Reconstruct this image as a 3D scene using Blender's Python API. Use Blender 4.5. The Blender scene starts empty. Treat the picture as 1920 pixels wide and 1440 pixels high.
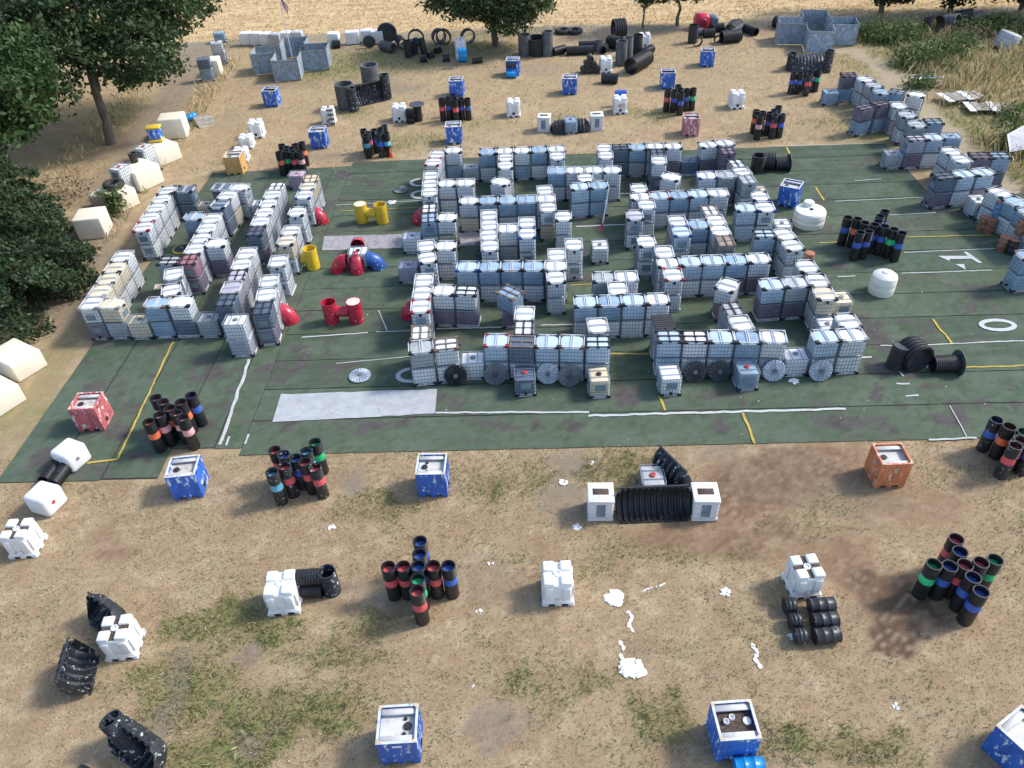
import bpy, math, random
import numpy as np
from mathutils import Vector, Matrix
S = bpy.context.scene
COL = S.collection
rnd = random.Random(7)
NR = np.random.default_rng(11)
PI = math.pi

# ------------------------------------------------------------------ camera, sky, sun, exposure
PITCH, ROLL, HCAM = math.radians(40.178), math.radians(-3.096), 24.725
cam_data = bpy.data.cameras.new('camera')
cam = bpy.data.objects.new('camera', cam_data); COL.objects.link(cam)
cam_data.sensor_width = 36.0
cam_data.lens = 1443.9 / 1920 * 36.0
cam_data.clip_end = 6000; cam_data.clip_start = .5
_cp, _sp = math.cos(PITCH), math.sin(PITCH)
_fw = Vector((0, _cp, -_sp)); _r0 = Vector((1, 0, 0)); _u0 = Vector((0, _sp, _cp))
_r = math.cos(ROLL) * _r0 + math.sin(ROLL) * _u0
_u = -math.sin(ROLL) * _r0 + math.cos(ROLL) * _u0
cam.matrix_world = Matrix(((_r.x, _u.x, -_fw.x, 0), (_r.y, _u.y, -_fw.y, 0), (_r.z, _u.z, -_fw.z, HCAM), (0, 0, 0, 1)))
S.camera = cam

SUN_EL, SUN_AZ = math.radians(43), math.radians(14)      # azimuth from +X towards +Y
world = bpy.data.worlds.new('World'); S.world = world; world.use_nodes = True
wn = world.node_tree; wn.nodes.clear()
wo = wn.nodes.new('ShaderNodeOutputWorld'); wb = wn.nodes.new('ShaderNodeBackground')
sky = wn.nodes.new('ShaderNodeTexSky'); sky.sky_type = 'NISHITA'; sky.sun_disc = False
sky.sun_elevation = SUN_EL; sky.sun_rotation = PI / 2 - SUN_AZ
sky.air_density = 1.0; sky.dust_density = 1.6; sky.ozone_density = 1.0
wb.inputs['Strength'].default_value = 0.15
wn.links.new(sky.outputs[0], wb.inputs[0]); wn.links.new(wb.outputs[0], wo.inputs[0])
sd = bpy.data.lights.new('sun', 'SUN'); sd.energy = 2.0; sd.angle = math.radians(9); sd.color = (1, .95, .86)
so = bpy.data.objects.new('sun', sd); COL.objects.link(so)
_sv = Vector((-math.cos(SUN_EL) * math.cos(SUN_AZ), -math.cos(SUN_EL) * math.sin(SUN_AZ), -math.sin(SUN_EL)))
so.rotation_euler = _sv.to_track_quat('-Z', 'Y').to_euler(); so.location = (40, 10, 60)
S.view_settings.view_transform = 'Standard'; S.view_settings.look = 'None'
S.view_settings.exposure = 0.85; S.view_settings.gamma = 1; S.view_settings.use_curve_mapping = False

# ------------------------------------------------------------------ helpers
def tag(o, label=None, cat=None, group=None, kind=None):
    if label: o['label'] = label
    if cat: o['category'] = cat
    if group: o['group'] = group
    if kind: o['kind'] = kind
    return o

def empty(name, loc, rz=0, parent=None):
    o = bpy.data.objects.new(name, None); COL.objects.link(o)
    o.location = loc; o.rotation_euler = (0, 0, rz); o.empty_display_size = .2
    if parent: o.parent = parent
    return o

def link(name, mesh, parent=None, mat=None):
    o = bpy.data.objects.new(name, mesh); COL.objects.link(o)
    if parent: o.parent = parent
    if mat is not None:
        if not mesh.materials: mesh.materials.append(mat)
        s = o.material_slots[0]; s.link = 'OBJECT'; s.material = mat
    return o

class MB:
    """collects vertices and faces of ONE mesh"""
    def __init__(s): s.v = []; s.f = []
    def add(s, vs, fs):
        n = len(s.v); s.v += [tuple(v) for v in vs]; s.f += [tuple(i + n for i in f) for f in fs]; return s
    def box(s, c, d, rz=0, rx=0):
        hx, hy, hz = d[0] / 2, d[1] / 2, d[2] / 2
        vs = [(x, y, z) for z in (-hz, hz) for x, y in ((-hx, -hy), (hx, -hy), (hx, hy), (-hx, hy))]
        if rx:
            a, b = math.cos(rx), math.sin(rx); vs = [(x, y * a - z * b, y * b + z * a) for x, y, z in vs]
        if rz:
            a, b = math.cos(rz), math.sin(rz); vs = [(x * a - y * b, x * b + y * a, z) for x, y, z in vs]
        vs = [(x + c[0], y + c[1], z + c[2]) for x, y, z in vs]
        return s.add(vs, [(0, 3, 2, 1), (4, 5, 6, 7), (0, 1, 5, 4), (1, 2, 6, 5), (2, 3, 7, 6), (3, 0, 4, 7)])
    def bar(s, p, q, w, h=None):
        p, q = Vector(p), Vector(q); h = h or w
        d = (q - p).normalized(); up = Vector((0, 0, 1)) if abs(d.z) < .9 else Vector((1, 0, 0))
        a = d.cross(up).normalized() * w / 2; b = d.cross(a).normalized() * h / 2
        vs = [p - a - b, p + a - b, p + a + b, p - a + b, q - a - b, q + a - b, q + a + b, q - a + b]
        return s.add(vs, [(0, 1, 2, 3), (7, 6, 5, 4), (0, 4, 5, 1), (1, 5, 6, 2), (2, 6, 7, 3), (3, 7, 4, 0)])
    def lathe(s, prof, n=16, close=False, M=None):
        """profile [(r,z)...] revolved; close joins last ring to first"""
        vs = []; fs = []
        for r, z in prof:
            for i in range(n):
                a = 2 * PI * i / n; vs.append(Vector((r * math.cos(a), r * math.sin(a), z)))
        m = len(prof)
        for k in range(m if close else m - 1):
            k2 = (k + 1) % m
            for i in range(n):
                j = (i + 1) % n; fs.append((k * n + i, k * n + j, k2 * n + j, k2 * n + i))
        if not close:
            if prof[0][0] > 1e-4: fs.append(tuple(range(n - 1, -1, -1)))
            if prof[-1][0] > 1e-4: fs.append(tuple((m - 1) * n + i for i in range(n)))
        if M is not None: vs = [M @ v for v in vs]
        return s.add(vs, fs)
    def mesh(s, name, smooth=False, mat=None):
        me = bpy.data.meshes.new(name); me.from_pydata(s.v, [], s.f); me.validate(); me.update()
        if smooth: me.polygons.foreach_set('use_smooth', [True] * len(me.polygons))
        if mat: me.materials.append(mat)
        return me
    def build(s, name, mat, parent=None, smooth=False):
        return link(name, s.mesh(name, smooth), parent, mat)

def smooth_angle(me, ang=40):
    me.polygons.foreach_set('use_smooth', [True] * len(me.polygons))
    try: me.set_sharp_from_angle(angle=math.radians(ang))
    except Exception: pass

def beveled(me, w, seg=2):
    import bmesh
    bm = bmesh.new(); bm.from_mesh(me)
    bmesh.ops.remove_doubles(bm, verts=bm.verts, dist=1e-5)
    bmesh.ops.bevel(bm, geom=list(bm.edges), offset=w, segments=seg, profile=.5, affect='EDGES')
    bm.to_mesh(me); bm.free(); smooth_angle(me, 50); return me

def mesh_np(name, V, F, colors=None, mat=None, smooth=False):
    """fast mesh from arrays; F (m,3) or (m,4); colors (n,3) linear"""
    me = bpy.data.meshes.new(name); n, m, k = len(V), len(F), F.shape[1]
    me.vertices.add(n); me.vertices.foreach_set('co', np.ascontiguousarray(V, np.float32).ravel())
    me.loops.add(m * k); me.loops.foreach_set('vertex_index', np.ascontiguousarray(F, np.int32).ravel())
    me.polygons.add(m); me.polygons.foreach_set('loop_start', np.arange(0, m * k, k, dtype=np.int32))
    try: me.polygons.foreach_set('loop_total', np.full(m, k, np.int32))
    except Exception: pass
    if smooth: me.polygons.foreach_set('use_smooth', np.ones(m, bool))
    me.update(calc_edges=True)
    if colors is not None:
        a = me.attributes.new('tint', 'FLOAT_COLOR', 'POINT')
        c = np.ones((n, 4), np.float32); c[:, :3] = colors; a.data.foreach_set('color', c.ravel())
    if mat: me.materials.append(mat)
    return me

def vnoise(x, y, seed=0):
    xi = np.floor(x).astype(np.int64); yi = np.floor(y).astype(np.int64); fx = x - xi; fy = y - yi
    fx = fx * fx * (3 - 2 * fx); fy = fy * fy * (3 - 2 * fy)
    def h(a, b):
        n = (a * 374761393 + b * 668265263 + seed * 974634541) & 0x7fffffff
        n = ((n ^ (n >> 13)) * 1274126177) & 0x7fffffff
        return ((n ^ (n >> 16)) & 0xffff) / 65535.0
    return (h(xi, yi) * (1 - fx) + h(xi + 1, yi) * fx) * (1 - fy) + (h(xi, yi + 1) * (1 - fx) + h(xi + 1, yi + 1) * fx) * fy
def fbm(x, y, seed=0, o=4):
    t = 0; a = .5; s = 0
    for k in range(o): t = t + a * vnoise(x * 2 ** k, y * 2 ** k, seed + 17 * k); s += a; a *= .55
    return t / s
def sstep(a, b, x): t = np.clip((x - a) / (b - a), 0, 1); return t * t * (3 - 2 * t)

# ------------------------------------------------------------------ materials
def nodes_of(name):
    m = bpy.data.materials.new(name); m.use_nodes = True; nt = m.node_tree; nt.nodes.clear()
    o = nt.nodes.new('ShaderNodeOutputMaterial'); b = nt.nodes.new('ShaderNodeBsdfPrincipled')
    nt.links.new(b.outputs[0], o.inputs[0]); return m, nt, b
def N(nt, typ, **kw):
    n = nt.nodes.new(typ)
    for k, v in kw.items():
        if k.startswith('i_'): n.inputs[k[2:].replace('_', ' ')].default_value = v
        else: setattr(n, k, v)
    return n
def ramp(nt, src, a, b):
    r = N(nt, 'ShaderNodeMapRange'); r.interpolation_type = 'SMOOTHSTEP'
    r.inputs['From Min'].default_value = a; r.inputs['From Max'].default_value = b
    nt.links.new(src, r.inputs['Value']); return r.outputs[0]
def mix(nt, fac, a, b):
    m = N(nt, 'ShaderNodeMix', data_type='RGBA')
    for sock, v in ((0, fac), (6, a), (7, b)):
        if hasattr(v, 'is_linked'): nt.links.new(v, m.inputs[sock])
        else: m.inputs[sock].default_value = v if sock == 0 else (*v, 1)
    return m.outputs[2]

def mk(name, rgb, rough=.55, var=.12, scale=2.5, grime=None, gamt=.5, splat=None, samt=.55, sscale=5, metal=0, stretch=1, bump=0, rand=.1, spec=.5):
    """weathered paint or plastic: slow tone noise, grime blotches, paint splashes, per object shift"""
    m, nt, b = nodes_of(name)
    tc = N(nt, 'ShaderNodeTexCoord'); oi = N(nt, 'ShaderNodeObjectInfo')
    mp = N(nt, 'ShaderNodeMapping'); nt.links.new(tc.outputs['Object'], mp.inputs[0])
    ofs = N(nt, 'ShaderNodeVectorMath', operation='SCALE'); ofs.inputs[0].default_value = (37, 53, 71)
    nt.links.new(oi.outputs['Random'], ofs.inputs['Scale']); nt.links.new(ofs.outputs[0], mp.inputs['Location'])
    mp.inputs['Scale'].default_value = (1, 1, stretch)
    n1 = N(nt, 'ShaderNodeTexNoise', i_Scale=scale, i_Detail=5.0, i_Roughness=.6); nt.links.new(mp.outputs[0], n1.inputs[0])
    lo = tuple(c * (1 - var) for c in rgb); hi = tuple(min(1, c * (1 + var)) for c in rgb)
    c = mix(nt, ramp(nt, n1.outputs[0], .3, .7), lo, hi)
    if grime:
        n2 = N(nt, 'ShaderNodeTexNoise', i_Scale=scale * 1.7, i_Detail=8.0, i_Roughness=.7, noise_dimensions='4D', i_W=3.1); nt.links.new(mp.outputs[0], n2.inputs[0])
        c = mix(nt, ramp(nt, n2.outputs[0], .68 - gamt * .3, .86 - gamt * .25), c, grime)
    if splat:
        n3 = N(nt, 'ShaderNodeTexNoise', i_Scale=sscale, i_Detail=6.0, i_Roughness=.65, noise_dimensions='4D', i_W=8.7); nt.links.new(mp.outputs[0], n3.inputs[0])
        c = mix(nt, ramp(nt, n3.outputs[0], .74 - samt * .3, .79 - samt * .3), c, splat)
    if rand:
        hs = N(nt, 'ShaderNodeHueSaturation'); r = N(nt, 'ShaderNodeMapRange'); r.inputs[3].default_value = 1 - rand; r.inputs[4].default_value = 1 + rand
        nt.links.new(oi.outputs['Random'], r.inputs[0]); nt.links.new(r.outputs[0], hs.inputs['Value']); nt.links.new(c, hs.inputs['Color']); c = hs.outputs[0]
    nt.links.new(c, b.inputs['Base Color']); b.inputs['Roughness'].default_value = rough; b.inputs['Metallic'].default_value = metal
    b.inputs['Specular IOR Level'].default_value = spec
    if bump:
        bp = N(nt, 'ShaderNodeBump', i_Strength=bump, i_Distance=.02); nt.links.new(n1.outputs[0], bp.inputs['Height']); nt.links.new(bp.outputs[0], b.inputs['Normal'])
    return m

def ground_mat(name, fine=((9, .22), (34, .3)), rough=.95, bump=.5, dist=.05):
    """albedo comes from the mesh's own tint attribute, fine grain from noise"""
    m, nt, b = nodes_of(name)
    at = N(nt, 'ShaderNodeAttribute', attribute_name='tint'); tc = N(nt, 'ShaderNodeTexCoord'); c = at.outputs['Color']; h = None
    for sc, amt in fine:
        n = N(nt, 'ShaderNodeTexNoise', i_Scale=sc, i_Detail=6.0, i_Roughness=.7, i_Distortion=.6); nt.links.new(tc.outputs['Object'], n.inputs[0])
        r = N(nt, 'ShaderNodeMapRange'); r.inputs[1].default_value = .25; r.inputs[2].default_value = .75; r.inputs[3].default_value = 1 - amt; r.inputs[4].default_value = 1 + amt
        nt.links.new(n.outputs[0], r.inputs[0])
        hs = N(nt, 'ShaderNodeVectorMath', operation='SCALE'); nt.links.new(c, hs.inputs[0]); nt.links.new(r.outputs[0], hs.inputs['Scale']); c = hs.outputs[0]; h = n.outputs[0]
    nt.links.new(c, b.inputs['Base Color']); b.inputs['Roughness'].default_value = rough; b.inputs['Specular IOR Level'].default_value = .15
    bp = N(nt, 'ShaderNodeBump', i_Strength=bump, i_Distance=dist); nt.links.new(h, bp.inputs['Height']); nt.links.new(bp.outputs[0], b.inputs['Normal'])
    return m

def leaf_mat(name, rough=.6, trans=.25):
    m, nt, b = nodes_of(name)
    at = N(nt, 'ShaderNodeAttribute', attribute_name='tint')
    nt.links.new(at.outputs['Color'], b.inputs['Base Color']); b.inputs['Roughness'].default_value = rough; b.inputs['Specular IOR Level'].default_value = .25
    if trans:
        t = N(nt, 'ShaderNodeBsdfTranslucent'); nt.links.new(at.outputs['Color'], t.inputs[0]); ms = N(nt, 'ShaderNodeMixShader'); ms.inputs[0].default_value = trans
        o = [n for n in nt.nodes if n.type == 'OUTPUT_MATERIAL'][0]
        nt.links.new(b.outputs[0], ms.inputs[1]); nt.links.new(t.outputs[0], ms.inputs[2]); nt.links.new(ms.outputs[0], o.inputs[0])
    return m

DIRT = (.13, .10, .075); WHITE = (.78, .79, .80)
TANK = {
 'pale': mk('tank_pale', (.78, .80, .81), .42, .06, 1.8, (.42, .41, .38), .28, rand=.07),
 'sky': mk('tank_sky', (.50, .64, .76), .4, .10, 1.6, (.40, .44, .46), .3, rand=.08),
 'blue': mk('tank_blue', (.30, .43, .56), .42, .18, 1.8, (.22, .26, .28), .4, rand=.1),
 'navy': mk('tank_navy', (.10, .14, .20), .42, .2, 2, (.05, .06, .08), .4, rand=.12),
 'grey': mk('tank_grey', (.45, .47, .48), .5, .16, 2, (.26, .24, .22), .5, rand=.1),
 'plum': mk('tank_plum', (.20, .145, .20), .45, .25, 2, (.10, .10, .14), .5, rand=.12, stretch=.4),
 'lilac': mk('tank_lilac', (.52, .49, .58), .45, .14, 2, (.34, .28, .36), .4, rand=.08),
 'pink': mk('tank_pink', (.56, .40, .45), .45, .18, 2, (.35, .22, .28), .4, rand=.08),
 'cream': mk('tank_cream', (.76, .66, .47), .45, .08, 1.5, (.55, .45, .3), .35, rand=.06),
 'red': mk('tank_red', (.36, .16, .18), .45, .25, 3, (.55, .42, .42), .4, rand=.06, stretch=.4),
 'rust': mk('tank_rust', (.30, .24, .20), .6, .3, 3, (.16, .10, .07), .5, rand=.06),
}
STEEL = mk('galvanised_tube', (.60, .62, .64), .45, .1, 5, (.34, .29, .25), .22, rand=.12)  # lighter than the cage wire: sunlight on the top rims put into the colour
CAGEM = mk('cage_wire', (.22, .26, .31), .5, .15, 5, (.20, .16, .13), .25, rand=.12)
BLACKP = mk('black_plastic', (.022, .022, .025), .5, .3, 4, (.10, .095, .09), .3, rand=.15)
GREYP = mk('grey_plastic', (.20, .21, .22), .5, .2, 4, DIRT, .3)
GUARD = {'black': BLACKP, 'blue': mk('blue_guard', (.02, .07, .30), .45, .15), 'red': mk('red_guard', (.32, .02, .04), .45, .2, 4, (.4, .2, .2), .4), 'grey': mk('grey_guard', (.27, .28, .29), .5, .15), 'brown': mk('brown_guard', (.16, .11, .085), .7, .3, 5), 'dark': BLACKP}
PALM = {'dark': mk('dark_pallet', (.03, .027, .03), .6, .4, 5, (.13, .11, .10), .45, rand=.2), 'brown': mk('wood_pallet', (.20, .16, .14), .85, .3, 6, (.09, .065, .05), .5, rand=.15), 'grey': mk('grey_pallet', (.34, .35, .36), .6, .2, 5, DIRT, .4), 'steel': STEEL}
PLATE = mk('label_plate', (.17, .24, .29), .4, .15, 5, (.28, .32, .34), .4, rand=.25)
CAPM = {'red': mk('red_cap', (.42, .05, .05), .4, .15), 'dark': BLACKP, 'grey': GREYP}
POLY = mk('moulded_white', (.80, .81, .81), .42, .05, 1.6, (.55, .53, .50), .22, rand=.04, bump=.15)
POLYD = mk('moulded_white_grimy', (.76, .765, .76), .48, .07, 2, (.42, .39, .35), .42, rand=.04)
SOIL = mk('litter_soil', (.085, .06, .045), .95, .5, 14, (.42, .38, .33), .42, bump=1)
BIN = {
 'blue': mk('bin_blue', (.03, .13, .52), .45, .2, 2.2, (.07, .22, .62), .5, (.58, .68, .80), .64, 4.5, stretch=.45, rand=.15),
 'red': mk('bin_red', (.50, .13, .14), .5, .25, 2.5, (.60, .35, .35), .5, (.74, .66, .66), .62, 4.5, stretch=.45),
 'orange': mk('bin_orange', (.55, .20, .09), .5, .2, 2.5, (.42, .20, .12), .4, (.72, .66, .64), .55, 4.5, stretch=.4),
 'yellow': mk('bin_pale_orange', (.68, .40, .14), .5, .15, 2, (.72, .55, .36), .4, (.74, .68, .6), .36, 4, stretch=.4),
 'pink': mk('bin_pink', (.46, .17, .21), .5, .25, 2.5, (.55, .36, .39), .5, (.74, .70, .71), .66, 5, stretch=.4)}
TRAY = mk('bin_tray', (.60, .595, .57), .6, .12, 2.5, (.32, .28, .24), .45, rand=.06)
TRAYD = mk('bin_tray_dirty', (.52, .50, .47), .8, .2, 5, (.13, .10, .08), .62, rand=.06)
BANDC = {'r': (.68, .10, .11), 'p': (.74, .38, .37), 'o': (.80, .18, .07), 'b': (.04, .11, .42), 'g': (.02, .48, .18), 'c': (.13, .40, .56)}
BAND = {k: mk('band_' + n, BANDC[k], .5, .15, 3, (.7, .55, .55) if k in 'rp' else None, .25) for k, n in dict(r='red', p='pink', o='orange', b='blue', g='green', c='cyan').items()}
TUBE = mk('tube_black', (.018, .019, .022), .42, .3, 3, (.06, .06, .065), .35, rand=.2)
TUBES_ = mk('tube_splashed', (.022, .024, .028), .45, .3, 3, (.07, .08, .09), .4, (.50, .55, .60), .50, 7, rand=.15)
RIB = mk('pipe_black', (.024, .025, .028), .48, .3, 2, (.085, .085, .085), .4, rand=.2)
RIBG = mk('pipe_grey', (.12, .125, .13), .6, .25, 2, (.25, .25, .25), .4, rand=.2)
RIBS = mk('pipe_splashed', (.028, .032, .04), .5, .3, 3, (.10, .12, .14), .4, (.55, .60, .64), .52, 6, rand=.15)
REDT = mk('tunnel_red', (.46, .022, .05), .32, .2, 2, (.56, .07, .10), .4, (.72, .42, .48), .48, 6, rand=.1)
YELT = mk('tunnel_yellow', (.66, .46, .03), .35, .15, 2, (.70, .56, .2), .4, (.76, .72, .62), .42, 5)
BLUT = mk('tunnel_blue', (.03, .10, .36), .35, .2, 2, (.1, .25, .5), .4, (.7, .75, .8), .52, 6)
CUBEM = mk('float_block', (.80, .745, .61), .6, .05, 1.2, (.55, .47, .36), .28, rand=.05, bump=.2)
RCUBEM = mk('float_cube', (.76, .765, .77), .5, .05, 1.5, (.42, .41, .39), .36, rand=.03)
RUST = mk('rusty_drum', (.27, .13, .08), .75, .35, 4, (.38, .16, .08), .5, (.32, .42, .52), .46, 4)
RUSTL = mk('rusty_lid', (.40, .16, .09), .75, .25, 5, (.2, .1, .06), .4)
BLUED = mk('drum_blue_rust', (.12, .24, .40), .6, .3, 4, (.30, .14, .08), .45, (.5, .6, .7), .4, 4)
DRUMK = mk('drum_black', (.022, .025, .03), .4, .3, 3, (.10, .12, .14), .4, (.42, .48, .54), .4, 5)
DRUMC = mk('drum_bright_blue', (.01, .26, .62), .32, .1, 3, (.4, .6, .75), .2)
PLY = mk('plywood_splashed', (.25, .32, .40), .8, .25, 2, (.12, .14, .17), .5, (.58, .63, .68), .60, 9, rand=.15)
WOOD = mk('grey_timber', (.34, .31, .27), .85, .25, 4, rand=.2)
BARK = mk('bark', (.13, .11, .09), .9, .35, 4, (.28, .26, .23), .45, stretch=.25, bump=.8)
CONC = mk('painted_line', (.50, .52, .52), .9, .12, 6, (.20, .22, .18), .38, rand=.05)
YLINE = mk('painted_yellow', (.50, .36, .07), .9, .2, 6, (.12, .16, .07), .4, rand=.05)
GPANEL = mk('white_turf', (.42, .44, .46), .95, .1, 2.2, (.12, .11, .11), .42, rand=.02, bump=.4)
GPANEL2 = mk('grey_turf', (.33, .32, .34), .95, .15, 3, (.10, .09, .09), .55, rand=.02, bump=.4)
POWD = mk('white_powder', (.86, .865, .87), .95, .05, 8, (.55, .52, .47), .2, rand=.03)
RINGM = mk('disc_plastic', (.05, .055, .065), .45, .25, 3, (.16, .17, .19), .4)
DISCM = {'black': mk('disc_black', (.014, .016, .02), .38, .3, 4), 'dark': mk('disc_dark', (.05, .055, .065), .45, .2, 4, (.10, .11, .13), .4), 'grey': mk('disc_grey', (.13, .145, .165), .5, .2, 4, (.2, .22, .25), .4), 'silver': mk('disc_silver', (.42, .48, .54), .42, .25, 6, (.12, .14, .17), .55)}
TYRE = mk('tyre_rubber', (.035, .035, .036), .85, .25, 4, (.14, .13, .12), .4)
LEAF = leaf_mat('foliage'); BLADE = leaf_mat('grass_blades', .7, .2)
GROUND = ground_mat('dry_grass_ground', ((1.7, .10), (7, .22), (26, .34)), bump=.7, dist=.06)
TURFM = ground_mat('artificial_turf', ((2.2, .10), (12, .13), (60, .18)), bump=.5, dist=.02)
UNDER = mk('turf_backing', (.03, .035, .03), .95, .2)

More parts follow.
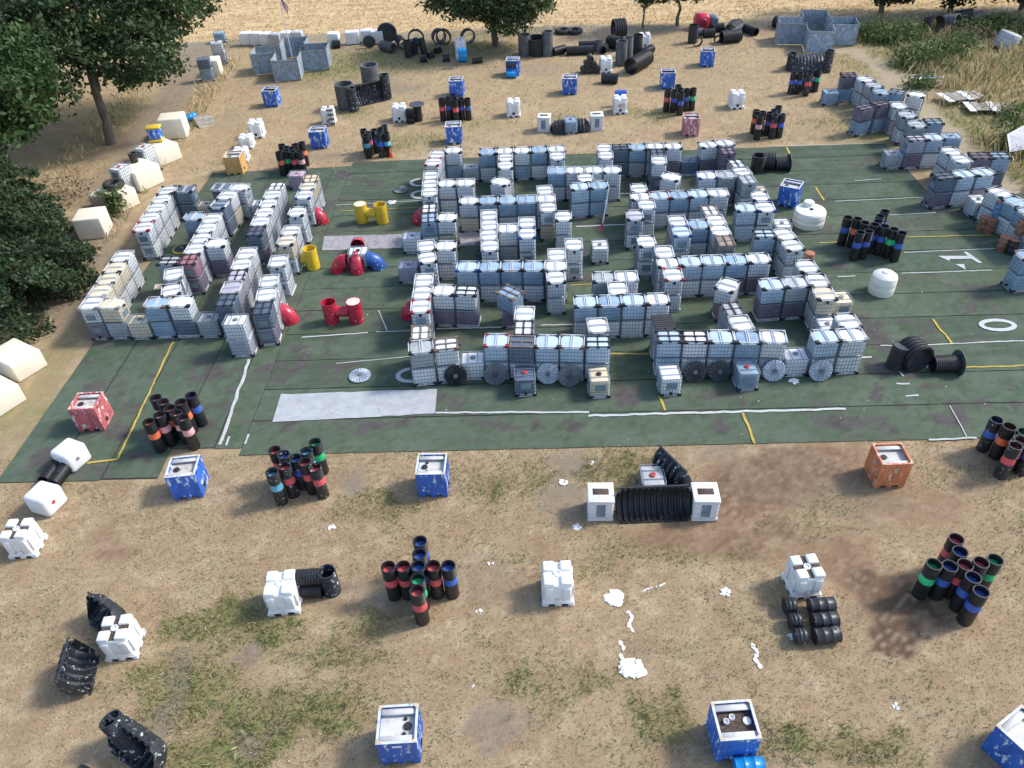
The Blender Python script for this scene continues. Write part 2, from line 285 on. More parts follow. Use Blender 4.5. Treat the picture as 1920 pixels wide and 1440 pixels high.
# ------------------------------------------------------------------ site survey: everything in metres, x right, y away
STACKS = [(-22.59, 49.03, 1.586, 2, ('pale', 'steel', 'black'), ('pale', 'up', 0), "left maze's outer back wall", 0, 5, 'y'),
(-22.57, 47.77, 1.586, 2, ('pale', 'steel', 'black'), ('pale', 'up', 0), "left maze's outer back wall", 1, 5, 'y'),
(-22.55, 46.51, 1.586, 2, ('pale', 'steel', 'grey'), ('pale', 'up', 0), "left maze's outer back wall", 2, 5, 'y'),
(-22.53, 45.26, 1.586, 2, ('pale', 'steel', 'grey'), ('pale', 'up', 0), "left maze's outer back wall", 3, 5, 'y'),
(-22.51, 44.0, 1.586, 2, ('pale', 'steel', 'red'), ('pale', 'up', 0), "left maze's outer back wall", 4, 5, 'y'),
(-21.39, 49.09, -0.049, 2, ('navy', 'steel', 'black'), ('navy', 0, 0), "left maze's far left corner", 0, 1, 'x'),
(-20.17, 48.84, -0.049, 1, ('pale', 'steel', 'grey'), ('cream', 0, 0), "low gap beside left maze's far corner", 0, 1, 'x'),
(-18.88, 49.07, -0.149, 2, ('navy', 'steel', 'grey'), ('pale', 'up', 0), "left maze's far wall", 0, 2, 'x'),
(-17.65, 48.9, -0.149, 2, ('pale', 'steel', 'grey'), ('pale', 'up', 0), "left maze's far wall", 1, 2, 'x'),
(-16.43, 48.57, -0.049, 1, ('pale', 'steel', 'grey'), ('pale', 'up', 0), "low gap right of left maze's far wall", 0, 1, 'x'),
(-18.2, 47.79, 1.427, 2, ('pale', 'steel', 'grey'), ('cream', 0, 0), "spur off left maze's far wall", 0, 2, 'y'),
(-18.37, 46.56, 1.427, 2, ('navy', 'steel', 'black'), ('navy', 0, 0), "spur off left maze's far wall", 1, 2, 'y'),
(-15.15, 48.76, 1.569, 2, ('pale', 'runner', 'dark'), ('pale', 'up', 0), "left maze's third inner wall", 0, 6, 'y'),
(-15.16, 47.53, 1.569, 2, ('pale', 'steel', 'grey'), ('pale', 'up', 0), "left maze's third inner wall", 1, 6, 'y'),
(-15.16, 46.3, 1.569, 2, ('pale', 'steel', 'black'), ('pale', 'up', 0), "left maze's third inner wall", 2, 6, 'y'),
(-15.16, 45.07, 1.569, 2, ('pale', 'steel', 'black'), ('pale', 'up', 0), "left maze's third inner wall", 3, 6, 'y'),
(-15.17, 43.84, 1.569, 2, ('pale', 'steel', 'grey'), ('pale', 'up', 0), "left maze's third inner wall", 4, 6, 'y'),
(-15.17, 42.61, 1.569, 2, ('navy', 'runner', 'dark'), ('plum', 0, 0), "left maze's third inner wall", 5, 6, 'y'),
(-14.7, 52.88, -0.049, 1, ('pale', 'steel', 'grey'), ('pink', 'up', 0), 'pink corner behind left maze', 0, 1, 'x'),
(-12.93, 49.72, 1.553, 2, ('cream', 'runner', 'brown'), ('pale', 'up', 0), "left maze's far right wall", 0, 3, 'y'),
(-12.96, 48.49, 1.553, 2, ('cream', 'steel', 'black'), ('pale', 'up', 0), "left maze's far right wall", 1, 3, 'y'),
(-12.98, 47.26, 1.553, 2, ('pale', 'steel', 'blue'), ('pale', 'up', 0), "left maze's far right wall", 2, 3, 'y'),
(-13.04, 44.88, 1.553, 2, ('pale', 'steel', 'black'), ('pale', 'up', 0), "left maze's right wall, lone stack", 0, 1, 'y'),
(-12.99, 42.47, 1.536, 2, ('pale', 'steel', 'grey'), ('pale', 'up', 0), "left maze's right wall, middle", 0, 2, 'y'),
(-13.03, 41.25, 1.536, 2, ('cream', 'steel', 'black'), ('pale', 'up', 0), "left maze's right wall, middle", 1, 2, 'y'),
(-13.06, 38.86, 1.553, 2, ('pale', 'steel', 'grey'), ('pale', 'up', 0), "left maze's right wall, near middle", 0, 1, 'y'),
(-13.13, 36.78, 1.641, 2, ('pale', 'steel', 'grey'), ('pale', 'up', 0), "left maze's right wall, near end", 0, 3, 'y'),
(-13.03, 35.43, 1.641, 2, ('pale', 'steel', 'grey'), ('pale', 'up', 0), "left maze's right wall, near end", 1, 3, 'y'),
(-12.94, 34.08, 1.641, 2, ('navy', 'runner', 'dark'), ('plum', 0, 0), "left maze's right wall, near end", 2, 3, 'y'),
(-22.57, 40.42, 1.584, 2, ('pale', 'steel', 'grey'), ('pale', 'up', 0), "left maze's near left wall", 0, 5, 'y'),
(-22.56, 39.19, 1.584, 2, ('cream', 'steel', 'black'), ('pale', 'up', 0), "left maze's near left wall", 1, 5, 'y'),
(-22.54, 37.96, 1.584, 2, ('cream', 'steel', 'black'), ('pale', 'up', 0), "left maze's near left wall", 2, 5, 'y'),
(-22.52, 36.73, 1.584, 2, ('cream', 'steel', 'grey'), ('pale', 'up', 0), "left maze's near left wall", 3, 5, 'y'),
(-22.52, 35.49, 1.584, 2, ('pale', 'steel', 'grey'), ('plum', 0, 0), "left maze's near left wall", 4, 5, 'y'),
(-21.4, 35.37, -0.049, 2, ('cream', 'steel', 'grey'), ('grey', 0, 0), "left maze's near left corner", 0, 1, 'x'),
(-20.17, 35.22, -0.049, 1, ('pale', 'steel', 'grey'), ('cream', 0, 0), "left maze's near wall, first gap", 0, 1, 'x'),
(-18.9, 35.23, -0.037, 2, ('blue', 'steel', 'brown'), ('blue', 0, 0), "left maze's near wall", 0, 2, 'x'),
(-17.6, 35.18, -0.037, 2, ('pale', 'steel', 'black'), ('navy', 0, 0), "left maze's near wall", 1, 2, 'x'),
(-16.34, 35.06, -0.049, 1, ('pale', 'steel', 'grey'), ('grey', 0, 0), "left maze's near wall, second gap", 0, 1, 'x'),
(-14.14, 33.13, -0.049, 2, ('pale', 'up', 'black'), ('lilac', 0, 0), 'bright lone stack before left maze', 0, 1, 'x'),
(-18.84, 38.1, 1.784, 2, ('pale', 'steel', 'grey'), ('pale', 'up', 0), 'left maze, behind its near wall', 0, 2, 'y'),
(-18.47, 36.38, 1.784, 2, ('pale', 'steel', 'black'), ('pale', 'up', 0), 'left maze, behind its near wall', 1, 2, 'y'),
(-19.57, 39.63, -0.049, 2, ('grey', 'runner', 'dark'), ('pale', 'up', 0), 'left maze, black topped pocket', 0, 1, 'x'),
(-18.37, 44.61, 1.564, 2, ('pale', 'steel', 'grey'), ('pale', 'up', 0), "left maze's first inner wall", 0, 5, 'y'),
(-18.38, 43.36, 1.564, 2, ('pale', 'steel', 'grey'), ('pale', 'up', 0), "left maze's first inner wall", 1, 5, 'y'),
(-18.39, 42.1, 1.564, 2, ('pale', 'steel', 'black'), ('pale', 'up', 0), "left maze's first inner wall", 2, 5, 'y'),
(-18.41, 40.85, 1.564, 2, ('pale', 'steel', 'grey'), ('pale', 'up', 0), "left maze's first inner wall", 3, 5, 'y'),
(-18.4, 39.6, 1.564, 2, ('red', 'runner', 'dark'), ('plum', 0, 0), "left maze's first inner wall", 4, 5, 'y'),
(-19.63, 45.0, -0.049, 2, ('blue', 'steel', 'black'), ('plum', 0, 0), "left maze's upper pocket", 0, 1, 'x'),
(-17.26, 41.38, -0.049, 2, ('pale', 'steel', 'black'), ('plum', 0, 0), "left maze's purple based pocket", 0, 1, 'x'),
(-15.15, 39.99, 1.58, 2, ('pale', 'steel', 'grey'), ('pale', 'up', 0), "left maze's second inner wall", 0, 5, 'y'),
(-15.14, 38.76, 1.58, 2, ('pale', 'steel', 'grey'), ('pale', 'up', 0), "left maze's second inner wall", 1, 5, 'y'),
(-15.13, 37.53, 1.58, 2, ('lilac', 'runner', 'dark'), ('pale', 'up', 0), "left maze's second inner wall", 2, 5, 'y'),
(-15.12, 36.3, 1.58, 2, ('lilac', 'steel', 'grey'), ('pale', 'up', 0), "left maze's second inner wall", 3, 5, 'y'),
(-15.11, 35.07, 1.58, 2, ('navy', 'runner', 'dark'), ('navy', 0, 0), "left maze's second inner wall", 4, 5, 'y'),
(-4.45, 52.52, 1.397, 2, ('pale', 'steel', 'grey'), ('pale', 'up', 0), "middle maze's left wall, far end", 0, 2, 'y'),
(-4.65, 51.29, 1.397, 2, ('pale', 'steel', 'red'), ('pale', 'up', 0), "middle maze's left wall, far end", 1, 2, 'y'),
(-4.73, 49.13, 1.58, 2, ('pale', 'steel', 'grey'), ('pale', 'up', 0), "middle maze's left wall, upper run", 0, 3, 'y'),
(-4.72, 47.9, 1.58, 2, ('pale', 'steel', 'grey'), ('pale', 'up', 0), "middle maze's left wall, upper run", 1, 3, 'y'),
(-4.71, 46.67, 1.58, 2, ('pale', 'steel', 'grey'), ('pale', 'up', 0), "middle maze's left wall, upper run", 2, 3, 'y'),
(-4.6, 44.36, 1.587, 2, ('pale', 'runner', 'dark'), ('pale', 'up', 0), "middle maze's left wall, banded pair", 0, 2, 'y'),
(-4.59, 43.11, 1.587, 2, ('blue', 'runner', 'dark'), ('pale', 'up', 0), "middle maze's left wall, banded pair", 1, 2, 'y'),
(-3.3, 53.11, -0.049, 2, ('pale', 'steel', 'black'), ('blue', 0, 0), "middle maze's far left corner", 0, 1, 'x'),
(-2.09, 52.5, -0.049, 1, ('pale', 'steel', 'grey'), ('grey', 0, 0), "middle maze's far wall gap", 0, 1, 'x'),
(-0.86, 52.51, -0.031, 2, ('blue', 'steel', 'black'), ('pale', 'up', 0), "middle maze's far wall", 0, 5, 'x'),
(0.37, 52.48, -0.031, 2, ('pale', 'steel', 'black'), ('pale', 'up', 0), "middle maze's far wall", 1, 5, 'x'),
(1.6, 52.44, -0.031, 2, ('pale', 'steel', 'black'), ('blue', 0, 0), "middle maze's far wall", 2, 5, 'x'),
(2.83, 52.4, -0.031, 2, ('blue', 'steel', 'black'), ('pale', 'up', 0), "middle maze's far wall", 3, 5, 'x'),
(4.06, 52.36, -0.031, 2, ('pale', 'steel', 'grey'), ('pale', 'up', 0), "middle maze's far wall", 4, 5, 'x'),
(0.41, 51.35, 1.542, 2, ('pale', 'steel', 'grey'), ('pale', 'up', 0), "spur off middle maze's far wall", 0, 2, 'y'),
(0.37, 50.12, 1.542, 2, ('pale', 'steel', 'black'), ('pale', 'up', 0), "spur off middle maze's far wall", 1, 2, 'y'),
(4.02, 51.16, 1.553, 2, ('pale', 'steel', 'grey'), ('pale', 'up', 0), "middle maze's far right corner spur", 0, 1, 'y'),
(3.81, 48.88, -0.107, 2, ('blue', 'steel', 0), ('pale', 'up', 0), "middle maze's second wall", 0, 4, 'x'),
(5.03, 48.75, -0.107, 2, ('pale', 'steel', 'grey'), ('pale', 'up', 0), "middle maze's second wall", 1, 4, 'x'),
(6.26, 48.62, -0.107, 2, ('pale', 'steel', 'grey'), ('pale', 'up', 0), "middle maze's second wall", 2, 4, 'x'),
(7.48, 48.48, -0.107, 2, ('pale', 'steel', 'black'), ('pale', 'up', 0), "middle maze's second wall", 3, 4, 'x'),
(5.59, 47.51, 1.553, 2, ('pale', 'steel', 'black'), ('pale', 'up', 0), 'middle maze, stub behind blue pair', 0, 1, 'y'),
(5.07, 46.31, 0.069, 2, ('sky', 'steel', 'black'), ('sky', 0, 0), "middle maze's blue pair", 0, 2, 'x'),
(6.3, 46.36, 0.069, 2, ('blue', 'steel', 'black'), ('blue', 0, 0), "middle maze's blue pair", 1, 2, 'x'),
(-3.59, 47.79, -0.038, 2, ('pale', 'steel', 'black'), ('pale', 'up', 0), "middle maze's upper left pair", 0, 2, 'x'),
(-2.35, 47.75, -0.038, 2, ('pale', 'steel', 'grey'), ('pale', 'up', 0), "middle maze's upper left pair", 1, 2, 'x'),
(-2.12, 45.13, -0.059, 2, ('pale', 'steel', 'black'), ('cream', 0, 0), "middle maze's third wall", 0, 5, 'x'),
(-0.89, 45.06, -0.059, 2, ('blue', 'steel', 'black'), ('pale', 'up', 0), "middle maze's third wall", 1, 5, 'x'),
(0.34, 44.98, -0.059, 2, ('blue', 'steel', 'black'), ('pale', 'up', 0), "middle maze's third wall", 2, 5, 'x'),
(1.57, 44.91, -0.059, 2, ('blue', 'steel', 0), ('pale', 'up', 0), "middle maze's third wall", 3, 5, 'x'),
(2.79, 44.84, -0.059, 2, ('pale', 'steel', 'grey'), ('pale', 'up', 0), "middle maze's third wall", 4, 5, 'x'),
(2.8, 46.05, 1.553, 2, ('pale', 'steel', 'grey'), ('pale', 'up', 0), "middle maze, behind third wall's end", 0, 1, 'y'),
(2.83, 43.66, 1.553, 2, ('pale', 'steel', 'grey'), ('cream', 0, 0), "middle maze, before third wall's end", 0, 1, 'y'),
(3.7, 42.4, 1.553, 2, ('pale', 'steel', 'black'), ('pale', 'up', 0), "middle maze's tall pale post", 0, 1, 'y'),
(-0.86, 43.08, 1.57, 2, ('pale', 'steel', 'grey'), ('pale', 'up', 0), "middle maze's long central spine", 0, 4, 'y'),
(-0.86, 41.84, 1.57, 2, ('pale', 'steel', 'grey'), ('pale', 'up', 0), "middle maze's long central spine", 1, 4, 'y'),
(-0.89, 40.6, 1.57, 2, ('pale', 'steel', 'grey'), ('pale', 'up', 0), "middle maze's long central spine", 2, 4, 'y'),
(-0.86, 39.35, 1.57, 2, ('pale', 'steel', 'grey'), ('pale', 'up', 0), "middle maze's long central spine", 3, 4, 'y'),
(0.26, 41.28, -0.049, 2, ('pale', 'steel', 'grey'), ('grey', 0, 0), 'middle maze, right of the spine', 0, 1, 'x'),
(1.41, 41.87, 1.541, 2, ('pale', 'steel', 'grey'), ('pale', 'up', 0), "middle maze's blue cornered spur", 0, 2, 'y'),
(1.37, 40.57, 1.541, 2, ('pale', 'steel', 'blue'), ('pale', 'up', 0), "middle maze's blue cornered spur", 1, 2, 'y'),
(-5.73, 42.89, -0.049, 1, ('pale', 'steel', 'grey'), ('pale', 'up', 0), 'low unit left of middle maze', 0, 1, 'x'),
(-3.46, 43.09, -0.049, 2, ('pale', 'steel', 'black'), ('cream', 0, 0), 'middle maze, beside banded pair', 0, 1, 'x'),
(-4.57, 39.72, 1.705, 2, ('pale', 'steel', 'grey'), ('pale', 'up', 0), "middle maze's left wall, mid run", 0, 2, 'y'),
(-4.42, 38.38, 1.705, 2, ('pale', 'steel', 'black'), ('pale', 'up', 0), "middle maze's left wall, mid run", 1, 2, 'y'),
(-3.42, 39.62, -0.049, 2, ('pale', 'steel', 'black'), ('pale', 'up', 0), 'middle maze, beside mid left wall', 0, 1, 'x'),
(-5.71, 39.46, -0.049, 1, ('pale', 'steel', 'grey'), ('lilac', 0, 0), 'lilac low unit left of middle maze', 0, 1, 'x'),
(-4.5, 36.0, 1.554, 2, ('pale', 'steel', 'grey'), ('pale', 'up', 0), "middle maze's left wall, lower run", 0, 3, 'y'),
(-4.53, 34.76, 1.554, 2, ('pale', 'steel', 'grey'), ('pale', 'up', 0), "middle maze's left wall, lower run", 1, 3, 'y'),
(-4.54, 33.51, 1.554, 2, ('pale', 'steel', 'red'), ('pale', 'up', 0), "middle maze's left wall, lower run", 2, 3, 'y'),
(-4.4, 31.17, 1.553, 2, ('pale', 'runner', 'brown'), ('pale', 'up', 0), "middle maze's left wall, near end", 0, 1, 'y'),
(-2.12, 37.19, -0.091, 2, ('sky', 'steel', 'blue'), ('pale', 'up', 0), "middle maze's fourth wall", 0, 5, 'x'),
(-0.89, 37.08, -0.091, 2, ('blue', 'steel', 'black'), ('pale', 'up', 0), "middle maze's fourth wall", 1, 5, 'x'),
(0.33, 36.97, -0.091, 2, ('blue', 'steel', 'black'), ('pale', 'up', 0), "middle maze's fourth wall", 2, 5, 'x'),
(1.56, 36.86, -0.091, 2, ('blue', 'steel', 'black'), ('pale', 'up', 0), "middle maze's fourth wall", 3, 5, 'x'),
(2.79, 36.75, -0.091, 2, ('pale', 'steel', 'grey'), ('pale', 'up', 0), "middle maze's fourth wall", 4, 5, 'x'),
(2.92, 37.93, 1.553, 2, ('pale', 'steel', 'grey'), ('pale', 'up', 0), "middle maze, behind fourth wall's end", 0, 1, 'y'),
(2.68, 35.57, 1.553, 2, ('pale', 'steel', 'black'), ('pale', 'up', 0), "middle maze, before fourth wall's end", 0, 1, 'y'),
(3.98, 38.96, 1.553, 2, ('pale', 'steel', 'grey'), ('pale', 'up', 0), "middle maze's labelled lone post", 0, 1, 'y'),
(5.72, 40.55, 1.553, 1, ('pale', 'steel', 'grey'), ('pale', 'up', 0), 'open court around the white pole', 0, 1, 'y'),
(-3.39, 34.89, -0.148, 2, ('pale', 'steel', 'black'), ('plum', 0, 0), "middle maze's purple based pair", 0, 2, 'x'),
(-2.17, 34.71, -0.148, 2, ('pale', 'runner', 'dark'), ('plum', 0, 0), "middle maze's purple based pair", 1, 2, 'x'),
(0.84, 32.3, 1.487, 2, ('pale', 'steel', 'grey'), ('pale', 'up', 0), 'middle maze, behind front wall', 0, 2, 'y'),
(0.75, 31.08, 1.487, 2, ('pale', 'runner', 'dark'), ('pale', 'up', 0), 'middle maze, behind front wall', 1, 2, 'y'),
(-4.35, 29.98, 0.086, 2, ('grey', 'steel', 'black'), ('pale', 'up', 0), "middle maze's front wall, left end", 0, 2, 'x'),
(-3.12, 30.08, 0.086, 2, ('pale', 'runner', 'brown'), ('pale', 'up', 0), "middle maze's front wall, left end", 1, 2, 'x'),
(-1.88, 30.21, -0.049, 1, ('pale', 'steel', 'grey'), ('pale', 'up', 0), "middle maze's front wall gap", 0, 1, 'x'),
(-0.65, 30.17, -0.116, 2, ('sky', 'steel', 'red'), ('pale', 'up', 0), "middle maze's front wall", 0, 5, 'x'),
(0.57, 29.95, -0.116, 2, ('navy', 'runner', 'brown'), ('pale', 'up', 0), "middle maze's front wall", 1, 5, 'x'),
(1.8, 29.88, -0.116, 2, ('sky', 'steel', 'black'), ('pale', 'up', 0), "middle maze's front wall", 2, 5, 'x'),
(3.02, 29.74, -0.116, 2, ('sky', 'steel', 'brown'), ('pale', 'up', 0), "middle maze's front wall", 3, 5, 'x'),
(4.25, 29.6, -0.116, 2, ('sky', 'runner', 'dark'), ('pale', 'up', 0), "middle maze's front wall", 4, 5, 'x'),
(4.42, 30.95, 1.553, 2, ('pale', 'steel', 'grey'), ('pale', 'up', 0), "middle maze, behind front wall's end", 0, 1, 'y'),
(4.03, 33.13, -0.042, 2, ('sky', 'steel', 'black'), ('pale', 'up', 0), "middle maze's blue court wall", 0, 4, 'x'),
(5.26, 33.05, -0.042, 2, ('blue', 'steel', 'black'), ('pale', 'up', 0), "middle maze's blue court wall", 1, 4, 'x'),
(6.49, 33.01, -0.042, 2, ('sky', 'steel', 'black'), ('pale', 'up', 0), "middle maze's blue court wall", 2, 4, 'x'),
(7.72, 32.98, -0.042, 2, ('pale', 'steel', 'black'), ('pale', 'up', 0), "middle maze's blue court wall", 3, 4, 'x'),
(5.25, 35.34, -0.07, 2, ('grey', 'steel', 'black'), ('pale', 'up', 0), "middle maze's short court wall", 0, 2, 'x'),
(6.48, 35.27, -0.07, 2, ('pale', 'steel', 'grey'), ('pale', 'up', 0), "middle maze's short court wall", 1, 2, 'x'),
(5.84, 34.16, 1.553, 2, ('pale', 'steel', 'grey'), ('pale', 'up', 0), "spur off middle maze's short wall", 0, 1, 'y'),
(7.4, 52.08, 1.468, 2, ('pale', 'steel', 'grey'), ('pale', 'up', 0), "right maze's far left stub", 0, 2, 'y'),
(7.36, 50.85, 1.468, 2, ('pale', 'steel', 'grey'), ('pale', 'up', 0), "right maze's far left stub", 1, 2, 'y'),
(8.52, 52.02, -0.068, 2, ('navy', 'runner', 'dark'), ('navy', 0, 0), "right maze's far wall", 0, 4, 'x'),
(9.75, 51.94, -0.068, 2, ('blue', 'steel', 'black'), ('grey', 0, 0), "right maze's far wall", 1, 4, 'x'),
(10.98, 51.92, -0.068, 2, ('pale', 'steel', 'grey'), ('pale', 'up', 0), "right maze's far wall", 2, 4, 'x'),
(12.21, 51.78, -0.068, 2, ('pale', 'steel', 'black'), ('plum', 0, 0), "right maze's far wall", 3, 4, 'x'),
(10.96, 50.79, 1.473, 2, ('navy', 'runner', 'dark'), ('pale', 'up', 0), "spur off right maze's far wall", 0, 2, 'y'),
(10.83, 49.56, 1.473, 2, ('pale', 'steel', 'grey'), ('navy', 0, 0), "spur off right maze's far wall", 1, 2, 'y'),
(13.43, 51.66, -0.049, 1, ('pale', 'steel', 'grey'), ('navy', 'up', 0), "right maze's dark far gap", 0, 1, 'x'),
(14.67, 51.7, 0.129, 2, ('pale', 'steel', 'black'), ('plum', 0, 0), "right maze's far right wall", 0, 2, 'x'),
(15.9, 51.84, 0.129, 2, ('pale', 'steel', 'grey'), ('pale', 'up', 0), "right maze's far right wall", 1, 2, 'x'),
(15.72, 50.48, 1.553, 2, ('plum', 'runner', 'dark'), ('navy', 0, 0), "right maze's outer wall, far end", 0, 1, 'y'),
(15.83, 48.42, 1.649, 2, ('pale', 'runner', 'dark'), ('pale', 'up', 0), "right maze's outer wall, upper run", 0, 3, 'y'),
(15.89, 47.19, 1.649, 2, ('pale', 'steel', 'grey'), ('pale', 'up', 0), "right maze's outer wall, upper run", 1, 3, 'y'),
(15.9, 45.96, 1.649, 2, ('grey', 'runner', 'grey'), ('pale', 'up', 0), "right maze's outer wall, upper run", 2, 3, 'y'),
(16.95, 46.5, 1.553, 1, ('pale', 'steel', 'grey'), ('cream', 0, 0), "right maze's outer wall, cream gap", 0, 1, 'y'),
(16.05, 43.6, 1.511, 2, ('pale', 'steel', 'black'), ('pale', 'up', 0), "right maze's outer wall, middle", 0, 2, 'y'),
(15.97, 42.2, 1.511, 2, ('pale', 'steel', 'blue'), ('pale', 'up', 0), "right maze's outer wall, middle", 1, 2, 'y'),
(14.81, 42.23, -0.049, 2, ('sky', 'steel', 'black'), ('sky', 0, 0), 'right maze, left of blue corners', 0, 1, 'x'),
(13.48, 46.9, -0.039, 2, ('pale', 'steel', 'blue'), ('pale', 'up', 0), "right maze's second wall", 0, 2, 'x'),
(14.71, 46.85, -0.039, 2, ('grey', 'steel', 'grey'), ('plum', 0, 0), "right maze's second wall", 1, 2, 'x'),
(8.81, 45.58, 1.553, 2, ('pale', 'steel', 'black'), ('pale', 'up', 0), "right maze's left wall, far stub", 0, 1, 'y'),
(8.7, 44.44, -0.011, 2, ('pale', 'steel', 'black'), ('pale', 'up', 0), "right maze's third wall", 0, 5, 'x'),
(9.93, 44.42, -0.011, 2, ('sky', 'steel', 'red'), ('pale', 'up', 0), "right maze's third wall", 1, 5, 'x'),
(11.16, 44.4, -0.011, 2, ('blue', 'steel', 'black'), ('pale', 'up', 0), "right maze's third wall", 2, 5, 'x'),
(12.39, 44.39, -0.011, 2, ('sky', 'steel', 'black'), ('pale', 'up', 0), "right maze's third wall", 3, 5, 'x'),
(13.62, 44.37, -0.011, 2, ('pale', 'steel', 'grey'), ('pale', 'up', 0), "right maze's third wall", 4, 5, 'x'),
(8.93, 43.3, 1.553, 2, ('pale', 'steel', 'grey'), ('pale', 'up', 0), "spur off right maze's third wall", 0, 1, 'y'),
(8.0, 42.03, 1.553, 2, ('lilac', 'steel', 'black'), ('pale', 'up', 0), "right maze's left wall, lone post", 0, 1, 'y'),
(8.16, 38.85, 1.553, 2, ('pale', 'steel', 'black'), ('pale', 'up', 0), "right maze's left wall, labelled post", 0, 1, 'y'),
(8.95, 37.59, 1.553, 2, ('pale', 'steel', 'grey'), ('pale', 'up', 0), "right maze, behind fourth wall's start", 0, 1, 'y'),
(8.96, 36.46, -0.024, 2, ('pale', 'steel', 'black'), ('pale', 'up', 0), "right maze's fourth wall", 0, 5, 'x'),
(10.2, 36.47, -0.024, 2, ('sky', 'steel', 'black'), ('pale', 'up', 0), "right maze's fourth wall", 1, 5, 'x'),
(11.44, 36.44, -0.024, 2, ('sky', 'steel', 'grey'), ('pale', 'up', 0), "right maze's fourth wall", 2, 5, 'x'),
(12.69, 36.41, -0.024, 2, ('blue', 'steel', 'black'), ('plum', 0, 0), "right maze's fourth wall", 3, 5, 'x'),
(13.93, 36.38, -0.024, 2, ('pale', 'steel', 'black'), ('plum', 0, 0), "right maze's fourth wall", 4, 5, 'x'),
(8.99, 35.23, 1.553, 2, ('pale', 'steel', 'red'), ('pale', 'up', 0), "right maze, before fourth wall's start", 0, 1, 'y'),
(10.4, 41.04, 1.576, 2, ('pale', 'steel', 'grey'), ('cream', 0, 0), "right maze's blue cornered pair", 0, 2, 'y'),
(10.36, 39.79, 1.576, 2, ('sky', 'steel', 'blue'), ('pale', 'up', 0), "right maze's blue cornered pair", 1, 2, 'y'),
(11.52, 40.52, -0.049, 2, ('blue', 'steel', 'black'), ('pale', 'up', 0), "right maze's inner pale stack", 0, 1, 'x'),
(12.58, 42.11, 1.578, 2, ('pale', 'runner', 'brown'), ('pale', 'up', 0), "right maze's brown ended spine", 0, 4, 'y'),
(12.66, 40.88, 1.578, 2, ('pale', 'steel', 'grey'), ('pale', 'up', 0), "right maze's brown ended spine", 1, 4, 'y'),
(12.62, 39.65, 1.578, 2, ('pale', 'steel', 'grey'), ('pale', 'up', 0), "right maze's brown ended spine", 2, 4, 'y'),
(12.61, 38.42, 1.578, 2, ('rust', 'runner', 'brown'), ('pale', 'up', 0), "right maze's brown ended spine", 3, 4, 'y'),
(14.99, 38.99, -0.049, 2, ('sky', 'runner', 'dark'), ('pale', 'up', 0), "right maze's black barred stack", 0, 1, 'x'),
(17.11, 41.95, 1.553, 1, ('pale', 'steel', 'grey'), ('pale', 'up', 0), "right maze's outer wall, white gap", 0, 1, 'y'),
(16.11, 38.81, 1.664, 2, ('pale', 'steel', 'grey'), ('pale', 'up', 0), "right maze's outer wall, middle near", 0, 2, 'y'),
(16.17, 37.57, 1.664, 2, ('pale', 'steel', 'black'), ('pale', 'up', 0), "right maze's outer wall, middle near", 1, 2, 'y'),
(16.26, 35.31, 1.553, 2, ('pale', 'steel', 'black'), ('pale', 'up', 0), "right maze's outer wall, near post", 0, 1, 'y'),
(16.34, 33.91, 1.521, 2, ('pale', 'steel', 'black'), ('pale', 'up', 0), "right maze's outer wall, near run", 0, 2, 'y'),
(16.28, 32.68, 1.521, 2, ('cream', 'steel', 'black'), ('pale', 'up', 0), "right maze's outer wall, near run", 1, 2, 'y'),
(17.77, 33.71, 1.553, 1, ('pale', 'steel', 'grey'), ('cream', 'up', 0), 'low unit outside right maze', 0, 1, 'y'),
(13.9, 33.8, 0.033, 2, ('sky', 'steel', 'black'), ('plum', 0, 0), "right maze's purple based pair", 0, 2, 'x'),
(15.18, 33.84, 0.033, 2, ('grey', 'steel', 'black'), ('plum', 0, 0), "right maze's purple based pair", 1, 2, 'x'),
(16.25, 31.45, 1.553, 1, ('pale', 'steel', 'grey'), ('pale', 'up', 0), "right maze's outer wall, low gap", 0, 1, 'y'),
(16.57, 30.21, 1.553, 2, ('pale', 'steel', 'black'), ('pale', 'up', 0), "right maze's outer wall, last post", 0, 1, 'y'),
(7.68, 30.94, 1.553, 2, ('pale', 'bare', 'dark'), ('pale', 'up', 0), 'right maze, bare pallet stack', 0, 1, 'y'),
(7.74, 29.73, -0.099, 2, ('sky', 'runner', 'dark'), ('sky', 0, 0), "right maze's front wall", 0, 5, 'x'),
(8.97, 29.61, -0.099, 2, ('pale', 'runner', 'dark'), ('pale', 'up', 0), "right maze's front wall", 1, 5, 'x'),
(10.19, 29.49, -0.099, 2, ('sky', 'steel', 'black'), ('pale', 'up', 0), "right maze's front wall", 2, 5, 'x'),
(11.42, 29.36, -0.099, 2, ('blue', 'steel', 'black'), ('pale', 'up', 0), "right maze's front wall", 3, 5, 'x'),
(12.65, 29.24, -0.099, 2, ('pale', 'steel', 'grey'), ('lilac', 0, 0), "right maze's front wall", 4, 5, 'x'),
(13.87, 29.14, -0.049, 1, ('pale', 'steel', 'grey'), ('pale', 'up', 0), "right maze's front wall gap", 0, 1, 'x'),
(15.1, 29.09, 0.017, 2, ('sky', 'steel', 'black'), ('pale', 'up', 0), "right maze's front wall, right end", 0, 2, 'x'),
(16.36, 29.09, 0.017, 2, ('pale', 'steel', 'grey'), ('pale', 'up', 0), "right maze's front wall, right end", 1, 2, 'x'),
(11.33, 31.74, 1.638, 2, ('grey', 'runner', 'dark'), ('pale', 'up', 0), 'right maze, behind front wall', 0, 2, 'y'),
(11.4, 30.51, 1.638, 2, ('pale', 'steel', 'grey'), ('pale', 'up', 0), 'right maze, behind front wall', 1, 2, 'y'),
(27.61, 63.27, -0.049, 1, ('pale', 'steel', 'grey'), ('blue', 'up', 0), "diagonal wall's far tip", 0, 1, 'x'),
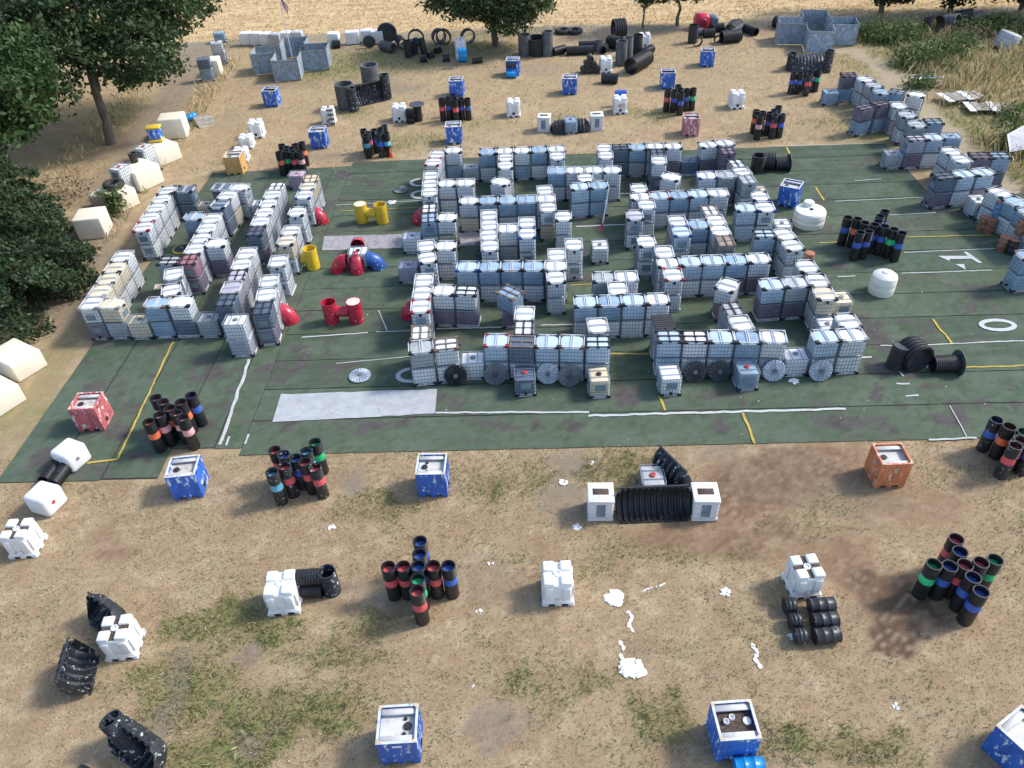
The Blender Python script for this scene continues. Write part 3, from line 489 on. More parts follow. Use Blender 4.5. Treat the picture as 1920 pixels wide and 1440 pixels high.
(29.08, 63.86, -0.049, 2, ('plum', 'runner', 'dark'), ('blue', 0, 0), "diagonal wall's purple topped stack", 0, 1, 'x'),
(29.93, 62.7, 1.709, 2, ('pale', 'steel', 'blue'), ('pale', 'up', 0), 'diagonal wall, far blue corners', 0, 3, 'y'),
(30.13, 61.32, 1.709, 2, ('grey', 'steel', 'black'), ('pale', 'up', 0), 'diagonal wall, far blue corners', 1, 3, 'y'),
(30.13, 59.87, 1.709, 2, ('blue', 'steel', 'black'), ('pale', 'up', 0), 'diagonal wall, far blue corners', 2, 3, 'y'),
(31.25, 59.6, -0.625, 2, ('blue', 'runner', 'dark'), ('pale', 'up', 0), "diagonal wall's far outer pair", 0, 2, 'x'),
(32.46, 58.86, -0.625, 2, ('pale', 'steel', 'black'), ('pale', 'up', 0), "diagonal wall's far outer pair", 1, 2, 'x'),
(27.66, 56.92, 0.347, 2, ('plum', 'runner', 'dark'), ('blue', 0, 0), "diagonal wall's first step", 0, 2, 'x'),
(29.12, 57.47, 0.347, 2, ('plum', 'runner', 'dark'), ('blue', 0, 0), "diagonal wall's first step", 1, 2, 'x'),
(30.23, 56.9, 1.523, 2, ('pale', 'steel', 'grey'), ('pink', 0, 0), 'diagonal wall, after first step', 0, 3, 'y'),
(30.1, 55.08, 1.523, 2, ('grey', 'steel', 'black'), ('pale', 'up', 0), 'diagonal wall, after first step', 1, 3, 'y'),
(30.01, 53.25, 1.523, 2, ('grey', 'steel', 'black'), ('pale', 'up', 0), 'diagonal wall, after first step', 2, 3, 'y'),
(31.38, 53.54, -0.049, 2, ('blue', 'runner', 'dark'), ('blue', 0, 0), "diagonal wall's outer black stack", 0, 1, 'x'),
(28.94, 50.9, -0.049, 2, ('lilac', 'runner', 'dark'), ('plum', 0, 0), "diagonal wall's second step", 0, 1, 'x'),
(27.72, 51.0, -0.049, 1, ('pale', 'steel', 'grey'), ('grey', 'up', 0), "low unit at diagonal wall's second step", 0, 1, 'x'),
(30.17, 50.9, -0.049, 2, ('sky', 'steel', 'black'), ('pale', 'up', 0), 'diagonal wall, beyond second step', 0, 1, 'x'),
(31.41, 50.94, -0.049, 2, ('blue', 'up', 0), ('pale', 'up', 0), "diagonal wall's outer open stack", 0, 1, 'x'),
(30.24, 48.5, 1.648, 2, ('pale', 'steel', 'black'), ('pale', 'up', 0), 'diagonal wall, after second step', 0, 2, 'y'),
(30.33, 47.26, 1.648, 2, ('pale', 'steel', 'grey'), ('pale', 'up', 0), 'diagonal wall, after second step', 1, 2, 'y'),
(31.75, 47.62, -0.076, 2, ('plum', 'runner', 'dark'), ('plum', 0, 0), "diagonal wall's outer dark pair", 0, 2, 'x'),
(33.01, 47.52, -0.076, 2, ('blue', 'runner', 'dark'), ('navy', 0, 0), "diagonal wall's outer dark pair", 1, 2, 'x'),
(28.17, 45.01, 0.096, 2, ('navy', 'runner', 'dark'), ('plum', 0, 0), "diagonal wall's third step", 0, 3, 'x'),
(29.46, 45.13, 0.096, 2, ('sky', 'steel', 'black'), ('pale', 'up', 0), "diagonal wall's third step", 1, 3, 'x'),
(30.76, 45.25, 0.096, 2, ('sky', 'steel', 'black'), ('pink', 0, 0), "diagonal wall's third step", 2, 3, 'x'),
(30.06, 43.66, 1.553, 1, ('pale', 'steel', 'grey'), ('pale', 'up', 0), 'diagonal wall, low white unit', 0, 1, 'y'),
(30.35, 42.42, 1.901, 2, ('pale', 'steel', 'black'), ('pale', 'up', 0), 'diagonal wall, after third step', 0, 2, 'y'),
(30.7, 41.18, 1.901, 2, ('blue', 'steel', 'black'), ('pale', 'up', 0), 'diagonal wall, after third step', 1, 2, 'y'),
(30.76, 39.82, 1.648, 2, ('blue', 'steel', 'black'), ('pale', 'up', 0), 'diagonal wall by the rusty barrels', 0, 2, 'y'),
(30.85, 38.59, 1.648, 2, ('pale', 'steel', 'grey'), ('pale', 'up', 0), 'diagonal wall by the rusty barrels', 1, 2, 'y'),
(28.28, 35.22, 0.068, 2, ('blue', 'steel', 'black'), ('blue', 0, 0), "diagonal wall's last step", 0, 2, 'x'),
(29.57, 35.31, 0.068, 2, ('pale', 'steel', 'grey'), ('pale', 'up', 0), "diagonal wall's last step", 1, 2, 'x')]
HIDDEN = {0, 2, 4, 6, 10, 12, 13, 15, 17, 18, 22, 24, 26, 28, 30, 35, 37, 39, 41, 43, 49, 51, 55, 59, 61, 75, 77, 79, 81, 83, 85, 87, 91, 95, 97, 99, 101, 103, 105, 106, 107, 109, 110, 111, 112, 113, 115, 116, 117, 124, 125, 130, 131, 132, 133, 134, 136, 138, 140, 142, 144, 146, 147, 154, 158, 160, 162, 164, 166, 167, 170, 172, 173, 174, 176, 178, 182, 184, 187, 189, 191, 196, 198, 200, 202, 204, 208, 212, 214, 225, 227, 231, 234, 236, 238, 240, 242, 244, 246, 252, 254, 256, 258, 260, 261, 262, 264, 268, 269, 270, 272, 273, 274, 279, 280, 281, 283, 284, 285, 286, 287, 289, 290, 292, 296, 298, 300, 301, 302, 304, 306, 308, 310, 312, 318, 320, 326, 332, 334, 338, 340, 342, 344, 346, 349, 353, 355, 365, 367, 373, 375, 377, 380, 384, 386, 391, 393, 395, 397, 399, 405, 409, 411, 418, 420, 422, 424, 426, 432, 435, 439, 440, 441, 442, 445, 446}
PATCH = [('green', -11.53, 16.45, 2.2, 1.0, 0.8, 0),
('green', -12.17, 13.98, 2.0, 1.2, 0.8, 0),
('green', -8.07, 12.8, 2.6, 1.0, 0.8, 0),
('green', -6.56, 14.86, 2.0, 0.7, 0.6, 0),
('green', -9.75, 11.66, 2.4, 0.8, 0.9, 0),
('green', -9.43, 15.88, 1.2, 0.8, 0.7, 0),
('green', 0.17, 13.28, 1.6, 0.8, 0.35, 0),
('green', 4.2, 11.59, 1.1, 0.9, 0.8, 0),
('green', 8.11, 10.87, 1.3, 0.8, 0.7, 0),
('green', 10.74, 10.73, 1.4, 0.6, 0.7, 0),
('green', 2.5, 13.14, 1.2, 0.4, 0.5, 0),
('green', -5.75, 16.1, 1.5, 0.4, 0.6, 0),
('green', 4.91, 23.09, 2.0, 1.2, 0.55, 0),
('green', 5.67, 18.46, 3.5, 0.6, 0.45, 0),
('green', 13.02, 20.97, 3, 0.8, 0.4, 0),
('green', 10.68, 19.17, 3, 0.5, 0.4, 0),
('green', -6.14, 21.74, 2.0, 0.6, 0.45, 0),
('green', -0.69, 22.87, 3, 1.2, 0.3, 0),
('green', 2.51, 18.17, 2.0, 0.8, 0.3, 0),
('green', -12.22, 80.86, 7, 5, 0.7, 0),
('green', -17.36, 79.27, 4, 4, 0.7, 0),
('green', -19.26, 78.0, 3, 2, 0.6, 0),
('green', -8.17, 60.31, 2, 1.5, 0.6, 0),
('green', -12.69, 67.27, 2, 1.5, 0.6, 0),
('green', -2.38, 63.4, 2, 1.5, 0.4, 0),
('green', 11.12, 64.08, 1.2, 1.5, 0.7, 0),
('green', 5.22, 63.49, 2, 1, 0.5, 0),
('green', 13.11, 62.6, 1.3, 1.6, 0.7, 0),
('green', -5.8, 60.31, 2.5, 1.2, 0.55, 0),
('green', 2.06, 88.29, 8, 1.5, 0.6, 0),
('green', 29.76, 86.1, 6, 2, 0.5, 0),
('green', -2.53, 82.63, 6, 3, 0.6, 0),
('green', -24.08, 29.64, 2.2, 2.5, 0.5, 0),
('green', -24.27, 32.63, 1.0, 3.5, 0.6, 0),
('green', -23.39, 26.92, 1.2, 1.6, 0.4, 0),
('green', -33.38, 68.99, 2, 5, 0.5, 0),
('green', -29.39, 89.11, 2, 4, 0.5, 0),
('green', 35.63, 57.0, 9, 5, 0.8, 0),
('green', 35.66, 52.99, 5, 7, 0.8, 0),
('green', 41.21, 63.05, 7, 5, 0.35, 0),
('green', 38.57, 79.8, 6, 5, 0.6, 0),
('green', 39.81, 72.96, 8, 6, 0.7, 0),
('green', 47.57, 71.66, 6, 4, 0.5, 0),
('green', 29.35, 51.94, 0.6, 0.6, 0.1, 0),
('green', 26.56, 59.34, 3, 1.2, 0.45, 0),
('green', 28.98, 56.86, 2, 0.8, 0.5, 0),
('dirt', -10.01, 14.86, 0.55, 0.4, 0.9, 0),
('dirt', -7.18, 22.87, 0.8, 1.0, 0.9, 0),
('dirt', 2.51, 23.59, 1.1, 0.9, 0.8, 0),
('dirt', 2.11, 21.75, 0.9, 1.0, 0.7, 0),
('dirt', -9.08, 12.14, 0.6, 0.5, 0.7, 0),
('dirt', -12.43, 13.61, 0.5, 1.6, 0.7, 0),
('dirt', -1.12, 12.06, 1.0, 0.55, 0.7, 0),
('dirt', 11.33, 21.99, 3.0, 1.3, 0.75, 0),
('dirt', 9.03, 23.76, 1.5, 0.6, 0.6, 0),
('dirt', 10.84, 22.65, 1.2, 0.5, 0.9, 0),
('dirt', -11.49, 73.79, 3.0, 2.0, 0.6, 0),
('dirt', -8.4, 72.6, 2.0, 1.5, 0.7, 0),
('dirt', -23.68, 66.39, 1.5, 3, 0.3, 0),
('dirt', -16.13, 85.87, 3, 2, 0.4, 0),
('dirt', -32.68, 82.59, 4, 4, 0.8, 0),
('dirt', -31.71, 84.98, 3, 5, 0.8, 0),
('dirt', -29.66, 64.87, 1.0, 2.0, 0.5, 0),
('dirt', 3.68, 75.85, 4, 2, 0.4, 0),
('dirt', 19.33, 70.39, 4, 3, 0.2, 0),
('dirt', 32.06, 67.03, 4, 2, 0.4, 0),
('dirt', 14.63, 20.57, 1.5, 0.8, 0.4, 0),
('dirt', -2.04, 17.72, 2.0, 0.9, 0.3, 0),
('dirt', -7.34, 17.58, 1.2, 0.5, 0.5, 0),
('dirt', -5.87, 17.25, 1.2, 0.5, 0.6, 0),
('dirt', -20.81, 75.23, 4, 1, 0.4, 0),
('dirt', 8.48, 54.61, 0.5, 0.5, 0.1, 0),
('dirt', -15.67, 57.7, 3, 0.6, 0.5, 0),
('dirt', -13.69, 58.45, 2, 0.6, 0.6, 0),
('dirt', -25.16, 39.3, 2.5, 3, 0.7, 0),
('dirt', -28.04, 43.21, 3, 3, 0.7, 0),
('dirt', 40.65, 76.01, 4, 3, 0.3, 0),
('dirt', 44.61, 70.65, 6, 3, 0.5, 0),
('chip', 9.1, 21.25, 3.2, 1.6, 0.65, 0),
('chip', 12.19, 22.55, 4.0, 1.2, 0.6, 0),
('chip', 5.81, 19.24, 2.2, 0.8, 0.55, 0),
('chip', 8.95, 19.03, 3.4, 0.9, 0.6, 0),
('chip', 15.79, 20.2, 2.6, 1.6, 0.35, 0),
('chip', 13.71, 15.78, 1.5, 1.1, 1.0, 0),
('chip', 12.53, 14.76, 1.0, 0.7, 1.0, 0),
('chip', 13.27, 14.3, 0.8, 0.5, 1.0, 0),
('chip', 11.9, 17.8, 1.6, 1.0, 0.55, 0),
('chip', 12.73, 16.77, 1.2, 0.8, 0.7, 0),
('chip', -16.42, 20.2, 1.2, 0.6, 0.5, 0),
('chip', -16.85, 20.77, 0.9, 0.5, 0.5, 0),
('chip', 0.7, 19.05, 1.0, 0.5, 0.25, 0),
('chip', 15.51, 15.9, 1.2, 0.6, 0.6, 0),
('chip', 6.5, 19.46, 1.0, 0.5, 0.4, 0)]
TRACKL = [(-27.48, 37.32),
(-27.8, 45.18),
(-28.37, 52.02),
(-29.3, 60.47),
(-29.89, 68.49),
(-30.45, 76.0),
(-31.2, 83.18),
(-31.84, 89.54)]
TRACKR = [(33.58, 39.96),
(33.75, 44.42),
(33.94, 49.59),
(34.1, 54.65),
(34.7, 60.43),
(35.12, 66.55),
(35.05, 72.23),
(34.09, 76.32)]
WHEAT = [(-55.58, 92.73),
(-34.6, 90.99),
(-21.64, 91.42),
(-4.93, 89.97),
(7.41, 90.1),
(15.94, 88.29),
(29.61, 87.52),
(40.88, 86.99),
(57.39, 87.92)]
TURFP = [(-6.65, 26.71, 1.0, 0.32, 0.05, 1),
(-5.15, 26.96, 0.7, 0.28, 0.4, 1),
(-11.31, 33.11, 0.8, 0.25, 0, 1),
(-11.37, 31.09, 0.35, 0.9, -0.3, 1),
(-11.17, 31.51, 0.3, 0.7, 0, 1),
(-8.8, 31.44, 0.9, 0.22, 0, 1),
(1.13, 26.1, 0.35, 0.5, 0, 1),
(2.62, 25.98, 0.6, 0.4, 0, 1),
(9.44, 25.45, 0.45, 0.5, 0.2, 1),
(14.99, 25.19, 0.8, 0.55, 0, 1),
(17.39, 27.23, 0.3, 0.9, -0.4, 1),
(19.55, 25.0, 0.8, 0.5, -0.5, 1),
(20.41, 25.29, 0.5, 0.6, 0, 1),
(19.9, 27.41, 0.5, 0.25, 0, 1),
(19.24, 28.27, 0.4, 0.25, 0, 1),
(5.53, 28.01, 0.7, 0.9, 0, 1),
(3.99, 34.39, 0.4, 0.5, 0, 1),
(4.42, 41.78, 0.7, 0.8, 0, 1),
(5.06, 38.63, 0.9, 0.4, 0, 1),
(2.38, 32.59, 0.6, 0.3, 0, 1),
(19.46, 38.35, 0.7, 0.6, 0, 1),
(20.03, 42.76, 0.8, 0.5, 0, 1),
(18.97, 33.0, 0.5, 0.6, 0, 1),
(19.07, 31.1, 0.7, 1.4, 0.2, 1),
(17.97, 29.0, 0.6, 0.9, 0, 1),
(-7.81, 27.93, 0.1, 0.1, 0, 1),
(-10.74, 27.03, 0.5, 0.5, 0, 1),
(-12.72, 31.64, 0.4, 0.4, 0, 1),
(-15.45, 31.44, 0.8, 0.7, 0, 1),
(-17.31, 25.41, 0.9, 0.3, 0, 1),
(-19.49, 27.35, 0.6, 0.4, 0, 1),
(-18.64, 27.1, 0.5, 0.6, 0, 1),
(-14.89, 27.36, 0.6, 0.4, 0, 1),
(-14.24, 28.84, 0.8, 0.3, 0, 1),
(-21.61, 25.73, 0.9, 0.7, 0, 1),
(-11.89, 54.39, 0.6, 1.2, 0, 1),
(-9.32, 52.74, 0.4, 0.7, 0, 1),
(-12.18, 38.05, 0.4, 0.7, 0, 1),
(-8.17, 38.5, 0.5, 0.3, 0, 1),
(-12.33, 49.35, 0.5, 1.0, 0, 1),
(-8.61, 42.5, 0.6, 0.3, 0, 1),
(-10.47, 43.88, 0.6, 0.4, 0, 1),
(-5.74, 39.72, 0.3, 0.6, 0, 1),
(-4.43, 32.73, 0.2, 0.2, 0, 1),
(2.76, 52.58, 0.3, 0.4, 0, 1),
(19.52, 48.83, 1.2, 0.4, 0, 1),
(20.5, 39.46, 0.5, 0.3, 0, 1),
(18.11, 26.22, 0.3, 0.2, 0, 1),
(0.04, 30.54, 0.3, 0.2, 0, 1),
(21.8, 26.1, 0.5, 0.3, 0, 1),
(23.13, 25.81, 0.4, 0.3, 0, 1)]
LINES = [('white_line', -3.72, 27.41, 3.58, 26.86, 0.12, 'w'),
('white_line', 3.51, 26.61, 15.46, 26.13, 0.14, 'w'),
('yellow_line', 7.06, 27.73, 7.12, 26.69, 0.12, 'y'),
('yellow_line', 10.7, 26.22, 10.67, 24.2, 0.12, 'y'),
('yellow_line', 5.12, 31.23, 7.13, 31.03, 0.09, 'y'),
('yellow_line', -18.4, 34.31, -18.24, 25.41, 0.1, 'y'),
('yellow_line', -19.58, 25.27, -18.25, 25.38, 0.12, 'y'),
('white_line', -13.78, 32.41, -13.7, 26.0, 0.16, 'w'),
('white_line', -13.38, 26.51, -13.38, 25.91, 0.1, 'w'),
('white_line', -12.49, 26.59, -12.52, 25.95, 0.1, 'w'),
('yellow_line', 22.48, 32.67, 22.51, 30.56, 0.12, 'y'),
('yellow_line', 21.53, 48.42, 21.47, 46.45, 0.12, 'y'),
('yellow_line', 21.64, 55.12, 21.43, 53.8, 0.14, 'y'),
('yellow_line', 24.75, 41.17, 29.92, 40.87, 0.08, 'y'),
('yellow_line', 19.31, 41.04, 20.59, 41.03, 0.08, 'y'),
('yellow_line', 22.28, 28.63, 25.23, 28.5, 0.09, 'y'),
('white_line', 22.74, 37.2, 27.89, 37.03, 0.07, 'w'),
('white_line', 19.06, 37.23, 20.06, 37.19, 0.09, 'w'),
('white_line', 18.91, 30.7, 19.58, 30.6, 0.09, 'w'),
('white_line', 21.16, 30.55, 26.29, 30.45, 0.08, 'w'),
('white_line', 22.1, 46.22, 27.94, 46.15, 0.07, 'w'),
('white_line', 24.58, 44.01, 27.85, 44.0, 0.07, 'w'),
('white_line', 23.84, 39.42, 29.38, 39.33, 0.07, 'w'),
('white_line', 24.48, 49.06, 26.35, 49.08, 0.07, 'w'),
('white_line', 4.71, 44.73, 8.04, 44.65, 0.13, 'w'),
('white_line', -11.31, 34.11, -7.71, 34.23, 0.09, 'w'),
('white_line', -7.27, 34.24, -4.79, 34.16, 0.06, 'w'),
('white_line', -3.97, 34.23, -0.27, 34.04, 0.09, 'w'),
('white_line', -9.1, 31.64, -5.22, 31.89, 0.05, 'w'),
('white_line', -11.61, 49.59, -5.27, 49.57, 0.06, 'w'),
('yellow_line', -11.12, 48.66, -5.58, 48.57, 0.06, 'y'),
('white_line', -7.33, 36.33, -6.67, 34.28, 0.06, 'w'),
('white_line', 1.74, 34.05, 3.53, 33.94, 0.08, 'w'),
('white_line', 18.48, 27.69, 19.1, 27.64, 0.1, 'w'),
('white_line', 18.53, 26.79, 19.15, 26.77, 0.1, 'w'),
('white_line', 19.01, 28.54, 19.03, 28.21, 0.1, 'w'),
('white_line', 18.32, 23.85, 20.42, 23.82, 0.1, 'w'),
('white_line', 8.09, 48.97, 8.83, 48.96, 0.12, 'w'),
('white_line', 15.77, 44.5, 14.95, 44.52, 0.1, 'w'),
('white_line', 20.34, 55.49, 28.98, 54.84, 0.05, 'w'),
('yellow_line', 3.72, 37.84, 4.97, 37.83, 0.08, 'y'),
('white_line', 20.24, 25.97, 20.03, 23.85, 0.05, 'w'),
('white_line', 17.48, 29.81, 18.12, 29.8, 0.1, 'w')]
QUADS = [('white_turf_panel', (-11.53, 29.38), (-3.72, 29.14), (-3.75, 27.34), (-11.54, 27.36), 'w'),
('grey_turf_panel', (-11.78, 45.26), (-1.37, 44.62), (-1.38, 42.98), (-11.63, 43.4), 'g')]
NUM1 = [(25.67, 38.67),
(27.68, 38.46)]
NUM0 = [(24.59, 31.95),
(26.46, 31.78)]
TRI = [(26.13, 37.85),
(26.63, 37.8),
(26.45, 37.23)]
ARCS = [(-5.26, 30.35, 0.62),
(-5.96, 52.5, 0.7),
(-5.77, 50.53, 0.7)]
OAKTRUNK = (-32.29, 62.99)
FIELDOAK = (0.24, 83.74)
SM1 = (15.97, 86.71)
SM2 = (19.81, 87.37)
ROT = [('turned pale caged tote on the middle maze rear court', -0.02, 47.62, -0.55, 'pale', 'pale'),
('turned grey caged tote with brown pallet, middle maze', 0.14, 34.33, -0.75, 'blue', 'plum'),
('turned pale caged tote behind the right maze third wall', 11.14, 46.97, -0.55, 'pale', 'grey'),
('turned pale caged tote on red one, right maze', 11.61, 33.92, 0.95, 'pale', 'red')]
LOOSE = [('dark caged tote with red cap before the middle front wall', 0.65, 28.83, 1.5707963267948966, 'navy', 0, 'red'),
('cream caged tote with coloured hazard plate, middle front wall', 4.19, 28.4, 1.5707963267948966, 'cream', 0, 'dark'),
('pale caged tote before the right front wall, left one', 7.58, 28.27, 1.5707963267948966, 'pale', 0, 'none'),
('dusty blue caged tote with red cap, right front wall', 11.31, 28.36, 1.5707963267948966, 'blue', 0, 'red'),
('grey caged tote with red cap inside the near bunker', 5.62, 21.74, 1.5407963267948965, 'grey', 0, 'red'),
('small blue caged tote before the far black arch', 5.81, 60.35, 1.5707963267948966, 'blue', 0, 'red'),
('caged tote under another by the left track, nearer', -27.42, 53.39, 1.2, 'grey', 0, 'none'),
('caged tote on top of a pair by the left track, nearer', -27.42, 53.39, 1.2, 'pale', 1.05, 'red'),
('caged tote under another by the left track, farther', -26.81, 56.88, 1.2, 'grey', 0, 'none'),
('caged tote on top of a pair by the left track, farther', -26.81, 56.88, 1.2, 'pale', 1.05, 'red'),
('low caged tote beside the painted white cube, left track', -28.59, 51.52, 0.1, 'cream', 0, 'none'),
('blue lower caged tote of the dark pair by far track', -27.99, 77.75, 0.2, 'blue', 0, 'none'),
('black topped upper caged tote of the pair by far track', -27.99, 77.75, 0.2, 'navy', 1.05, 'none'),
('lower caged tote of pale pair, far left track', -28.06, 82.98, 0.2, 'lilac', 0, 'none'),
('upper caged tote of pale pair, far left track', -28.06, 82.98, 0.2, 'pale', 1.05, 'red'),
('blue caged tote at the far end of the left track', -30.0, 90.39, 0.2, 'blue', 0, 'none'),
('caged tote half hidden under the oak, lower', -33.09, 80.91, 0.5, 'grey', 0, 'none'),
('caged tote half hidden under the oak, upper', -33.09, 80.91, 0.5, 'pale', 1.05, 'none')]
POLE = (6.04, 42.26)
BINS = [('blue', 'nearest bin, grey tray with round black caps', -4.12, 11.59, 0.006, 'caps'),
('blue', 'near right bin filled with brown litter and white pipe rings', 6.28, 11.14, 0.015, 'litter'),
('blue', 'bin at the turf corner beside the pink banded tubes', -14.25, 23.36, 0.067, 'dirt'),
('blue', 'bin on dry grass below the white turf rectangle', -3.57, 22.7, -0.053, 'caps'),
('red', 'faded red bin standing on the left turf', -20.18, 28.02, -0.003, 'dirt'),
('orange', 'scuffed orange bin on dry grass at right', 15.5, 21.85, -0.029, 'plain'),
('yellow', 'pale orange bin at the turf far left corner', -20.05, 56.14, -0.025, 'plain'),
('blue', 'far bin standing near the left plywood fort', -20.13, 70.09, -0.083, 'litter'),
('blue', 'bin left of the paint splashed tube cluster', -14.32, 60.17, -0.018, 'plain'),
('blue', 'bin directly behind a red and blue banded tube cluster', -3.51, 70.09, -0.103, 'plain'),
('blue', 'bin just behind the middle maze far wall', -3.52, 59.66, -0.031, 'plain'),
('blue', 'clean bright bin alone in the far open grass', 6.54, 69.12, -0.158, 'plain'),
('blue', 'scuffed bin behind the green banded tube cluster', 15.25, 69.21, -0.135, 'litter'),
('blue', 'farthest scuffed bin toward the stubble field', 19.98, 74.43, -0.171, 'litter'),
('pink', 'worn pink bin behind the right maze', 15.07, 58.68, -0.142, 'plain'),
('blue', 'skewed bin on turf beside the white water tank', 19.01, 46.31, -0.558, 'hole'),
('blue', 'far bin with blue drums stacked before it', 1.72, 74.81, -0.134, 'plain'),
('blue', 'bin cut off at the lower right corner', 14.78, 10.3, 0.5, 'plain')]
TUBES = [('near cross shaped cluster', 0, [(-3.76, 18.35, 'b'), (-3.76, 17.78, 'b'), (-3.76, 17.21, 'b'), (-4.85, 17.24, 'r'), (-4.31, 17.24, 'r'), (-3.22, 17.2, 'r'), (-2.67, 17.17, 'b'), (-3.75, 16.67, 'g'), (-3.73, 16.12, 'r')]),
('near right tube cluster', 0, [(15.78, 17.14, 'r'), (15.67, 16.6, 'b'), (14.48, 16.08, 'g'), (15.02, 16.01, 'b'), (15.56, 16.02, 'r'), (16.11, 16.04, 'r'), (16.65, 16.12, 'g'), (15.56, 15.47, 'b'), (15.58, 14.93, 'b')]),
('left turf tube cluster', 0, [(-16.55, 27.46, 'p'), (-16.11, 27.13, 'p'), (-15.71, 26.74, 'o'), (-15.25, 27.03, 'o'), (-14.93, 27.51, 'b'), (-16.02, 26.28, 'p'), (-15.3, 26.38, 'p'), (-16.39, 25.88, 'o'), (-14.85, 25.95, 'p')]),
('splattered near cluster', 1, [(-10.26, 23.61, 'r'), (-9.81, 23.3, 'b'), (-9.29, 23.12, 'b'), (-8.9, 23.5, 'c'), (-8.59, 23.95, 'g'), (-9.66, 22.67, 'r'), (-8.84, 22.82, 'r'), (-10.1, 22.29, 'c'), (-8.37, 22.53, 'r')]),
('right edge tube cluster', 1, [(20.36, 23.15, 'b'), (20.65, 22.69, 'o'), (21.07, 22.34, 'g'), (20.71, 21.93, 'r'), (20.3, 21.57, 'r'), (21.21, 21.71, 'b'), (21.6, 22.46, 'b')]),
('right turf tube cluster', 0, [(20.54, 40.76, 'b'), (21.03, 40.52, 'o'), (21.26, 40.02, 'o'), (22.97, 41.28, 'b'), (22.47, 40.74, 'c'), (22.11, 40.16, 'b'), (21.74, 39.76, 'b'), (20.61, 38.99, 'b'), (21.14, 39.09, 'b'), (22.2, 39.47, 'b'), (22.6, 39.11, 'g'), (22.87, 38.63, 'b')]),
('cluster right of centre', 0, [(14.1, 63.51, 'r'), (14.61, 63.3, 'b'), (15.14, 64.35, 'b'), (15.14, 63.6, 'b'), (15.05, 62.62, 'b'), (15.68, 63.51, 'b'), (16.22, 63.5, 'g')]),
('far middle tube cluster', 0, [(-4.57, 64.17, 'r'), (-4.03, 64.21, 'b'), (-3.64, 65.21, 'b'), (-3.54, 64.46, 'r'), (-3.45, 63.7, 'r'), (-2.97, 64.12, 'b'), (-2.43, 64.04, 'b')]),
('far splattered tube cluster', 1, [(-10.43, 58.6, 'c'), (-10.01, 57.97, 'r'), (-9.56, 58.28, 'b'), (-9.11, 58.59, 'b'), (-8.87, 59.08, 'c'), (-10.13, 57.44, 'c'), (-9.12, 57.46, 'b'), (-8.59, 57.54, 'c')]),
('far left tube cluster', 0, [(-16.35, 56.45, 'b'), (-15.92, 56.0, 'g'), (-15.45, 55.71, 'r'), (-15.28, 56.27, 'r'), (-14.87, 56.63, 'o'), (-16.28, 55.04, 'o'), (-15.8, 55.29, 'g'), (-15.29, 55.04, 'r'), (-14.74, 54.98, 'p')]),
('cluster left of diagonal wall', 1, [(19.94, 58.2, 'o'), (20.31, 57.79, 'r'), (19.88, 56.95, 'p'), (20.82, 57.61, 'b'), (21.29, 58.1, 'b'), (21.73, 58.53, 'b'), (21.04, 57.05, 'r'), (21.6, 57.08, 'b')]),
('cluster before far right arch', 1, [(25.3, 66.03, 'b'), (25.83, 65.93, 'b'), (26.37, 65.32, 'r'), (27.45, 66.21, 'g'), (26.92, 66.31, 'b'), (26.4, 66.52, 'b')])]
PTOTES = [('near upright white moulded tank with clean top', 1.28, 16.99, -0.023, 'clean'),
('near white moulded tank joined to ribbed pipe stubs', -8.94, 17.23, 0.056, 'clean'),
('grimy white moulded tank backed by scalloped black arches', -14.46, 15.69, 0.081, 'dirt'),
('white moulded tank with dirty cross lid at left edge', -20.14, 20.52, 0.026, 'dirt'),
('white moulded tank beside three lying black drums', 10.32, 16.69, 0.078, 'dirt'),
('white moulded tank alone left of far centre', 1.38, 64.54, -0.035, 'clean'),
('white moulded tank with red stencilled mark, blue drum behind', 10.28, 63.98, -0.041, 'mark'),
('white moulded tank alone in far right grass', 19.98, 63.68, -0.019, 'clean'),
('farthest white moulded tank with red lid among pipes', 15.13, 80.75, -0.027, 'red'),
('far white moulded tank beside a small drum pyramid', 10.4, 74.19, -0.031, 'clean'),
('far white moulded tank beside black pipe stubs', -8.26, 64.85, -0.028, 'clean'),
('far white moulded tank leaning drums at its left', -14.29, 65.01, 0.009, 'dirt'),
('far left white moulded tank on dry grass', -19.97, 62.99, 0.045, 'clean'),
('far left low white moulded tank, middle of three', -20.34, 60.9, 0.026, 'clean'),
('far left white moulded tank behind the pale orange bin', -20.18, 58.34, 0.036, 'clean')]
HALFTOTES = [('pale caged box left of the near black trough', 3.34, 20.81, -0.069),
('pale caged box right of the near black trough', 7.52, 20.52, -0.069),
('far pale ribbed box left of the black arch', 3.73, 61.01, -0.184),
('far pale ribbed box right of the black arch', 7.93, 60.73, -0.039)]
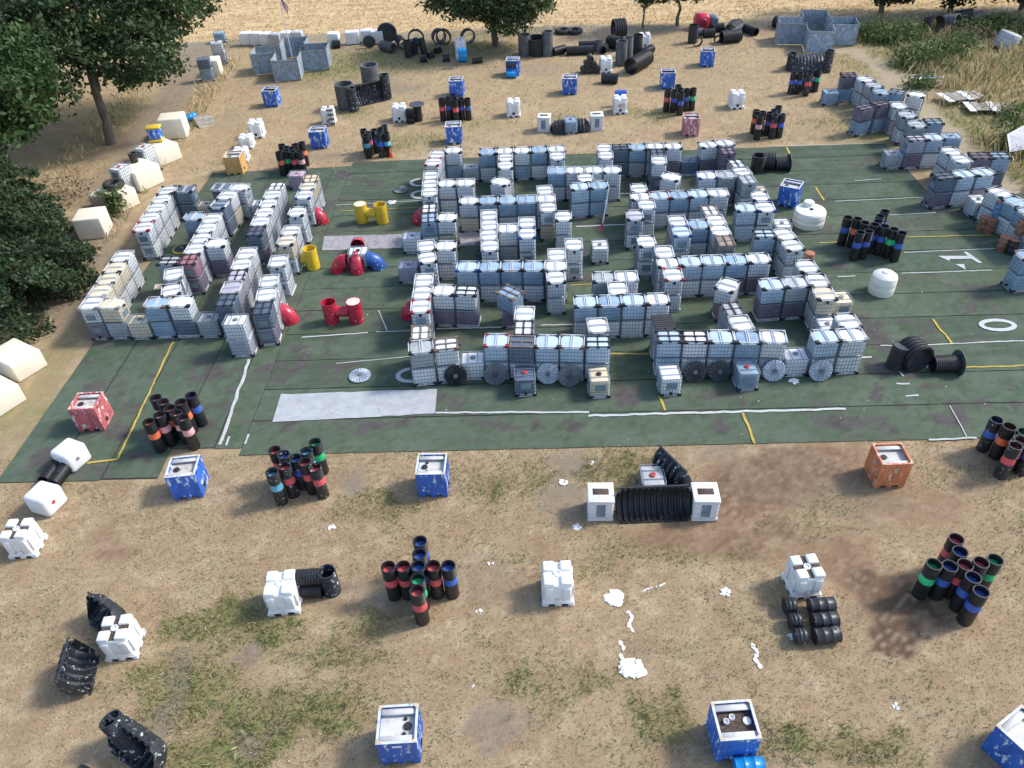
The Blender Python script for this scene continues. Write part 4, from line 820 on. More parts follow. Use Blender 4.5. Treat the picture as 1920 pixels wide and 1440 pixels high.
PIPES = [('upper ribbed pipe stub joined to near white tank', -8.45, 17.64, 0.93, -7.49, 17.65, 0.93, 0.31, 'rib'),
('lower ribbed pipe stub joined to near white tank', -8.45, 17.55, 0.31, -7.55, 17.49, 0.31, 0.31, 'rib'),
('upright black pipe beside the near white tank', -7.26, 17.62, 0, -7.26, 17.62, 1.25, 0.33, 'splat'),
('ribbed pipe between the rounded white cubes, left', -20.7, 25.44, 0.3, -20.86, 23.94, 0.3, 0.3, 'rib'),
('ribbed pipe between the rounded white cubes, right', -20.2, 25.0, 0.3, -20.39, 23.72, 0.3, 0.3, 'rib'),
('leaning splattered ribbed pipe at lower left', -12.71, 11.85, 0, -13.260000000000002, 12.2, 1.5, 0.36, 'splat'),
('dark pipe end at the bottom left edge', -13.82, 11.09, 0.42, -14.01, 10.64, 0.42, 0.42, 'rib'),
('squat tilted ribbed barrel beside large culvert pipe', 18.92, 29.01, 0, 19.040000000000003, 29.110000000000003, 1.2, 0.43, 'rib'),
('large open culvert pipe on the right turf', 19.58, 29.57, 0.72, 19.81, 28.53, 0.72, 0.72, 'bigrib'),
('ribbed pipe ending in a disc on right turf', 20.47, 28.52, 0.42, 21.68, 28.5, 0.42, 0.42, 'rib'),
('upright culvert by a disc on far right turf', 18.34, 51.36, 0, 18.34, 51.36, 1.2, 0.5, 'rib'),
('fat black barrel on far right turf', 18.69, 51.73, 0.62, 19.54, 51.53, 0.62, 0.62, 'bigrib'),
('ribbed pipe with end disc on far right turf', 19.59, 51.46, 0.45, 20.53, 51.42, 0.45, 0.45, 'rib'),
('far blue drum behind the stencilled white tank', 10.09, 65.45, 1.0, 11.0, 65.44, 1.0, 0.3, 'blue'),
('wide black culvert lying on the field edge', 12.34, 83.38, 1.05, 13.51, 83.54, 1.05, 1.05, 'bigrib'),
('grey standing ribbed pipe, left end of far wall', 3.06, 80.13, 0, 3.06, 80.13, 2.0, 0.62, 'grey'),
('wide ribbed culvert standing between grey pipes', 4.25, 80.44, 0, 4.25, 80.44, 1.6, 1.1, 'rib'),
('grey standing pipe, right end of far wall', 5.33, 79.75, 0, 5.33, 79.75, 2.3, 0.55, 'grey'),
('short pipe right of the far grey pipes', 5.85, 79.52, 0.4, 7.09, 80.32, 0.4, 0.4, 'rib'),
('long smooth pipe lying across far grass', 7.18, 79.56, 0.42, 9.92, 79.43, 0.42, 0.42, 'rib'),
('ribbed pipe behind the long smooth pipe', 8.55, 81.04, 0.42, 10.31, 80.91, 0.42, 0.42, 'rib'),
('leaning grey pipe end by the long pipe', 10.36, 79.9, 0, 10.559999999999999, 80.10000000000001, 1.1, 0.45, 'grey'),
('stubby dark drain beside leaning pipe', 10.8, 79.24, 0.38, 11.14, 80.2, 0.38, 0.38, 'rib'),
('dark bottle shaped pipe near far white tank', 11.63, 81.22, 0.62, 12.67, 80.16, 0.62, 0.62, 'rib'),
('tall grey ribbed pipe beside its twin', 12.06, 75.71, 0, 12.06, 75.71, 2.2, 0.55, 'grey'),
('second tall ribbed pipe of the pair', 12.82, 76.69, 0, 12.82, 76.69, 2.2, 0.5, 'grey'),
('dark tall pipe before the red lidded tank', 14.03, 78.44, 0, 14.03, 78.44, 1.9, 0.5, 'rib'),
('short pipe leaning at the red lidded tank', 14.3, 77.34, 0.42, 15.53, 78.79, 0.42, 0.42, 'rib'),
('big slanted ribbed culvert in far grass', 12.57, 72.97, 0.75, 14.44, 75.28, 0.75, 0.75, 'bigrib'),
('ribbed pipe lying by the drum pyramid tank', 9.64, 71.15, 0.45, 11.04, 70.78, 0.45, 0.45, 'rib'),
('standing half black pipe in far left debris', -8.66, 81.61, 0, -8.66, 81.61, 1.6, 0.42, 'rib'),
('second standing pipe in far left debris', -8.11, 82.37, 0, -8.11, 82.37, 1.2, 0.38, 'rib'),
('leaning dark pipe in far left debris', -7.12, 82.38, 0, -7.32, 82.58, 1.5, 0.35, 'rib'),
('short pipe on grass in far left debris', -7.42, 79.7, 0.32, -6.68, 79.74, 0.32, 0.32, 'rib'),
('small pipe bit in far left debris', -6.62, 80.63, 0.3, -6.16, 81.06, 0.3, 0.3, 'rib'),
('bent dark pipe bit in far left debris', -5.98, 82.05, 0.3, -5.45, 82.48, 0.3, 0.3, 'rib'),
('dark pipe pair bit left of far blue drums', -5.13, 79.52, 0.36, -4.44, 79.57, 0.36, 0.36, 'rib'),
('thin dark pipe right of far blue drums', -2.16, 78.46, 0.28, -1.21, 78.62, 0.28, 0.28, 'rib'),
('grey ribbed pipe below the big far disc', -11.6, 84.3, 0.5, -10.29, 83.18, 0.5, 0.5, 'grey'),
('dark stub before the lone far white box', -17.02, 85.95, 0.4, -16.24, 86.0, 0.4, 0.4, 'rib'),
('dark pipe chunk in far left debris heap', -9.96, 86.02, 0.5, -9.38, 84.27, 0.5, 0.5, 'rib'),
('grey pipe chunk in far left debris heap', -9.14, 84.05, 0.5, -8.38, 84.27, 0.5, 0.5, 'grey'),
('ribbed pipe in far right scrap heap', 22.81, 84.49, 0.42, 24.03, 84.46, 0.42, 0.42, 'rib'),
('standing dark pipe by the far right scrap', 20.12, 81.32, 0, 20.12, 81.32, 1.7, 0.5, 'rib'),
('short grey pipe by the far right scrap', 20.98, 83.46, 0.38, 21.65, 83.53, 0.38, 0.38, 'grey'),
('second ribbed pipe in far right scrap heap', 21.55, 82.84, 0.42, 22.7, 82.82, 0.42, 0.42, 'rib'),
('black pipe bundle end in scrap heap', 24.26, 82.99, 0.55, 25.14, 84.73, 0.55, 0.55, 'rib'),
('dark upper pipe in far scrap heap', 24.9, 84.0, 0.5, 25.76, 85.19, 0.5, 0.5, 'rib'),
('wide dark pipe base of far scrap heap', 22.83, 80.53, 0.6, 24.79, 80.89, 0.6, 0.6, 'bigrib'),
('pale grey pipe in far scrap heap', 24.33, 82.78, 0.4, 25.95, 84.36, 0.4, 0.4, 'grey'),
('detached pipe right of far scrap heap', 26.07, 83.96, 0.4, 26.83, 82.32, 0.4, 0.4, 'rib'),
('black pipe lying left of the right plywood fort', 29.48, 85.08, 0.55, 30.41, 84.13, 0.55, 0.55, 'rib'),
('grey ribbed pipe behind the far left black trough', -11.64, 73.81, 0, -11.64, 73.81, 1.9, 0.85, 'grey'),
('grey ribbed pipe at the left of far trough', -13.2, 68.35, 0, -13.2, 68.35, 2.1, 0.85, 'grey'),
('splattered post pipe at left end of far trough', -12.48, 67.49, 0, -12.48, 67.49, 2.0, 0.42, 'splat'),
('splattered post pipe at right end of far trough', -9.87, 70.21, 0, -9.87, 70.21, 2.1, 0.45, 'splat'),
('splattered post pipe left of far right arch', 27.1, 71.89, 0, 27.1, 71.89, 1.5, 0.42, 'splat'),
('dark post pipe right of far right arch', 30.03, 70.83, 0, 30.03, 70.83, 1.9, 0.42, 'splat'),
('pale ribbed stub pair by far white tank, upper', -7.56, 63.9, 0.95, -6.85, 63.79, 0.95, 0.34, 'rib'),
('pale ribbed stub pair by far white tank, lower', -7.61, 64.08, 0.34, -6.93, 63.99, 0.34, 0.34, 'rib'),
('black upright pipe ending the pale stubs', -6.69, 64.47, 0, -6.69, 64.47, 1.35, 0.36, 'rib')]
ARCH = [('near black ribbed trough facing the camera between pale boxes', 5.45, 20.3, 3.05, 1.0, -0.02, 'front', 13, 'black'),
('near splattered ribbed shell behind the capped grey tote', 6.8, 22.26, 2.0, 0.85, 2.05, 'back', 7, 'splat'),
('scalloped black arch behind grimy tank, nearer', -15.4, 14.6, 1.7, 0.75, 1.75, 'back', 6, 'splat'),
('scalloped black arch behind grimy tank, farther', -15.49, 16.47, 1.6, 0.75, -0.6, 'back', 5, 'splat'),
('splattered ribbed trough at the bottom left edge', -12.67, 11.51, 2.2, 0.8, -0.55, 'back', 8, 'splat'),
('far black ribbed arch between pale boxes', 5.81, 60.68, 3.0, 0.9, 0.05, 'up', 11, 'black'),
('far black ribbed trough between grey pipes', -11.02, 69.19, 3.4, 1.1, 0.45, 'front', 13, 'splat'),
('far splattered ribbed arch near right fort', 28.78, 72.06, 3.6, 1.2, -0.12, 'up', 12, 'splat')]
RINGS = [('black culvert ring standing on the field edge', -8.07, 85.38, 0.85, 0.35, 'ring', 0.0, 0),
('left standing pipe ring under the field oak', -5.83, 85.9, 0.75, 0.6, 'ring', 0.4, 0),
('open standing pipe ring under the field oak', -5.14, 85.41, 0.8, 0.5, 'ring', -0.2, 0),
('dark standing ring right beneath the field oak', -2.72, 85.35, 0.75, 0.5, 'ring', 0.3, 0),
('small standing ring by far right scrap', 20.28, 80.06, 0.5, 0.25, 'ring', 0.2, 0),
('tiny ring in grass by far right scrap', 22.5, 81.07, 0.35, 0.3, 'ring', 0.2, 0),
('big round black culvert lid among far boxes', -11.24, 86.86, 1.05, 0.25, 'disc', 0.1, 0),
('smaller round culvert lid before far boxes', -13.04, 85.52, 0.65, 0.2, 'disc', 0.1, 0),
('second far disc in the debris heap', -8.15, 84.85, 0.5, 0.3, 'disc', 0.4, 0),
('left tractor tyre lying on the field edge', 7.49, 86.91, 0.9, 0.45, 'tyre', 0, 0),
('right tractor tyre lying on the field edge', 8.67, 86.69, 0.9, 0.45, 'tyre', 0, 0)]
DISCS = [('black disc leaning on middle front wall, leftmost', -2.76, 29.31, 'black'),
('plain grey disc leaning on middle front wall', -0.8, 29.22, 'grey'),
('silver ribbed disc right of the dark red capped tote', 1.79, 29.09, 'silver'),
('grey ribbed disc overlapping a silver one', 2.83, 28.8, 'grey'),
('dark grey disc right of the pale small tote', 8.95, 28.61, 'dark'),
('nearly black disc left of the dusty blue tote', 10.14, 28.55, 'dark'),
('silver ribbed disc right of the dusty blue tote', 12.73, 28.38, 'silver'),
('silver ribbed disc at the right maze corner', 14.94, 28.19, 'silver')]
FLATDISC = (-7.71, 30.48)
FLATDISC2 = (-7.19, 51.36)
FLATDISC3 = (-20.85, 44.51)
HT_ = [('yellow H shaped tunnel piece with one capped end', -9.42, 47.02, -8.08, 46.79, 'yellow'),
('red H shaped tunnel piece with one capped end', -9.82, 35.49, -8.44, 35.41, 'red')]
YT = ('single upright yellow tunnel stub against left maze', -11.84, 41.4)
ELB = [('red elbow tube leaving left maze, far one', -12.77, 47.48, -11.75, 46.99, 'red'),
('red elbow tube leaving left maze, near one', -12.78, 35.95, -11.75, 35.6, 'red'),
('red elbow tube at middle maze, far one', -5.01, 46.53, -5.79, 46.47, 'red'),
('red elbow tube at middle maze, near one', -4.93, 35.64, -5.68, 35.6, 'red'),
('pale red elbow left of the capped centre tote', -9.64, 40.9, -10.27, 40.9, 'red'),
('red elbow facing the camera at the centre tote', -9.07, 41.27, -8.99, 39.8, 'red'),
('blue elbow right of the capped centre tote', -8.38, 41.02, -7.69, 41.01, 'blue'),
('pink elbow hidden behind the centre tote', -9.17, 42.68, -9.23, 43.22, 'red')]
CENTRE = (-8.93, 41.39)
WT = [('squat white water tank with a top neck', 19.38, 43.46, 0.97, 1.05, 1),
('domed white water tank on the right turf', 20.83, 35.5, 0.68, 1.15, 0)]
BARRELS = [('rusty barrel, left lower of first rusty trio', 29.49, 41.58, 0),
('rusty barrel, right lower of first rusty trio', 29.77, 41.22, 0),
('blue rust topped barrel on first rusty trio', 30.18, 41.64, 0.9),
('brown barrel, left lower of second trio', 29.47, 39.13, 0),
('dark barrel, right lower of second trio', 29.8, 38.73, 0),
('rust lidded barrel on the second trio', 30.29, 39.3, 0.9),
('rusty barrel beside right maze outer wall', 17.73, 38.53, 0)]
DRUMSOLO = (-1.52, 41.63)
LYDRUMS = [('near lying black drum, top of right column', 10.15, 15.65, 11.23, 15.67, 0.3, 'k'),
('near lying black drum, middle of right column', 10.1, 15.04, 11.1, 15.09, 0.3, 'k'),
('near lying black drum, bottom of right column', 9.96, 14.44, 10.96, 14.5, 0.3, 'k'),
('bright blue lying drum at the bottom edge', 6.01, 10.21, 7.19, 10.2, 0.3, 'c'),
('blue lying drum stacked before far blue bin, top', 1.11, 74.38, 2.01, 74.23, 1.0, 'k'),
('blue lying drum stacked before far blue bin, low', 1.07, 73.84, 1.96, 73.7, 0.3, 'c'),
('blue lying drum stack by far oak, bottom', -3.59, 79.12, -2.69, 79.13, 0.3, 'c'),
('blue lying drum stack by far oak, middle', -3.52, 78.31, -2.63, 78.33, 0.9, 'c'),
('blue lying drum stack by far oak, top', -3.56, 77.66, -2.58, 77.65, 1.5, 'c')]
PYR = (8.91, 74.09)
OAKTOTE = (-3.31, 79.87)
CUBES = [('cream cube by the left track, farthest of the row', -27.05, 64.06, 2.0, 1.7, 1.7, 0.12, 'cream'),
('cream block under the blue and yellow ring, left track', -26.59, 59.1, 2.1, 2.0, 1.3, 0.9, 'cream'),
('cream block carrying a black pot, left track', -26.8, 54.85, 2.1, 2.3, 1.5, 0.95, 'cream'),
('stained cream block carrying a tyre, left track', -27.29, 51.48, 1.7, 2.2, 1.3, 0.95, 'cream'),
('chipped white cube nearest the left maze', -27.55, 47.48, 1.8, 1.8, 1.5, 0.12, 'cream'),
('white block under the drooping branches, farther', -26.04, 32.79, 1.7, 2.3, 1.1, 1.0, 'cream'),
('white block under the drooping branches, at picture edge', -25.91, 29.99, 1.7, 2.3, 1.1, 1.0, 'cream'),
('small white block beside the dark pair, far track', -27.65, 79.66, 1.0, 1.6, 1.5, 0.1, 'cream')]
RCUBES = [('rounded white float cube on turf, farther of pair', -20.18, 25.35, -0.45),
('rounded white float cube on dry grass, nearer of pair', -20.22, 22.74, -0.35)]
BACKROW = [('first white box of the far left row', -26.7, 88.83, 1.25, 'pale'),
('second white box of the far left row', -25.55, 88.63, 1.2, 'pale'),
('third white box of the far left row', -24.43, 88.24, 1.2, 'pale'),
('fourth white box of the far left row, grubby', -23.31, 87.86, 1.2, 'grey'),
('fifth white box of the far left row', -22.23, 88.23, 1.25, 'pale'),
('grey last box of the far left row', -21.07, 88.22, 1.25, 'grey'),
('lone far white box with black pipe before it', -16.96, 86.94, 1.25, 'pale'),
('lone far white box on the field edge', -14.98, 87.15, 1.5, 'pale'),
('far white box left of its touching twin', -13.47, 87.44, 1.3, 'pale'),
('far white box beside the big black disc', -12.32, 86.86, 1.3, 'pale')]
FLAG = (-20.46, 81.74)
CONE = (-8.43, 57.37)
PALLETS = [('grey boards lying in tall grass, front sheet', 39.22, 60.01),
('grey boards lying in tall grass, back sheet', 38.17, 62.28)]
POWDER = [('large white powder spill on dry grass, near end of its trail', 3.62, 13.76, 0.42),
('white powder patch at the head of the long trail', 3.37, 16.62, 0.36),
('thin white powder trail between the two larger patches', 3.82, 15.62, 0.18),
('lower thin white powder trail by the big spill', 3.34, 14.44, 0.16),
('faint white powder streak running right', 4.89, 16.99, 0.22),
('white powder dab right of the long trail', 7.47, 16.64, 0.22),
('small white powder dab far right of the trail', 7.93, 14.0, 0.17),
('white powder dab before the black trough', 2.28, 20.07, 0.2),
('white powder dab near the turf edge', 3.34, 23.59, 0.14),
('white scrap on grass right of the banded cluster', -1.21, 18.46, 0.12),
('second white scrap by the banded cluster', -1.67, 16.38, 0.15),
('tiny white scrap on open grass', -1.9, 13.47, 0.09),
('white scrap below the left tube cluster', -7.75, 20.74, 0.16),
('white scrap near the black drums', 9.38, 14.66, 0.16),
('white scrap in right foreground grass', 11.96, 11.96, 0.13),
('faded white powder by the bare patch', 1.95, 22.52, 0.2),
('white splash on turf beside the yellow tunnel', -7.7, 49.61, 0.3),
('pale litter crumbs before the right wall gap', 13.7, 28.29, 0.25)]

# ------------------------------------------------------------------ ground sheet
def poly_dist(x, y, pts):
    d = np.full(np.shape(x), 1e9)
    for (ax, ay), (bx, by) in zip(pts[:-1], pts[1:]):
        vx, vy = bx - ax, by - ay; t = np.clip(((x - ax) * vx + (y - ay) * vy) / (vx * vx + vy * vy), 0, 1)
        d = np.minimum(d, np.hypot(x - ax - t * vx, y - ay - t * vy))
    return d
def ground_fields(x, y):
    wx = x + 1.1 * (fbm(x * .8, y * .8, 5) - .5) * 2 + .35 * (fbm(x * 3, y * 3, 6) - .5) * 2; wy = y + 1.1 * (fbm(x * .8, y * .8, 9) - .5) * 2 + .35 * (fbm(x * 3, y * 3, 8) - .5) * 2
    F = {'green': np.zeros_like(x), 'dirt': np.zeros_like(x), 'chip': np.zeros_like(x)}
    for t, px, py, rx, ry, s, r in PATCH:
        q = ((wx - px) / rx) ** 2 + ((wy - py) / ry) ** 2
        F[t] = np.maximum(F[t], s * (1 - sstep(.05, 1.9, q)))
    n = fbm(x * .55, y * .55, 21, 5); n2 = fbm(x * 2.2, y * 2.2, 33, 4); n3 = fbm(x * 7, y * 7, 43, 3)
    near = 1 - sstep(38, 60, y)
    F['green'] = np.clip(F['green'] * (.55 + .9 * n2) + (.22 * near + .14) * sstep(.5, .66, n) * sstep(.42, .62, n2 * .6 + n3 * .4), 0, 1)
    F['dirt'] = np.clip(F['dirt'] * (.6 + .8 * n2), 0, 1); F['chip'] = np.clip(F['chip'] * (.6 + .8 * n3), 0, 1)
    tl = poly_dist(wx, wy, TRACKL); F['dirt'] = np.maximum(F['dirt'], .8 * (1 - sstep(.8, 2.6, tl)) * (.7 + .5 * n2))
    tr = poly_dist(wx, wy, TRACKR); F['path'] = (1 - sstep(.5, 1.5, tr)) * (.8 + .4 * n2)
    F['wheat'] = sstep(-.6, .8, y - np.interp(x, [p[0] for p in WHEAT], [p[1] for p in WHEAT]) + (n2 - .5) * 1.5)
    F['edge'] = 1 - sstep(.6, 2.6, np.abs(y + 1.0 - np.interp(x, [p[0] for p in WHEAT], [p[1] for p in WHEAT])))
    F['n'] = n; F['n2'] = n2; F['n3'] = n3
    return F
def lerp3(c, f, rgb): return c * (1 - f[..., None]) + np.array(rgb) * f[..., None]
def ground_color(x, y):
    F = ground_fields(x, y); n, n2, n3 = F['n'], F['n2'], F['n3']
    c = np.ones(x.shape + (3,)) * np.array((.375, .275, .168))
    c = lerp3(c, sstep(.45, .75, n2) * .7, (.49, .39, .25)); c = lerp3(c, sstep(.5, .75, fbm(x * 1.1, y * 1.1, 77)) * .55, (.30, .205, .125))
    far = sstep(45, 70, y); c = lerp3(c, far * .35, (.45, .34, .19))
    c = lerp3(c, sstep(.55, .8, n3) * .4, (.24, .19, .125))
    c = lerp3(c, F['green'] * (.72 - .3 * sstep(.5, .8, n3)), (.19, .195, .075)); c = lerp3(c, np.clip(F['green'] - .5, 0, 1) * sstep(.5, .7, n2) * .9, (.16, .21, .06))
    c = lerp3(c, F['dirt'] * .85, (.235, .195, .155)); c = lerp3(c, F['dirt'] * sstep(.55, .75, n3) * .5, (.15, .12, .095))
    c = lerp3(c, np.clip(F['chip'] * 1.15, 0, .95), (.215, .130, .082)); c = lerp3(c, np.clip((F['chip'] - .5) * 2.4, 0, .95), (.125, .082, .055)); c = lerp3(c, F['chip'] * sstep(.62, .75, fbm(x * 14, y * 14, 3, 2)) * .8, (.36, .27, .19))
    c = lerp3(c, np.clip(F['path'], 0, 1) * .85, (.41, .335, .235)); c = lerp3(c, F['edge'] * .65, (.27, .235, .18))
    w = F['wheat']; sw = .5 + .5 * np.sin((y + .02 * x + 1.3 * fbm(x * .06, y * .3, 4)) * 2.1); st = fbm(x * .25, y * 2.5, 51, 4)
    wc = lerp3(np.ones(x.shape + (3,)) * np.array((.58, .43, .24)), sw * .5 * sstep(.35, .65, st), (.66, .50, .29)); wc = lerp3(wc, sstep(.52, .72, fbm(x * .7, y * 3.5, 61, 4)) * .75, (.36, .25, .125))
    return c * (1 - w[..., None]) + wc * w[..., None], F
def axis(segs):
    out = []
    for a, b, st in segs: out += list(np.arange(a, b, st))
    return np.array(out + [segs[-1][1]])
gx = axis([(-3000, -600, 300), (-600, -150, 50), (-150, -72, 6), (-72, -34, .5), (-34, 34, .2), (34, 72, .5), (72, 150, 6), (150, 600, 50), (600, 3000, 300)])
gy = axis([(-600, -60, 60), (-60, 6, 6), (6, 32, .17), (32, 60, .25), (60, 118, .4), (118, 200, 4), (200, 800, 60), (800, 4000, 400)])
X, Y = np.meshgrid(gx, gy); C_, GF = ground_color(X, Y)
inn = ((np.abs(X) < 70) & (Y > 7) & (Y < 110)).astype(float)
Z = (.05 * (fbm(X * .5, Y * .5, 91) - .5) + .035 * (GF['n3'] - .5)) * inn
# level under the turf and a gentle bank only at the far right scrub
turf_in = ((X * .9990 + -Y * .0436 * -1 * -1 > -26) & (Y > 21) & (Y < 58)).astype(float)
Z = Z * (1 - turf_in) - .01 * turf_in
nx, ny = len(gx), len(gy); idx = np.arange(nx * ny).reshape(ny, nx)
Fq = np.stack([idx[:-1, :-1], idx[:-1, 1:], idx[1:, 1:], idx[1:, :-1]], -1).reshape(-1, 4)
gm = mesh_np('ground', np.stack([X.ravel(), Y.ravel(), Z.ravel()], 1), Fq, C_.reshape(-1, 3), GROUND, True)
tag(link('ground', gm), 'dry straw coloured field ground with green and bare patches', kind='structure')

# ------------------------------------------------------------------ turf strips (rolls laid side by side)
GA = math.radians(-2.5); CA, SA = math.cos(GA), math.sin(GA)
def uv2w(u, v): return u * CA - v * SA, u * SA + v * CA
def w2uv(x, y): return x * CA + y * SA, -x * SA + y * CA
turf = empty('artificial_turf', (0, 0, 0)); tag(turf, 'worn green artificial turf laid in seamed strips', kind='structure')
TPUV = [(*w2uv(p[0], p[1]), p[2], p[3], p[4], p[5]) for p in TURFP]
def turf_color(u, v, k, along_v):
    r = np.random.default_rng(100 + k); sh = .88 + .24 * r.random(); tint = r.random()
    n = fbm(u * .8, v * .8, 7, 5); n2 = fbm(u * 3.2, v * 3.2, 8, 4); n3 = fbm(u * 9, v * 9, 9, 3)
    st = fbm(u * (.35 if not along_v else 4), v * (4 if not along_v else .35), 13, 4)
    c = np.ones(u.shape + (3,)) * np.array((.080 + .012 * tint, .110 + .008 * tint, .078)) * sh
    c = lerp3(c, sstep(.42, .7, st) * .6, (.112, .146, .108)); c = lerp3(c, sstep(.5, .75, n) * .55, (.125, .155, .115)); c = lerp3(c, sstep(.52, .72, 1 - n2) * .45, (.045, .085, .035))
    c = lerp3(c, sstep(.6, .8, n3) * .3, (.06, .06, .045))
    wu = u + .9 * (n2 - .5) + .25 * (n3 - .5); wv = v + .9 * (fbm(u * 3, v * 3, 18) - .5) + .25 * (n3 - .5); d = np.zeros_like(u)
    for pu, pv, rx, ry, rot, s in TPUV:
        a, b = math.cos(rot), math.sin(rot); du = wu - pu; dv = wv - pv
        d = np.maximum(d, s * (1 - sstep(.55, 1.1, ((du * a + dv * b) / rx) ** 2 + ((-du * b + dv * a) / ry) ** 2)))
    d = np.maximum(d, sstep(.56, .66, fbm(u * .45, v * .75, 71, 4)) * .85 * sstep(.4, .6, n2))
    c = lerp3(c, d * .92, (.098, .088, .086)); c = lerp3(c, d * sstep(.5, .7, n3) * .6, (.06, .053, .05))
    return c
def strip(u0, u1, v0, v1, k, along_v=False):
    g = .03; u0 += g * along_v; u1 -= g * along_v; v0 += g * (not along_v); v1 -= g * (not along_v)
    uu = np.linspace(u0, u1, max(2, int((u1 - u0) / .2))); vv = np.linspace(v0, v1, max(3, int((v1 - v0) / .16)))
    U, V = np.meshgrid(uu, vv); cc = turf_color(U, V, k, along_v)
    z = .028 + .004 * (k % 3) + .022 * (fbm(U * 1.3, V * 1.3, 30 + k, 3) - .5)
    wob = .035 * (fbm(U * 1.2, V * 0 + k, 50 + k) - .5) * (not along_v); Vv = V + wob; wob2 = .03 * (fbm(V * 1.2, U * 0 + k, 60 + k) - .5) * along_v; Uu = U + wob2
    x, y = uv2w(Uu, Vv); a, b = U.shape[1], U.shape[0]; ii = np.arange(a * b).reshape(b, a)
    Q = np.stack([ii[:-1, :-1], ii[:-1, 1:], ii[1:, 1:], ii[1:, :-1]], -1).reshape(-1, 4)
    me = mesh_np('turf_strip', np.stack([x.ravel(), y.ravel(), z.ravel()], 1), Q, cc.reshape(-1, 3), TURFM, True)
    link('turf_strip', me, turf)
def flat_uv(name, rects, z, mat, parent=None):
    m = MB()
    for u0, u1, v0, v1 in rects:
        m.add([(*uv2w(u, v), z) for u, v in ((u0, v0), (u1, v0), (u1, v1), (u0, v1))], [(0, 1, 2, 3)])
    return m.build(name, mat, parent)
flat_uv('turf_backing', [(-24.3, -17.05, 23.35, 55.0), (-17.05, -13.72, 25.2, 55.0), (-13.72, 26.4, 24.7, 56.1), (26.4, 33, 24.7, 47.2)], .012, UNDER, turf)
vb = [24.65, 26.96, 29.27, 31.58, 33.9, 36.15, 38.4, 40.65, 42.95, 45.22, 47.45, 49.7, 51.95, 54.1, 56.2]
for k in range(14): strip(-13.72, 33 if vb[k + 1] < 47.5 else 26.5, vb[k], vb[k + 1], k)
for k, (a, b, lo) in enumerate([(-24.4, -21.95, 23.3), (-21.95, -19.62, 23.3), (-19.62, -17.02, 23.4), (-17.02, -15.05, 25.2), (-15.05, -13.72, 25.15)]): strip(a, b, lo, 55.05 + .1 * k, 20 + k, True)

def line_strip(name, a, b, w, mat, z=.062):
    a, b = Vector(a), Vector(b); d = b - a; L = d.length; d /= L; n = Vector((-d.y, d.x)); m = MB(); k = max(2, int(L / .35)); vs = []; fs = []
    for i in range(k + 1):
        c = a + d * (L * i / k) + n * rnd.uniform(-.25, .25) * w
        for s_, zz in ((-1, 0), (-1, 1), (1, 1), (1, 0)):
            q = c + n * s_ * w / 2 * rnd.uniform(.75, 1.12); vs.append((q.x, q.y, z - .006 + .006 * zz))
        if i:
            o = 4 * i; fs += [(o - 4 + j, o - 4 + (j + 1) % 4, o + (j + 1) % 4, o + j) for j in range(4)]
    m.add(vs, fs); return tag(m.build(name, mat), kind='structure')
for nm, ax, ay, bx, by, w, c in LINES: line_strip(nm, (ax, ay), (bx, by), w, CONC if c == 'w' else YLINE)
for nm, a, b, c, d, k in QUADS:
    V = []; nu, nv = 60, 12
    a, b, c, d = [Vector(p) for p in (a, b, c, d)]
    for j in range(nv + 1):
        for i in range(nu + 1):
            s_, t_ = i / nu, j / nv; p = (a * (1 - s_) + b * s_) * (1 - t_) + (d * (1 - s_) + c * s_) * t_
            if j == nv or j == 0: p = p + Vector((0, .06 * (vnoise(np.array(p.x * 2.), np.array(j * 3.), 4) - .5)))
            V.append((p.x, p.y, .057 + .01 * float(vnoise(np.array(p.x), np.array(p.y), 3))))
    m = MB(); m.add(V, [(j * (nu + 1) + i, j * (nu + 1) + i + 1, (j + 1) * (nu + 1) + i + 1, (j + 1) * (nu + 1) + i) for j in range(nv) for i in range(nu)])
    tag(m.build(nm, GPANEL if k == 'w' else GPANEL2), kind='structure')
# field numerals lie sideways: a 1 and a 0, a pointer, and half hidden curves
def flat_poly(name, pts, mat, z=.064):
    m = MB(); n = len(pts); m.add([(x, y, z) for x, y in pts] + [(x, y, z - .01) for x, y in pts], [tuple(range(n))] + [(i, n + i, n + (i + 1) % n, (i + 1) % n) for i in range(n)])
    return tag(m.build(name, mat), kind='structure')
(x0, y0), (x1, y1) = NUM1; d = Vector((x1 - x0, y1 - y0)).normalized(); n_ = Vector((-d.y, d.x)); L = math.hypot(x1 - x0, y1 - y0); o_ = Vector((x0, y0))
def P1(a, b): q = o_ + d * a + n_ * b; return (q.x, q.y)
flat_poly('field_numeral', [P1(-.1, .16), P1(.35, -.42), P1(.43, -.2), P1(L - .35, -.16), P1(L - .12, -.62), P1(L + .1, -.62), P1(L - .3, .62), P1(L - .52, .62), P1(L - .42, .16)], CONC)
def ring_arc(name, c, ru, rv, w, a0, a1, mat, rot=0):
    m = MB(); K = 40; vs = []
    for i in range(K + 1):
        a = a0 + (a1 - a0) * i / K
        for s_ in (1, 0):
            x = (ru - w * s_) * math.cos(a); y = (rv - w * s_) * math.sin(a); vs.append((c[0] + x * math.cos(rot) - y * math.sin(rot), c[1] + x * math.sin(rot) + y * math.cos(rot), .064))
    m.add(vs, [(2 * i, 2 * i + 1, 2 * i + 3, 2 * i + 2) for i in range(K)]); return tag(m.build(name, mat), kind='structure')
(x0, y0), (x1, y1) = NUM0; ring_arc('field_numeral', ((x0 + x1) / 2, (y0 + y1) / 2), .95, .56, .26, 0, 2 * PI, CONC, GA)
flat_poly('field_arrow', [tuple(p) for p in TRI], CONC)
for (cx, cy, r_) in ARCS: ring_arc('field_numeral', (cx + .2, cy), r_ + .2, r_, .24, .55 * PI, 1.75 * PI, CONC)
